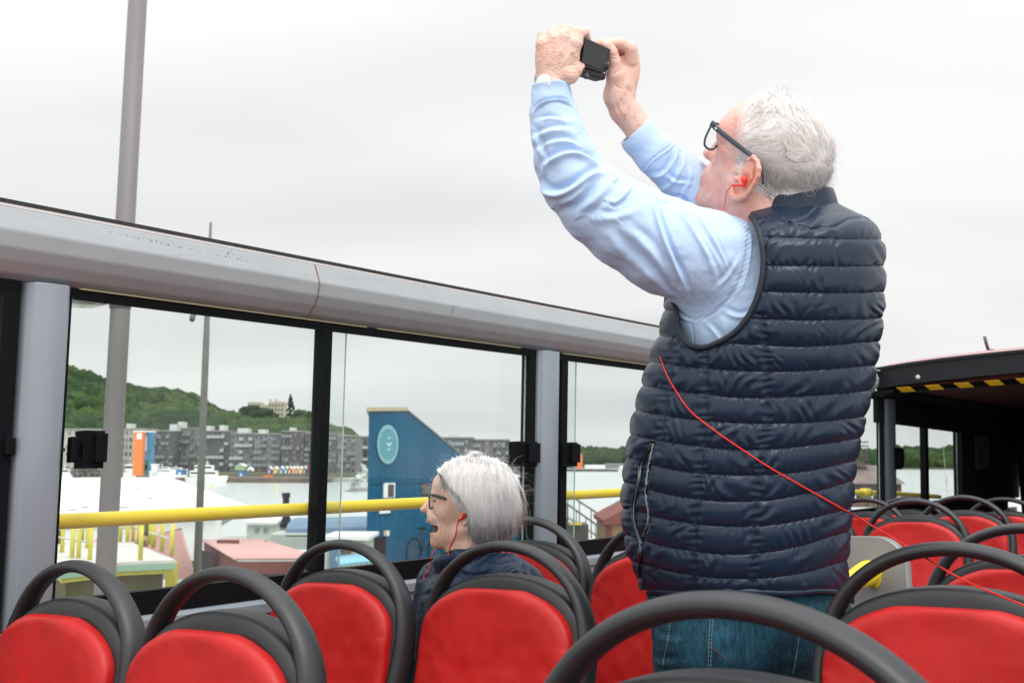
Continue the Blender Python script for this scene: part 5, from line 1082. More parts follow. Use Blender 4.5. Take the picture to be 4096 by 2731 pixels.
# right hand (farther), palm side, thumb on the edge of the camera
ZR = 152.
b.chain([(2680, 690, 170), (2560, 520, 158), (2497, 440, 154), (2474, 380, ZR)], [52, 58, 60, 60], 0, 10)
b.ell((2494, 305, ZR+4), (58, 82, 40), None, 24); b.cap((2478, 385, ZR), (2528, 275, ZR+6), 56, 32, 20)
b.cap((2462, 390, 132), (2462, 300, 112), 42, 36, 20)
b.chain([(2462, 300, 110), (2460, 250, 96), (2448, 208, 86), (2428, 182, 80)], [34, 25, 22, 20], 14, 6)
FR = [([(2528, 245, 140), (2524, 196, 126), (2478, 172, 112), (2424, 172, 104), (2392, 176, 110)], [27, 25, 21, 19, 17]),
      ([(2536, 262, 156), (2534, 222, 168), (2492, 196, 172), (2440, 194, 160)], [26, 23, 20, 17]),
      ([(2536, 282, 168), (2520, 246, 196), (2480, 228, 200), (2436, 232, 184)], [24, 21, 19, 16]),
      ([(2528, 305, 176), (2500, 276, 206), (2468, 262, 206), (2430, 268, 190)], [22, 18, 16, 14])]
for P, r_ in FR: b.chain(P, r_, 6, 4)
# arms inside the sleeves and shoulders, one continuous body
b.chain([(2225, 560, ZL), (2311, 745, -110), (2511, 902, -100), (2821, 980, -90), (3060, 930, 10)], [62, 78, 95, 90, 80], 20, 20); b.chain([(2680, 690, 172), (2800, 810, 205), (3060, 930, 60)], [52, 66, 80], 20, 20)
V, F = b.out(2); N_ = normals(V, F)
skin_strokes = [
 ([(2880, 585), (2892, 578), (2903, 586)], 4, 2.2, 'g'), ([(2896, 592), (2910, 600), (2922, 618)], 4, 1.8, 'g'), ([(2900, 572), (2918, 566), (2936, 566)], 4, 2, 'g'), ([(2902, 580), (2922, 580), (2938, 588)], 4, 1.8, 'g'),
 ([(2862, 640), (2850, 664), (2840, 690), (2834, 716)], 7, 4, 'f'), ([(2890, 700), (2880, 735), (2872, 770)], 8, 1.8, 'g'), ([(2850, 740), (2840, 765), (2834, 790)], 6, 1.8, 'g'),
 ([(2905, 520), (2920, 505), (2940, 498)], 5, 1.4, 'g'), ([(2925, 490), (2940, 478), (2960, 470)], 5, 1.4, 'g'),
 ([(2850, 822), (2900, 836), (2950, 842)], 9, 2.5, 'g'), ([(2900, 830), (2960, 815), (2995, 795)], 12, 3, 'g'),
 # hand back: tendons, skin folds; thumb folds; right wrist tendons
 ([(2215, 300), (2230, 230), (2262, 172)], 8, 2.2, 'r'), ([(2195, 290), (2198, 230), (2216, 178)], 8, 2.2, 'r'), ([(2235, 290), (2268, 235), (2302, 192)], 8, 2.2, 'r'), ([(2176, 290), (2170, 240), (2174, 200)], 7, 1.8, 'r'),
 ([(2170, 190), (2190, 176), (2208, 178)], 4, 1.8, 'g'), ([(2280, 150), (2300, 148), (2318, 158)], 4, 1.6, 'g'), ([(2242, 140), (2262, 134), (2284, 142)], 4, 1.6, 'g'),
 ([(2262, 268), (2290, 262), (2312, 270)], 3, 1.8, 'g'), ([(2268, 282), (2294, 276), (2318, 284)], 3, 1.6, 'g'), ([(2266, 296), (2290, 294), (2312, 302)], 3, 1.4, 'g'),
 ([(2250, 330), (2268, 318), (2290, 322)], 4, 2.5, 'g'), ([(2452, 330), (2470, 350), (2500, 362)], 5, 2.2, 'g'), ([(2440, 300), (2470, 290), (2500, 268)], 5, 2.5, 'g'), ([(2480, 240), (2500, 262), (2530, 268)], 5, 2.5, 'g'),
 ([(2440, 380), (2456, 430), (2490, 490)], 7, 2.5, 'r'), ([(2470, 380), (2480, 430), (2510, 480)], 6, 2.0, 'r'), ([(2436, 225), (2450, 222), (2466, 226)], 3, 1.5, 'g'), ([(2440, 238), (2454, 235), (2468, 240)], 3, 1.5, 'g')]
V = strokes(V, N_, skin_strokes)
hand = (V[:, 0] < 2600)[:, None]
V = V+N_*(np.abs(vnoise(V[:, :2]*[.09, .16], 3))*1.6*(V[:, 0] < 2340)*(V[:, 1] < 420))[:, None]
# skin colouring: ruddy blotches, paler hands, age spots, whitish scalp under the hair
q = V-O3; hf, hu, hl = q@f3, q@u3, q@lv
col = np.tile(np.array([.74, .43, .36]), (len(V), 1)); red = np.array([.66, .25, .20]); pale = np.array([.80, .56, .47])
n1 = vnoise(V*[.018, .018, .018], 7)*.6+vnoise(V*[.05, .05, .05], 8)*.4
def lerp(a, b_, t): return a+(b_-a)*np.clip(t, 0, 1)[:, None]
col = lerp(col, red, .22+.45*n1); col = lerp(col, pale, -n1*.6)
nose = np.exp(-((V[:, 0]-2838)**2+(V[:, 1]-622)**2)/40**2); col = lerp(col, red, nose*.5)
earw = np.exp(-((V[:, 0]-3010)**2+(V[:, 1]-710)**2)/70**2)*(hl < -168); col = lerp(col, np.array([.78, .30, .20]), earw*.75)
lipw = (np.exp(-((V[:, 0]-2812)**2+(V[:, 1]-718)**2)/26**2)); col = lerp(col, np.array([.55, .22, .20]), lipw*.5)
isH = (V[:, 0] < 2600); hc = lerp(np.tile(np.array([.78, .52, .43]), (len(V), 1)), np.array([.70, .34, .26]), .25+.5*n1); col = np.where(isH[:, None], hc, col)
g = np.random.default_rng(12)
spots = [(2288, 217, 7, .75), (2146, 189, 6, .3), (2170, 192, 9, .25), (2195, 178, 8, .2), (2240, 215, 9, .3), (2250, 232, 7, .25), (2485, 398, 6, .6), (2500, 375, 9, .4), (2512, 352, 11, .35), (2520, 360, 8, .4), (2516, 432, 5, .45), (2500, 462, 5, .55), (2538, 470, 7, .35), (2557, 500, 8, .4), (2508, 345, 8, .35), (2440, 340, 5, .3), (2540, 385, 10, .25)]
spots += [(g.uniform(2140, 2320), g.uniform(160, 300), g.uniform(3, 8), g.uniform(.08, .22)) for _ in range(40)]+[(g.uniform(2440, 2560), g.uniform(330, 520), g.uniform(3, 6), g.uniform(.1, .3)) for _ in range(25)]+[(g.uniform(2860, 3000), g.uniform(440, 820), g.uniform(4, 10), g.uniform(.05, .2)) for _ in range(30)]
for x, y, r_, a in spots: col = lerp(col, np.array([.26, .10, .06]), a*np.exp(-((V[:, 0]-x)**2+(V[:, 1]-y)**2)/r_**2)*(V[:, 2] < 260))
nail = np.exp(-(((V[:, 0]-2424)/11)**2+((V[:, 1]-176)/13)**2)**2)*(V[:, 2] < 80); col = lerp(col, np.array([.85, .55, .52]), nail*.8)
hairy = (hf < 128+.38*hu) & (hu > np.where(hf > 30, -138, -170)) & (np.abs(hl) < 166) & (np.linalg.norm(q/[1, 1, 1], axis=1) < 330) & (V[:, 0] > 2880)
sw = np.clip((128+.38*hu-hf)/60, 0, 1)*hairy; col = lerp(col, np.array([.96, .84, .79]), sw*.95)
body = mesh('body', warp(V, DM), F, M_skin, man, True, attrs={'skin': col})
T_body = bvh(V, F)
# ---- hair strands
M_hair = hairmat('white_hair', (.86, .70, .63), (.985, .96, .94))
g = np.random.default_rng(31); roots = np.where(hairy & (N_ @ np.array([0, 0, 1.]) < 2))[0]
dens = np.clip((128+.38*hu[roots]-hf[roots])/38, .08, 1); sel = roots[g.random(len(roots)) < dens]; ns = 12000; sel = g.choice(sel, ns)
p = V[sel]+g.normal(0, 1.5, (ns, 3)); nn = N_[sel]; X, Y_ = p[:, 0].copy(), p[:, 1].copy()
def flow(X, Y_, Lq):
    d = np.zeros((len(X), 3)); wh = np.stack([X-3285, Y_-660], 1); wl = np.linalg.norm(wh, axis=1)+1
    a = np.stack([np.full_like(X, .86), np.full_like(X, -.42)], 1)                         # combed back from the brow
    rad_ = wh/wl[:, None]; w1 = np.clip((X-3080)/110, 0, 1)*np.clip((690-Y_)/60, 0, 1); a = a*(1-w1[:, None])+rad_*w1[:, None]*1.2
    w2 = np.clip((Y_-545)/70, 0, 1)*(1-w1); a = a*(1-w2[:, None])+np.array([.92, .25])*w2[:, None]
    w3 = np.clip((Y_-650)/60, 0, 1)*np.clip((X-3010)/60, 0, 1); a = a*(1-w3[:, None])+np.stack([.35+.3*np.sin(X/38.), np.full_like(X, .85)], 1)*w3[:, None]
    w4 = np.clip((2995-X)/40, 0, 1)*np.clip((Y_-600)/30, 0, 1); a = a*(1-w4[:, None])+np.array([-.62, .8])*w4[:, None]
    w5 = np.clip((X-3290)/40, 0, 1)*np.clip((Y_-640)/60, 0, 1); a = a*(1-w5[:, None])+np.array([.75, .5])*w5[:, None]
    d[:, :2] = a; return d
ang = (vnoise(np.stack([X, Y_], 1)/34, 5)*.75+vnoise(np.stack([X, Y_], 1)/13, 6)*.55+g.normal(0, .16, ns))
Lh = g.uniform(34, 78, ns)*(1-.45*((X < 2990) & (Y_ < 560)))*(1+.35*(Y_ < 480)); lift = np.where(Y_ < 480, .42, .14)+np.where(X > 3270, .18, 0)+g.normal(0, .09, ns); fly = g.random(ns) < .03; lift[fly] += .6; Lh[fly] *= 1.25
K = 8; paths = [p.copy()]
for k in range(1, K):
    d = flow(p[:, 0], p[:, 1], hl[sel]); aa = ang+.5*vnoise(np.stack([p[:, 0]+900, p[:, 1]], 1)/22, 9)*k/K*2
    dx = d[:, 0]*np.cos(aa)-d[:, 1]*np.sin(aa); dy = d[:, 0]*np.sin(aa)+d[:, 1]*np.cos(aa); d[:, 0], d[:, 1] = dx, dy
    d -= nn*(d*nn).sum(1)[:, None]; d /= np.linalg.norm(d, axis=1)[:, None]+1e-6
    p = p+(d+nn*(lift*(1-.55*k/K))[:, None])*(Lh/K)[:, None]
    q = p-O3; e_ = np.stack([q@f3/248, q@u3/186, q@lv/160], 1); r_ = np.linalg.norm(e_, axis=1); ins = r_ < 1.02; p[ins] += nn[ins]*((1.03-r_[ins])*150)[:, None]
    nn = (e_/np.array([248, 186, 160])) @ RH.T; nn /= np.linalg.norm(nn, axis=1)[:, None]+1e-9; paths.append(p.copy())
hairmesh('hair', np.stack(paths, 1), g.uniform(.40, .85, ns), M_hair, DM, man, C=O3, R=(235, 195, 165))
# ---- shirt
M_shirt = mat('shirt_cotton', S(185, 207, 236), .75, bump=[(2600, .12, .0003, 'noise')], sheen=.15, spec=.3)
s = SDF((2060, 290, -440), (3420, 1420, 440), 4.0)
LP = [(2203, 325, ZL), (2208, 400, -68), (2213, 450, -74), (2234, 545, -90), (2264, 640, -106), (2311, 738, -118), (2400, 826, -118), (2511, 902, -112), (2660, 985, -108), (2821, 1040, -98), (2985, 1090, -50)]
LR = [76, 80, 92, 110, 124, 138, 158, 174, 190, 200, 195]
s.chain(LP, LR, 30, 14); s.ell((3060, 1260, 50), (392, 385, 320), None, 60); s.cap((2930, 1035, -70), (3110, 1010, 40), 125, 92, 50)
RP = [(2530, 508, 152), (2560, 548, 156), (2630, 622, 165), (2720, 705, 180), (2830, 805, 205), (2960, 940, 230)]; RR = [72, 76, 89, 97, 116, 104]
s.chain(RP, RR, 40, 14)
def planecut(c, d):
    c = np.array(c, float); d = np.array(d, float); d /= np.linalg.norm(d); R_ = 130
    s.put(c-R_, c+R_, lambda x, y, z: np.maximum(-((x-c[0])*d[0]+(y-c[1])*d[1]+(z-c[2])*d[2]), np.sqrt((x-c[0])**2+(y-c[1])**2+(z-c[2])**2)-R_), 0, True)
planecut((2203, 338, ZL), (-.06, -1, .22)); s.cap((2203, 300, ZL), (2208, 400, -68), 66, 68, 0, True)
planecut((2538, 521, 152), (-.62, -.70, -.1)); s.cap((2500, 470, 150), (2575, 565, 158), 62, 64, 0, True)
V, F = s.out(2); N_ = normals(V, F)
st = [([(2128, 452), (2150, 424), (2182, 405), (2242, 396), (2280, 412), (2304, 440)], 9, 10, 'f'), ([(2130, 462), (2182, 416), (2242, 408), (2296, 440)], 6, 5, 'g'),
 ([(2139, 700), (2182, 752), (2230, 765), (2285, 744), (2363, 692), (2440, 677)], 22, 20, 'f'), ([(2160, 690), (2182, 650), (2242, 612), (2303, 604), (2363, 631), (2428, 676)], 20, 16, 'f'),
 ([(2125, 560), (2160, 530), (2230, 512), (2300, 520)], 18, 9, 'f'), ([(2140, 610), (2190, 570), (2270, 560), (2340, 590)], 16, 8, 'f'), ([(2150, 480), (2200, 470), (2270, 478)], 12, 6, 'f'), ([(2134, 520), (2160, 580), (2180, 640)], 16, 7, 'f'),
 ([(2390, 700), (2350, 760), (2290, 810), (2230, 830)], 24, 12, 'f'), ([(2450, 740), (2400, 800), (2330, 860)], 26, 9, 'f'), ([(2533, 747), (2500, 790), (2460, 816), (2430, 806)], 12, 9, 'f'),
 ([(2597, 734), (2612, 789), (2636, 868), (2666, 958), (2700, 1040), (2742, 1130), (2760, 1200)], 16, 14, 'f'), ([(2666, 789), (2721, 807), (2736, 856), (2787, 928), (2840, 1020), (2870, 1110)], 18, 11, 'f'),
 ([(2700, 770), (2760, 850), (2830, 960), (2900, 1080)], 14, 7, 'f'), ([(2780, 830), (2830, 900), (2880, 990), (2920, 1090)], 12, 6, 'f'), ([(2620, 770), (2650, 800), (2690, 800)], 9, 7, 'f'), ([(2690, 800), (2720, 790), (2750, 815)], 9, 6, 'f'),
 ([(2500, 900), (2570, 950), (2640, 1030), (2690, 1120)], 30, 8, 'f'), ([(2420, 900), (2500, 990), (2600, 1080), (2680, 1160)], 34, 7, 'f'), ([(2380, 860), (2460, 860), (2530, 830)], 26, 7, 'f'), ([(2560, 1040), (2640, 1120), (2720, 1210)], 20, 5, 'f'),
 ([(2975, 880), (2990, 940), (2985, 1030), (2960, 1120), (2910, 1200), (2840, 1260), (2770, 1282)], 9, 6, 'g'), ([(2990, 900), (3004, 960), (2998, 1050), (2972, 1140), (2920, 1218)], 6, 3.5, 'r'),
 ([(2770, 1282), (2772, 1330), (2776, 1380)], 7, 5, 'g'), ([(2700, 1240), (2740, 1270), (2775, 1282)], 8, 5, 'f'), ([(2900, 1240), (2960, 1260), (3020, 1240)], 16, 6, 'f'), ([(2830, 1290), (2870, 1330), (2900, 1370)], 14, 5, 'f'), ([(2860, 1150), (2910, 1100), (2950, 1030)], 14, 5, 'f'),
 ([(2569, 690), (2610, 640), (2680, 590), (2700, 566)], 7, 6, 'f'), ([(2600, 700), (2650, 690), (2690, 640), (2700, 600)], 14, 9, 'f'), ([(2640, 760), (2680, 730), (2720, 670), (2730, 620)], 14, 9, 'f'), ([(2660, 690), (2700, 720), (2760, 730)], 14, 7, 'f'), ([(2720, 780), (2750, 730), (2760, 670)], 12, 7, 'f')]
st = [(p_, w_*.78, a*1.15, k) for p_, w_, a, k in st]
V = strokes(V, N_, st)
w_ = vnoise(V*[.012, .020, .012], 15)*4+vnoise(V*[.030, .016, .03]+7, 16)*2.6+vnoise(V*[.06, .05, .05], 17)*1.0; V = V+N_*w_[:, None]
# puckers along the cuff and armhole seams
d, _ = pdist(V[:, 0], V[:, 1], spl([(2975, 880), (2990, 940), (2985, 1030), (2960, 1120), (2910, 1200), (2840, 1260), (2770, 1282)], 40)); V = V+N_*(np.exp(-(d/16)**2)*np.sin(V[:, 1]*.33+V[:, 0]*.2)*1.6*(N_[:, 2] < 0))[:, None]
mesh('shirt', warp(V, DM), F, M_shirt, man, True); T_sh = bvh(V, F)
# ---- quilted vest: lofted shell
ya = np.array([806, 826, 852, 900, 960, 1100, 1200, 1320, 1460, 1600, 1740, 1850, 1955, 2055, 2180, 2264, 2330, 2368.])
xl = np.array([3010, 2980, 2940, 2850, 2765, 2700, 2668, 2650, 2598, 2556, 2524, 2508, 2497, 2495, 2510, 2534, 2572, 2600.])
xr = np.array([3330, 3372, 3440, 3492, 3526, 3532, 3530, 3518, 3498, 3470, 3440, 3416, 3406, 3398, 3388, 3384, 3380, 3378.])
bz = np.array([120, 175, 240, 305, 350, 368, 368, 362, 352, 344, 346, 346, 344, 342, 338, 334, 328, 322.])
nv_, nu = 560, 960; yy = np.linspace(806, 2368, nv_); uu = np.linspace(0, 2*pi, nu, endpoint=False)
XL, XR_, BZ = (np.interp(yy, ya, a) for a in (xl, xr, bz)); k_ = np.ones(21)/21
sm_ = lambda a: np.convolve(np.pad(a, 10, mode='edge'), k_, 'valid'); XL, XR_, BZ = sm_(XL), sm_(XR_), sm_(BZ)
cu, su = np.cos(uu), np.sin(uu); ex = 2/2.25; cx_ = np.sign(cu)*np.abs(cu)**ex; sx_ = np.sign(su)*np.abs(su)**ex
XX = ((XL+XR_)/2)[:, None]+((XR_-XL)/2)[:, None]*cx_[None]; ZZ = 48-BZ[:, None]*sx_[None]; YY = np.repeat(yy[:, None], nu, 1)
U = (cx_[None]+1)/2*np.ones((nv_, 1))
kk = np.arange(-1, 15)
ymid = np.array([850, 953, 1063, 1169, 1277, 1383, 1485, 1590, 1695, 1797, 1903, 2005, 2107, 2215, 2314, 2420.]); yrt = np.array([852, 958, 1065, 1169, 1272, 1366, 1462, 1560, 1665, 1752, 1844, 1922, 2030, 2121, 2240, 2420.]); ylf = np.array([850, 950, 1050, 1145, 1240, 1342, 1447, 1542, 1640, 1738, 1830, 1928, 2033, 2138, 2243, 2420.])
Sv = np.zeros((nv_, nu))
for j in range(nu):
    u = U[0, j]; q0, q1, q2 = (u-.5)*(u-1)*2, -u*(u-1)*4, u*(u-.5)*2; ys = ylf*q0+ymid*q1+yrt*q2; Sv[:, j] = np.interp(yy+3*vnoise(np.stack([np.full(nv_, j*.02), yy*.01], 1), 2), ys, kk)
fr = Sv-np.floor(Sv); puff = (4*fr*(1-fr))**.62
vx, vy = XX.ravel(), YY.ravel(); near = (ZZ < 48).ravel()
vs = np.ones(nv_*nu); seamd = np.full(nv_*nu, 1e3)
for poly in ([(3040, 1262), (3052, 1300), (3067, 1482), (3067, 1693), (3038, 1910), (3019, 2107), (3012, 2368)], [(2824, 1398), (2824, 1637), (2814, 1742), (2800, 1910), (2780, 2107), (2776, 2368)], [(2702, 1377), (2688, 1496), (2670, 1567), (2645, 1756), (2640, 1800)]):
    d, _ = pdist(vx, vy, poly); d = np.where(near, d, 1e3); seamd = np.minimum(seamd, d)
arm = spl([(3004, 868), (3022, 892), (3041, 945), (3053, 1045), (3040, 1149), (2999, 1254), (2934, 1332), (2856, 1376), (2804, 1390), (2751, 1376), (2717, 1324), (2705, 1254), (2690, 1200)], 120)
apoly = np.concatenate([arm, [(2640, 1190), (2500, 1100), (2600, 800), (2985, 800)]])
da, _ = pdist(vx, vy, arm); da = np.where(near, da, 1e3)
pk = [(2606, 1769), (2562, 1847), (2553, 1914), (2530, 2012), (2533, 2093), (2562, 2182)]; pk2 = [(2617, 1769), (2595, 1879), (2586, 1977), (2597, 2071), (2573, 2146), (2564, 2182)]
pkp = np.concatenate([spl(pk, 40), spl(pk2, 40)[::-1]]); dpk, _ = pdist(vx, vy, pkp); inpk = inpoly(vx, vy, pkp) & near; seamd = np.minimum(seamd, np.where(near, dpk*1.2, 1e3))
pf = puff.ravel()*(1-.8*np.exp(-(seamd/15)**2))*(1-.85*np.exp(-(da/26)**2)); pf *= 1-.6*np.exp(-((vy-2368)/20)**2)
edge = 1-pf
hgt = 15*pf
# crinkles: fine gathers that run across the seams, diagonal pulls inside each tube
P2 = np.stack([vx*.040+vy*.006+(~near)*50, vy*.013+np.floor(Sv.ravel())*3.7], 1); P3 = np.stack([vx*.085-vy*.02, vy*.022+np.floor(Sv.ravel())*5.1], 1); P4 = np.stack([vx*.020+vy*.016, vy*.020-vx*.008+np.floor(Sv.ravel())*2.3], 1)
sid = np.floor(Sv.ravel())
es = np.minimum(fr, 1-fr).ravel()*100                                                     # distance to the nearer cross seam
ph = vnoise(np.stack([vx*.012+sid*.7, vy*.012+(~near)*30], 1), 21)*5
hgt += np.sin(vx*.20+vy*.07+ph)*np.clip(.35+vnoise(np.stack([vx*.03, sid*1.7+vy*.004], 1), 22), 0, 1)*3.0*np.exp(-(es/17)**2)*np.clip(pf*4, 0, 1)
ph2 = vnoise(np.stack([vx*.008+9, vy*.011+sid*.4+(~near)*30], 1), 23)*4.5
hgt += np.sin(vx*.082+vy*.058+ph2)*np.clip(.1+vnoise(np.stack([vx*.014, vy*.010+sid*2.1], 1), 24)*1.3, 0, 1)*5.0*pf
hgt += np.sin(vx*.14-vy*.05+ph2*1.3)*np.clip(vnoise(np.stack([vx*.018+5, vy*.012+sid*3.1], 1), 25)*1.3, 0, 1)*2.8*pf
dd = np.exp(-(np.minimum(seamd, 60)/28)**2); hgt += dd*.8*np.sin(vy*.20+3*vnoise(np.stack([vy*.02, vx*.01], 1), 6))*2.4*np.clip(pf*3, 0, 1)
hgt -= inpk*np.clip(dpk/6, 0, 1)*13
for poly, w0, a0 in (([(3024, 902), (3052, 884), (3078, 868)], 7, 9), ([(3110, 861), (3156, 892), (3200, 882), (3233, 868)], 7, 9), ([(3233, 868), (3268, 835)], 7, 8), ([(3156, 892), (3240, 918), (3340, 907), (3391, 877), (3462, 871)], 7, 9), ([(3059, 968), (3080, 930), (3130, 905)], 7, 6)):
    d, _ = pdist(vx, vy, poly); hgt -= a0*np.exp(-(d/w0)**2)*near
nx_ = (cx_[None]*np.ones((nv_, 1))/((XR_-XL)/2)[:, None]).ravel(); nz_ = (-sx_[None]*np.ones((nv_, 1))/BZ[:, None]).ravel(); nl = np.hypot(nx_, nz_)+1e-9
V = np.stack([vx+hgt*nx_/nl, vy, ZZ.ravel()+hgt*nz_/nl], 1); F = gridF(nv_, nu, True)
cut = inpoly(vx, vy, apoly) & near; F = F[~cut[F].any(1)]
capF = []
M_vest = mat('vest_nylon', (.009, .021, .045), .36, bump=[(3000, .10, .0003, 'noise')], spec=.32)
mesh('vest', warp(V, DM), F, M_vest, man, True); T_v = bvh(V, F)
# top closing of the vest at the yoke, hem band
top = V[:nu]; c0 = top.mean(0)+[0, -14, 0]; capV = [top*(1-t)+c0*t+np.array([0, -14*math.sin(t*pi/2)*0, 0]) for t in (0, .25, .5, .75, .97)]; mesh('vest_yoke', warp(np.concatenate(capV), DM), gridF(5, nu, True), M_vest, man, True)
zel = lambda x, y: 48-np.interp(y, yy, BZ)*np.clip(1-np.abs((x-np.interp(y, yy, (XL+XR_)/2))/np.interp(y, yy, (XR_-XL)/2))**2.25, 0, 1)**(1/2.25)
bp = np.array([(x, y, zel(x, y)-8) for x, y in arm]); Vb, Fb = tube(warp(bp, DM), [(.0050, .0046)]*len(bp), 10); mesh('armhole_binding', Vb, Fb, mat('binding', (.010, .015, .025), .6), man)
hem = np.array([(x, 2366+5*sin(i*.5), z) for i, (x, z) in enumerate(zip(XX[-1, ::12], ZZ[-1, ::12]))]); hem = np.concatenate([hem, hem[:1]]); Vb, Fb = tube(warp(hem, DM), .006, 8, False); mesh('hem_binding', Vb, Fb, M_vest, man)
# stand collar
na, nh = 150, 26; A = np.linspace(0, 2*pi, na, endpoint=False); V = []
for side in (0, 1):
    for i in range(nh):
        t = i/(nh-1); t = t if side == 0 else 1-t
        for a in A:
            ca, sa = cos(a), sin(a); rx, rz = 190-22*t-(14 if side else 0), 168-16*t-(14 if side else 0); x = 3165+rx*ca; z = 36-rz*sa
            yt = np.interp(x, [2960, 3000, 3080, 3175, 3300, 3350], [866, 838, 792, 757, 745, 756]); yb_2 = np.interp(x, [2960, 3060, 3200, 3360], [900, 884, 862, 850])
            bulge = 5*sin(pi*t)+1.5*sin(a*9+t*3); V.append((x+ca*bulge*(1-side), yb_2+(yt-yb_2)*t, z-sa*bulge*(1-side)))
Vc = np.array(V); Fc = gridF(2*nh, na, True); mesh('collar', warp(Vc, DM), Fc, M_vest, man, True)
# pocket zip: teeth, slider, cord and tab
zp = MBld()
for pl, sg_ in ((pk, 1), (pk2, -1)):
    P = on(T_v, pl, 5, 62); W_ = warp(P, DM)
    for i in range(1, len(W_)-1):
        t = W_[i+1]-W_[i-1]; t /= np.linalg.norm(t); side = np.cross(t, FW); c_ = W_[i]+side*sg_*.0009
        zp.tube([c_-side*.0022, c_+side*.0022], .00075, 5)
zp_o = zp.build('zip_teeth', mat('zip_metal', (.42, .43, .45), .35, metal=.7), man)
for pl in (pk, pk2): P = on(T_v, pl, 2, 40); Vb, Fb = tube(warp(P, DM), .0022, 7); mesh('zip_tape', Vb, Fb, M_blk, man)
Pq = on(T_v, [(2563, 2178), (2560, 2215), (2558, 2252)], 12); Vb, Fb = tube(warp(Pq, DM), [.0042, .0048, .0036], 10); mesh('zip_slider', Vb, Fb, mat('gun_metal', (.06, .06, .065), .3, metal=.8), man)
Pq = on(T_v, [(2558, 2250), (2556, 2285), (2562, 2318)], 12); Vb, Fb = tube(warp(Pq, DM), .0018, 8); mesh('zip_cord', Vb, Fb, M_blk, man)
Pq = on(T_v, [(2565, 2316), (2566, 2336), (2569, 2358)], 12); Vb, Fb = tube(warp(Pq, DM), [(.0055, .0035), (.0065, .004), (.0058, .0035)], 12, up=FW); mesh('zip_tab', Vb, Fb, mat('rubber_grey', (.06, .07, .075), .6), man)
# ---- jeans and shoes
M_jean = mat('denim', (.007, .042, .066), .8, var=[(9, .35, None), (26, .4, (1, 1, .35)), (260, .5, (1, 1, .15))], bump=[(1800, .3, .0005, 'noise')], spec=.25)
s = SDF((2440, 2250, -420), (3480, 4300, 500), 8.0)
s.ell((2990, 2430, 50), (405, 260, 300), None, 0); s.ell((3040, 2560, 20), (390, 260, 290), None, 60)
s.chain([(2850, 2620, -60), (2820, 3200, -90), (2850, 3420, -80), (2900, 4190, -40)], [240, 180, 150, 105], 60, 20); s.chain([(3080, 2620, 190), (3020, 3200, 220), (3050, 3420, 220), (3080, 4190, 250)], [230, 180, 150, 105], 60, 20)
V, F = s.out(2); N_ = normals(V, F)
V = strokes(V, N_, [([(2683, 2430), (2675, 2520), (2655, 2640)], 9, 5, 'r'), ([(2600, 2500), (2640, 2540), (2700, 2550)], 18, 8, 'f'), ([(2570, 2610), (2640, 2640), (2720, 2640)], 18, 8, 'f'), ([(2834, 2436), (2826, 2660)], 8, 4, 'r'), ([(3207, 2486), (3175, 2690)], 8, 5, 'f'), ([(2834, 2440), (3000, 2465), (3200, 2485)], 8, 4, 'f')]); V += N_*(vnoise(V*[.02, .02, .02], 31)*5)[:, None]
mesh('jeans', warp(V, DM), F, M_jean, man, True); T_j = bvh(V, F)
M_thr = mat('pale_thread', (.16, .22, .26), .8); M_thr2 = mat('brown_thread', (.16, .07, .05), .8)
def stitch(P, m, dash=True):
    W_ = warp(on(T_j, P, 2.5, 60), DM); q = MBld(); st_ = 3 if dash else 59
    for i in range(0, len(W_)-2, st_): q.tube(W_[i:i+(3 if dash else 60)], .0007, 5)
    return q.build('stitching', m, man)
for P, m in (([(2842, 2446), (2838, 2520), (2832, 2680)], M_thr), ([(2852, 2446), (2848, 2520), (2842, 2680)], M_thr), ([(2838, 2446), (3000, 2470), (3200, 2490)], M_thr), ([(2838, 2456), (3000, 2481), (3198, 2501)], M_thr), ([(3203, 2492), (3190, 2590), (3172, 2690)], M_thr), ([(2683, 2430), (2676, 2520), (2662, 2600), (2650, 2660)], M_thr), ([(2828, 2575), (2880, 2615), (2925, 2655)], M_thr2)): stitch(P, m)
Vb, Fb = tube(warp([(3398, 2372, 20), (3410, 2392, 20), (3408, 2412, 20)], DM), .004, 8); mesh('belt_loop', Vb, Fb, M_jean, man)
for x, z in ((2880, -70), (3060, 230)):
    s = SDF((x-330, 4120, z-80), (x+120, 4330, z+80), 6); s.ell((x-110, 4262, z), (180, 48, 55), None); s.ell((x+10, 4240, z), (85, 70, 55), None, 20); V, F = s.out(1); mesh('shoe', warp(V, DM), F, mat('shoe_leather', (.03, .02, .015), .5) if x == 2880 else bpy.data.materials['shoe_leather'], man)
# ---- eyeglasses
M_spec = mat('dark_frame', (.035, .045, .055), .35, var=(300, .2, None)); gl = thing('eyeglasses', 'dark framed eyeglasses worn by the standing man', 'eyeglasses', warp([H(2850, 540, -120)], DM)[0])
rim = [(2846, 500), (2834, 524), (2822, 551), (2818, 576), (2824, 589), (2836, 597), (2850, 598), (2862, 589), (2874, 566), (2888, 540), (2896, 514), (2880, 500), (2862, 494), (2850, 495)]
lat = np.interp([p_[0] for p_ in rim], [2818, 2850, 2896], [-138, -118, -24])
def Hl(x, y, l): return H(x, y, l)
R1 = spl([Hl(x, y, l) for (x, y), l in zip(rim, lat)]+[Hl(*rim[0], lat[0])], 90); Vb, Fb = tube(warp(R1, DM), [(.0021, .0021)]*90, 10, False); mesh('rim', Vb, Fb, M_spec, gl)
c_ = R1.mean(0); mesh('lens', warp(np.concatenate([R1[:-1]+(0, 0, 1), [c_], R1[:-1]+(0, 0, 4), [c_+[0, 0, 3]]]), DM), [(i, (i+1) % 89, 89) for i in range(89)]+[((i+1) % 89+90, i+90, 179) for i in range(89)], glassmat('lens_glass', (.97, .985, .97), 1.2), gl)
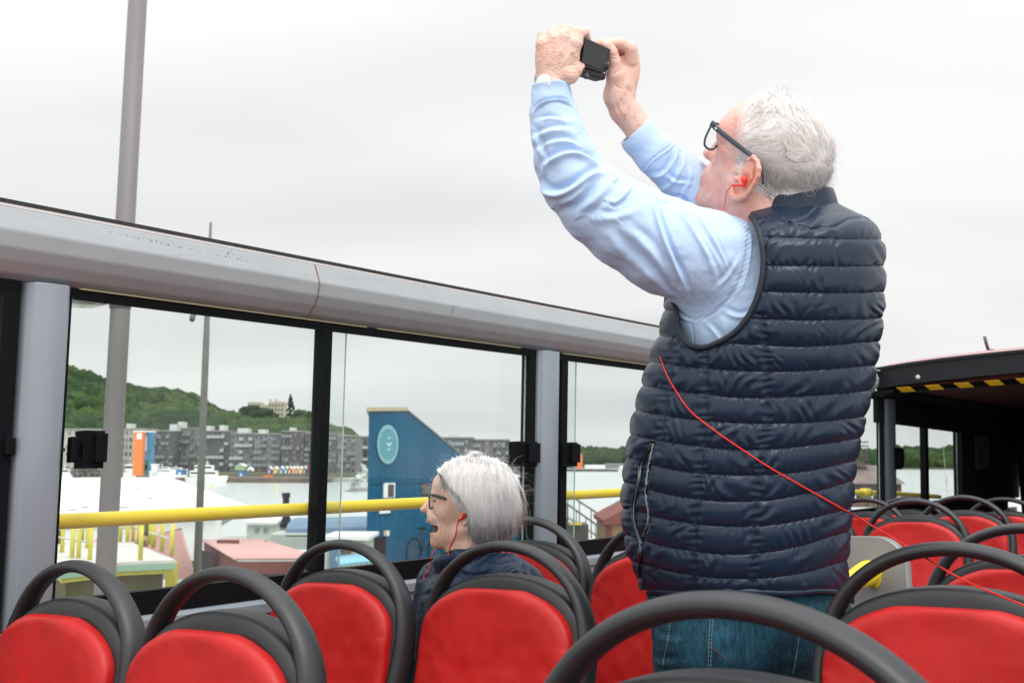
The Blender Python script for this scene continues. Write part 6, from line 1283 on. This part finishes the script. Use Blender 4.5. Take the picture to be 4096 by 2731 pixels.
R2 = R1.copy(); ll = (R1-c_); cF = c_+lv*170+fv*-4; R2 = cF+ll*np.array([1, 1, 1]); Vb, Fb = tube(warp(R2, DM), .0021, 8, False); mesh('rim', Vb, Fb, M_spec, gl)
Vb, Fb = tube(warp(spl([Hl(2880, 502, -40), Hl(2880, 506, 0), Hl(2888, 508, 40)], 12), DM), .0024, 8); mesh('bridge', Vb, Fb, M_spec, gl)
tp = spl([Hl(2848, 497, -142), Hl(2872, 520, -156), Hl(2930, 566, -168), Hl(2985, 608, -176), Hl(3012, 628, -180), Hl(3040, 660, -178), Hl(3050, 700, -172), Hl(3053, 738, -166)], 60)
Vb, Fb = tube(warp(tp, DM), np.stack([np.full(60, .0018), np.interp(np.arange(60), [0, 8, 35, 59], [.0058, .0048, .0040, .0034])], 1), 12, up=RW*0+np.array([0, 0, 1.])); te = mesh('temple', Vb, Fb, M_spec, gl)
Vb, Fb = tube(warp([Hl(2846, 493, -140), Hl(2860, 504, -146)], DM), [(.003, .0062), (.003, .0056)], 10, up=np.array([0, 0, 1.])); mesh('hinge_block', Vb, Fb, M_spec, gl)
P = Hl(2861, 512, -157); Vb, Fb = tube(warp([P, P+[7, 6, -3]], DM), .0019, 8); mesh('logo_bar', Vb, Fb, M_lip, te)
# ---- red earphones with cable
M_ear = mat('red_silicone', (.80, .035, .018), .35, spec=.5)
ep = thing('earphones', 'red earphone of the standing man with thin red cable crossing his vest', 'earphones', warp([H(2977, 720, -200)], DM)[0])
s = SDF((2925, 695, -240), (3000, 765, -120), 1.5); s.ell(H(2977, 718, -204), (14, 15, 13), RH); s.cap(H(2979, 724, -206), H(2976, 742, -206), 11, 8, 5); s.cap(H(2976, 741, -208), H(2930, 742, -196), 6, 5.5, 4); V, F = s.out(1); mesh('earbud', warp(V, DM), F, M_ear, ep)
cp = spl([H(2932, 742, -198), H(2912, 760, -180), H(2903, 790, -170), H(2900, 820, -168), H(2886, 850, -190), (2870, 900, -200)], 40); Vb, Fb = tube(warp(cp, DM), .0009, 6); mesh('cable', Vb, Fb, M_ear, ep)
cq = [(2640, 1425), (2664, 1490), (2700, 1556), (2760, 1640), (2840, 1706), (2960, 1790), (3080, 1868), (3200, 1937), (3330, 2010), (3390, 2044)]
P1 = on(T_v, cq, 7, 120); tail = spl([P1[-1], (3450, 2078, -420), (3640, 2190, -700), (3860, 2320, -980), (4096, 2420, -1300), (4300, 2520, -1600)], 50)
for o_ in (0, 3.2): Vb, Fb = tube(warp(np.concatenate([P1, tail[1:]])+[0, o_, 0], DM), .0009, 6); mesh('cable', Vb, Fb, M_ear, ep)
# ---- camera in his hands
dev = thing('camera', 'small black compact camera held up in both hands of the standing man', 'camera', warp([(2375, 230, 20)], DM)[0])
def slabq(name, q4, thick, m, par, bev=.002):
    q4 = np.array(q4, float); W_ = warp(q4, DM); n_ = np.cross(W_[1]-W_[0], W_[3]-W_[0]); n_ /= np.linalg.norm(n_); n_ *= np.sign(n_@FW); return MBld().prism(W_, n_*0, n_*thick).build(name, m, par, bevel=bev)
M_cam = mat('camera_black', (.012, .011, .013), .45, bump=(900, .15, .0004, 'noise'))
slabq('body', [(2324, 165, -44), (2438, 214, 74), (2424, 322, 70), (2312, 288, -48)], .028, M_cam, dev, .004)
scr = slabq('screen', [(2331, 146, -62), (2443, 199, 60), (2424, 296, 56), (2316, 262, -66)], .005, mat('screen_black', (.010, .008, .009), .12, spec=.6), dev, .001)
slabq('screen_glow', [(2340, 161, -66), (2435, 206, 50), (2419, 285, 46), (2326, 251, -68)], .0006, mat('screen_grey', (.022, .019, .020), .3), scr, 0)
Vb, Fb = tube(warp([(2416, 268, 44), (2417, 268, 60)], DM), .0085, 20); mesh('control_dial', Vb, Fb, M_cam, dev)
for x, y in ((2409, 292), (2417, 293)): Vb, Fb = tube(warp([(x, y, 46), (x, y, 54)], DM), .0016, 8); mesh('button', Vb, Fb, M_lip, dev)
Vb, Fb = tube(warp([(2345, 306, -42), (2346, 306, -34)], DM), .0055, 16); mesh('tripod_socket', Vb, Fb, M_side, dev)
c_ = warp([(2385, 235, 70)], DM)[0]; nd = np.cross(warp([(2438, 214, 74)], DM)[0]-warp([(2324, 165, -44)], DM)[0], warp([(2312, 288, -48)], DM)[0]-warp([(2324, 165, -44)], DM)[0]); nd /= np.linalg.norm(nd); nd *= np.sign(nd@FW); Vb, Fb = tube([c_, c_+nd*.03], .022, 24); mesh('lens_barrel', Vb, Fb, M_cam, dev)
# ---- wristwatch and ring
wa = thing('wristwatch', 'white faced wristwatch with grey strap on the wrist nearer the viewer', 'wristwatch', warp([(2200, 330, ZL)], DM)[0])
A = np.linspace(0, 2*pi, 49); W_ = np.array([(2206+66*cos(t), 322+6*cos(t)+14*sin(t), ZL-62*sin(t)) for t in A]); Vb, Fb = tube(warp(W_, DM), [(.0015, .0062)]*49, 8, False, up=np.array([0, 0, 1.])); mesh('strap', Vb, Fb, mat('strap_grey', (.26, .26, .29), .45), wa)
P = np.array([2174, 334, ZL-54]); nrm = np.array([-.52, -.30, -.80]); Vb, Fb = tube(warp([P, P+nrm*5, P+nrm*7], DM), [.0160, .0160, .0148], 32); cs = mesh('case', Vb, Fb, mat('white_metal', (.75, .75, .75), .25, metal=.3), wa); Vb, Fb = tube(warp([P+nrm*6.5, P+nrm*8], DM), .0132, 32); mesh('dial', Vb, Fb, M_white, cs)
rgn = thing('ring', 'thin gold ring on the ring finger of the nearer hand', 'ring', warp([(2216, 138, -60)], DM)[0]); W_ = np.array([(2216+26*cos(t), 140+5*cos(t)-6*sin(t)*1.2, -60-27*sin(t)) for t in A]); Vb, Fb = tube(warp(W_, DM), [(.0006, .0017)]*49, 8, False, up=np.array([0, 0, 1.])); mesh('band', Vb, Fb, mat('gold', (.75, .55, .3), .25, metal=1.), rgn)
# ------------------------------------------------------------------ the seated woman
DW = 2.50; MW = DW/FPX
wom = thing('person', 'seated person with white bob hair and navy quilted jacket, mouth open, facing the window', 'person', warp([(1930, 2760, 40)], DW)[0])
b = SDF((1660, 1820, -150), (2110, 2420, 150), 2.2); tw = .20
def K(x, y, l=0.): return np.array([x, y, tw*(1880-x)+l])
RY = np.array([[-.98, 0, tw], [0, -1, 0], [tw, 0, .98]]).T
b.ell((1900, 1985, 0), (158, 142, 116)); b.ell(K(1800, 1945), (72, 66, 84), RY, 20); b.ell(K(1800, 2040), (74, 92, 78), RY, 24)
b.ell(K(1748, 1985), (24, 34, 52), RY, 16)
b.cap(K(1730, 1990), K(1704, 2028), 10, 14, 10); b.ell(K(1699, 2037), (19, 14, 15), RY, 8); b.cap(K(1722, 2048, -13), K(1722, 2048, 13), 11, 11, 8); b.cap(K(1745, 2020), K(1722, 2046), 20, 16, 12)
b.ell(K(1752, 2076), (38, 32, 46), RY, 16); b.cap(K(1722, 2062, -16), K(1722, 2062, 16), 11, 11, 10); b.cap(K(1714, 2079, -15), K(1714, 2079, 15), 8, 8, 8); b.cap(K(1708, 2086, -12), K(1708, 2086, 12), 5, 5, 4)
b.ell(K(1762, 2150), (38, 30, 44), RY, 14); b.cap(K(1730, 2138, -18), K(1730, 2138, 18), 10, 10, 8); b.ell(K(1750, 2168), (27, 24, 30), RY, 12)
for g_ in (-1, 1): b.cap(K(1758, 2166, g_*8), K(1862, 2112, g_*66), 24, 26, 20); b.ell(K(1790, 2040, g_*52), (36, 30, 26), RY, 16)
b.ell(K(1800, 2118), (66, 52, 58), RY, 20)
b.ell(K(1706, 2108), (32, 11, 70), np.array([[.90, .43, 0], [-.43, .90, 0], [0, 0, 1.]]).T @ np.diag([1, 1, 1]), 4, True); b.ell(K(1716, 2119), (17, 9, 60), None, 4, True)
b.cap((1868, 2100, 10), (1885, 2380, 20), 78, 92, 24); b.cap(K(1800, 2165), (1870, 2230, 15), 34, 60, 24)
for g_ in (-1, 1): b.ell(K(1752, 2003, g_*36), (16, 14, 20), RY, 7, True); b.ell(K(1762, 2005, g_*36), (15, 14, 18), RY, 4); b.cap(K(1741, 1982, g_*14), K(1756, 1980, g_*58), 8, 6, 8)
b.ell(K(1857, 2066, -92), (20, 33, 8), RY, 5); b.chain([K(1850, 2046, -90), K(1858, 2036, -94), K(1872, 2044, -97), K(1876, 2064, -97), K(1868, 2086, -95), K(1858, 2094, -93), K(1851, 2086, -90)], [4, 5, 5, 5, 6, 9, 6], 3, 2); b.ell(K(1860, 2062, -100), (10, 13, 6), RY, 3, True)
b.ell(K(1857, 2066, 92), (20, 33, 8), RY, 5)
V, F = b.out(1); N_ = normals(V, F)
V = strokes(V, N_, [([(1726, 2052), (1740, 2068), (1750, 2092), (1756, 2112)], 5, 2.0, 'f'), ([(1768, 2060), (1772, 2100), (1766, 2140), (1762, 2170)], 6, 2.6, 'g'), ([(1785, 2090), (1786, 2130), (1780, 2165)], 5, 2.4, 'g'), ([(1800, 2110), (1798, 2140), (1790, 2168)], 5, 2.2, 'g'), ([(1770, 2012), (1785, 2018), (1798, 2020)], 3, 1.2, 'g'), ([(1800, 2175), (1820, 2195), (1850, 2205)], 6, 2, 'g'), ([(1748, 2150), (1742, 2160), (1745, 2170)], 4, 1.4, 'g')])
col = np.tile(np.array([.86, .58, .46]), (len(V), 1)); n1 = vnoise(V*[.03, .02, .03], 7)
col = lerp(col, np.array([.76, .42, .29]), .3+.5*n1); col = lerp(col, np.array([.72, .34, .28]), np.exp(-((V[:, 0]-1700)**2+(V[:, 1]-2038)**2)/18**2)*.5)
col = lerp(col, np.array([.50, .17, .14]), np.exp(-((V[:, 0]-1728)**2+(V[:, 1]-2140)**2)/13**2)*.55+np.exp(-((V[:, 0]-1708)**2+(V[:, 1]-2084)**2)/12**2)*.4)
col = lerp(col, np.array([.07, .015, .012]), inpoly(V[:, 0], V[:, 1], [(1714, 2098), (1748, 2100), (1754, 2113), (1746, 2128), (1718, 2130)])*(N_[:, 2] > -.75)*(.95))
mesh('body', warp(V, DW), F, M_skin, wom, True, attrs={'skin': col}); T_w = bvh(V, F)
# ---- bob: inner volume and strands falling from the crown
C0 = np.array([1915., 1985., 0.])
outl = np.array([(1756, 1912), (1744, 1893), (1752, 1868), (1790, 1840), (1840, 1826), (1890, 1822), (1946, 1826), (2009, 1838), (2056, 1882), (2084, 1940), (2095, 2020), (2086, 2085), (2052, 2135), (1998, 2152), (1925, 2148), (1880, 2132), (1866, 2100), (1858, 2058), (1838, 2022), (1812, 1996), (1788, 1966), (1768, 1932)])
s = SDF((1720, 1810, -190), (2120, 2180, 190), 3.0)
def bobfn(x, y, z):
    hw = np.interp(y.ravel(), [1822, 1850, 1900, 1980, 2060, 2110, 2160], [40, 95, 132, 150, 156, 148, 110])[None, :, None]
    X, Yg = np.meshgrid(x.ravel(), y.ravel(), indexing='ij'); d, _ = pdist(X.ravel(), Yg.ravel(), np.concatenate([spl(outl, 90), outl[:1]])); ins = inpoly(X.ravel(), Yg.ravel(), spl(outl, 90)); d2 = np.where(ins, -d, d).reshape(X.shape)[:, :, None]
    t = np.clip(-d2/np.interp(X, [1840, 1990], [24, 70])[:, :, None], 0, 1); lim = hw*np.sqrt(np.clip(1-(1-t)**2.2, 0, 1)); return np.maximum(d2, (np.abs(z-4)-lim)*.8)
s.put((1722, 1812, -185), (2115, 2175, 185), bobfn); s.ell((1905, 2110, 0), (44, 110, 66), None, 4, True) if False else None
V, F = s.out(3); N_ = normals(V, F); V = V-N_*5
sx2 = V[:, 0]-.22*(V[:, 1]-1850)+14*np.sin((V[:, 1]-1840)*.017+V[:, 0]*.012)
ridge = vnoise(np.stack([sx2*.060, V[:, 1]*.010], 1), 33)*5.5+vnoise(np.stack([sx2*.16, V[:, 1]*.014], 1), 34)*3.2+vnoise(np.stack([sx2*.4, V[:, 1]*.02], 1), 35)*1.2; V = V+N_*ridge[:, None]
M_hw = hairmat('silver_hair', (.66, .61, .58), (.98, .965, .95)); M_hb = mat('hair_base', (.90, .87, .85), .75, var=(55, .10, (1, 1, .15)))
mesh('hair_volume', warp(V, DW), F, M_hb, wom, True); T_h = BVHTree.FromPolygons([tuple(v) for v in V], [tuple(int(i) for i in f) for f in F])
g = np.random.default_rng(41); ns = 9000; K_ = 14
# root along the crown, target along the hem; strands are draped over the volume
cr = np.array([(1775, 1875), (1830, 1838), (1900, 1832), (1970, 1842), (2030, 1875)]); u = g.random(ns); start_ = g.random(ns)
hemp = spl([(1782, 1972), (1800, 2005), (1832, 2038), (1868, 2090), (1876, 2120), (1905, 2148), (1960, 2158), (2015, 2150), (2060, 2124), (2090, 2080)], 200)
u2 = np.clip(u+.10*np.sin(pi*u)*vnoise(np.stack([u*9, start_*4], 1), 19)+g.normal(0, .06, ns), 0, 1); R0_ = spl(cr, 200)[(u*199).astype(int)]+g.normal(0, 7, (ns, 2)); R1_ = hemp[(u2**.9*199).astype(int)]+g.normal(0, 9, (ns, 2)); R1_[:, 1] += 8*vnoise(np.stack([u2*60, u*0], 1), 3)
start = g.uniform(0, .72, ns)*(g.random(ns) < .62); stop = np.clip(start+g.uniform(.4, 1.0, ns), 0, 1.05)
side = np.where(g.random(ns) < .97, -1., 1.); P = np.zeros((ns, K_, 3)); ph = vnoise(np.stack([u*22, u*0], 1), 8)*2; off = g.uniform(0, 5.5, ns)
cl_ = vnoise(np.stack([u*70, start*3], 1), 12)
for k in range(K_):
    t = start+(stop-start)*k/(K_-1); bow = np.sin(t*pi)*(u-.35)*38
    x = R0_[:, 0]*(1-t)+R1_[:, 0]*t+bow+14*np.sin(t*4.2+ph*2+u*9)*t+12*cl_*t; y = R0_[:, 1]*(1-t)+R1_[:, 1]*t-6*np.sin(t*pi)
    for i in range(ns):
        o_ = (float(x[i]), float(y[i]), -2000. if side[i] < 0 else 2000.); r = T_h.ray_cast(o_, (0, 0, -side[i]))
        P[i, k] = (x[i], y[i], r[0][2]+side[i]*(off[i]+1.5) if r[0] is not None else np.nan)
for k in range(1, K_):
    m = np.isnan(P[:, k, 2]); P[m, k, 2] = P[m, k-1, 2]*.93
for k in range(K_-2, -1, -1):
    m = np.isnan(P[:, k, 2]); P[m, k, 2] = P[m, k+1, 2]*.93
ok = ~np.isnan(P).any((1, 2)); P = P[ok]
for _ in range(2): P[:, 1:-1] = .5*P[:, 1:-1]+.25*(P[:, :-2]+P[:, 2:])
# finer locks along the temple edge and ragged ends below the hem
Bd = spl([(1806, 1856), (1780, 1890), (1780, 1930), (1798, 1966), (1822, 1998), (1848, 2026), (1868, 2062), (1876, 2102), (1884, 2130)], 200); nb_ = 420; Q = np.zeros((nb_, K_, 3))
for i in range(nb_):
    a0 = g.uniform(0, .7); a1 = min(a0+g.uniform(.2, .5), 1.); o1, o2 = g.normal(5, 7), g.normal(2, 7); zl = None
    for k in range(K_):
        t = k/(K_-1); c_ = Bd[int((a0+(a1-a0)*t)*199)]; x, y = c_[0]+o1*(1-t)+o2*t+2*sin(t*5+i), c_[1]+o1*.3; r = T_h.ray_cast((x, y, -2000.), (0, 0, 1)); z1_ = r[0][2] if r[0] is not None else 999; z2_ = zhit(T_w, x, y, 999); zz_ = min(z1_, z2_); zz_ = zl if zz_ > 500 and zl is not None else zz_; zl = zz_ if zl is None else max(min(zz_, zl+9), zl-9); Q[i, k] = (x, y, zl-3)
Q = Q[np.abs(Q[:, :, 2]).max(1) < 400]; P = np.concatenate([P, Q])
# flyaway wisps round the outline
nf = 420; a = g.uniform(pi*.98, pi*2.12, nf); W_ = []
for i in range(nf):
    p = np.array([1912+176*cos(a[i]), 1978+150*sin(a[i]), g.uniform(-60, 60)]); d = np.array([cos(a[i]), sin(a[i]), 0])*.8+np.array([g.normal(0, .8), g.normal(0, .5), g.normal(0, .4)]); L0 = g.uniform(14, 42)*(1.5 if g.random() < .08 else 1); cu_ = g.normal(0, .9); pts = []
    for k in range(K_):
        t = k/(K_-1); dd_ = np.array([d[0]*cos(cu_*t*2)-d[1]*sin(cu_*t*2), d[0]*sin(cu_*t*2)+d[1]*cos(cu_*t*2), d[2]]); pts.append(p.copy()); p = p+dd_*L0/K_*1.2
    W_.append(pts)
tuft = []
for i in range(160):
    p = np.array([1884+g.normal(0, 9), 1836+g.normal(0, 3), g.uniform(-70, -20)]); d = np.array([.10+g.normal(0, .12), -1., 0]); pts = []
    for k in range(K_): t = k/(K_-1); pts.append(p.copy()); aa = t*t*2.2+g.normal(0, .02); p = p+np.array([d[0]*cos(aa)-d[1]*sin(aa), d[0]*sin(aa)+d[1]*cos(aa), 0])*3.0*(1+.2*g.random())
    tuft.append(pts)
hairmesh('hair', np.concatenate([P, np.array(W_), np.array(tuft)]), np.concatenate([g.uniform(.45, .95, len(P)), np.full(nf, .32), np.full(160, .5)]), M_hw, DW, wom, .5, C=(1915, 2010, 0), R=(180, 190, 150))
# ---- jacket
s = SDF((1560, 2150, -330), (2260, 2900, 330), 4.0)
s.ell((1905, 2560, 10), (250, 330, 215)); s.ell((1960, 2420, -60), (190, 180, 150), None, 50); s.ell((1860, 2420, 90), (180, 180, 150), None, 50)
s.chain([(2020, 2320, -110), (2070, 2360, -150), (2100, 2560, -180), (2040, 2740, -190), (1800, 2800, -150)], [112, 112, 92, 80, 66], 40, 20); s.chain([(1780, 2350, 160), (1720, 2560, 190), (1700, 2760, 160)], [120, 95, 70], 40, 20)
for i in range(20):
    a0, a1 = 2*pi*i/20, 2*pi*(i+1)/20; f_ = lambda a: (1868+108*cos(a), 2225-22*cos(a)+(26 if sin(a) > 0 else 0)*0, 8-100*sin(a)); s.cap(f_(a0), f_(a1), 26, 26, 16)
s.cap((1868, 2290, 8), (1880, 2380, 8), 118, 170, 40); s.cap((1868, 2160, 8), (1868, 2262, 8), 86, 84, 6, True)
V, F = s.out(2); N_ = normals(V, F)
lines = [([(1640, 2330+70*i), (1760, 2290+72*i), (1880, 2300+76*i), (2000, 2290+78*i)], 8, 8, 'g') for i in range(5)]+[([(1985, 2330), (2020, 2275), (2075, 2262), (2130, 2290), (2170, 2340)], 8, 7, 'g'), ([(2010, 2345), (2045, 2300), (2085, 2290), (2130, 2315)], 8, 6, 'g'), ([(1930, 2230), (1980, 2245), (2040, 2235)], 8, 7, 'g'), ([(1800, 2262), (1860, 2290), (1930, 2290), (1990, 2270)], 8, 6, 'g'), ([(1690, 2260), (1730, 2290), (1760, 2340)], 8, 6, 'g')]
V = strokes(V, N_, lines); w_ = np.sin(V[:, 0]*.12+V[:, 1]*.05+vnoise(V*[.015, .015, .015], 3)*5)*np.clip(.2+vnoise(V*[.02, .03, .02], 5), 0, 1)*4; V = V+N_*w_[:, None]
mesh('jacket', warp(V, DW), F, mat('jacket_nylon', (.010, .023, .052), .45, bump=[(3000, .1, .0003, 'noise')], spec=.35), wom, True); T_k = bvh(V, F)
s = SDF((1300, 2700, -300), (2150, 3750, 300), 9.0); s.ell((1900, 2850, 10), (210, 130, 210)); s.chain([(1860, 2860, -100), (1520, 2880, -120), (1500, 3400, -120)], [110, 85, 60], 30, 12); s.chain([(1860, 2860, 110), (1520, 2880, 120), (1500, 3400, 120)], [110, 85, 60], 30, 12); V, F = s.out(1); mesh('trousers', warp(V, DW), F, mat('dark_trousers', (.02, .022, .03), .9), wom, True)
# ---- her glasses and earphones
M_sp2 = mat('olive_frame', (.055, .058, .048), .4); g2 = thing('eyeglasses', 'olive grey framed eyeglasses worn by the seated woman', 'eyeglasses', warp([K(1735, 2000, -50)], DW)[0])
lens = [(1721, 1980), (1727, 1976), (1738, 1980), (1737, 2000), (1731, 2024), (1724, 2034), (1718, 2026), (1718, 2000)]; ll = np.interp([p_[0] for p_ in lens], [1717, 1738], [-72, -18])
R1 = spl([K(x, y, l) for (x, y), l in zip(lens, ll)]+[K(*lens[0], ll[0])], 60); Vb, Fb = tube(warp(R1, DW), .0019, 8, False); mesh('rim', Vb, Fb, M_sp2, g2)
c_ = R1.mean(0); mesh('lens', warp(np.concatenate([R1[:-1], [c_]]), DW), [(i, (i+1) % 59, 59) for i in range(59)], glassmat('lens_glass_b', (.93, .97, .94), 1.6), g2).modifiers.new('t', 'SOLIDIFY').thickness = .001
R2 = R1+np.array([tw*0-4, 0, 92]); Vb, Fb = tube(warp(R2, DW), .0019, 8, False); mesh('rim', Vb, Fb, M_sp2, g2); Vb, Fb = tube(warp(spl([K(1733, 1986, -16), K(1726, 1984, 0), K(1730, 1986, 16)], 8), DW), .002, 8); mesh('bridge', Vb, Fb, M_sp2, g2)
tp = spl([K(1728, 1979, -76), K(1750, 1984, -90), K(1790, 1996, -98), K(1830, 2012, -103), K(1858, 2030, -104)], 30); Vb, Fb = tube(warp(tp, DW), [(.0012, .0038)]*30, 10, up=np.array([0, 0, 1.])); mesh('temple', Vb, Fb, M_sp2, g2)
e2_ = thing('earphones', 'red earphone in the ear of the seated woman, cable falling to her collar', 'earphones', warp([K(1856, 2064, -104)], DW)[0])
s = SDF((1825, 2035, -150), (1880, 2095, -80), 1.2); s.ell(K(1856, 2060, -106), (10, 11, 9)); s.cap(K(1858, 2066, -107), K(1834, 2080, -102), 6, 4.5, 4); V, F = s.out(1); mesh('earbud', warp(V, DW), F, M_ear, e2_)
P = on(T_w, [(1834, 2080), (1828, 2100), (1824, 2130), (1814, 2160), (1802, 2180), (1797, 2196)], 3, 30); P2_ = on(T_k, [(1797, 2196), (1796, 2206), (1794, 2222)], 6, 10); Vb, Fb = tube(warp(np.concatenate([P, P2_[1:]]), DW), .0012, 6); mesh('cable', Vb, Fb, M_ear, e2_)
P = on(T_k, [(1744, 2194), (1730, 2210), (1726, 2232), (1722, 2262), (1708, 2288), (1696, 2302), (1698, 2318)], 6, 40); Vb, Fb = tube(warp(P, DW), .0012, 6); mesh('cable', Vb, Fb, M_ear, e2_)
P = on(T_k, [(1764, 2286), (1774, 2278), (1784, 2270)], 6, 8); Vb, Fb = tube(warp(P, DW), .0012, 6); mesh('cable', Vb, Fb, M_ear, e2_)
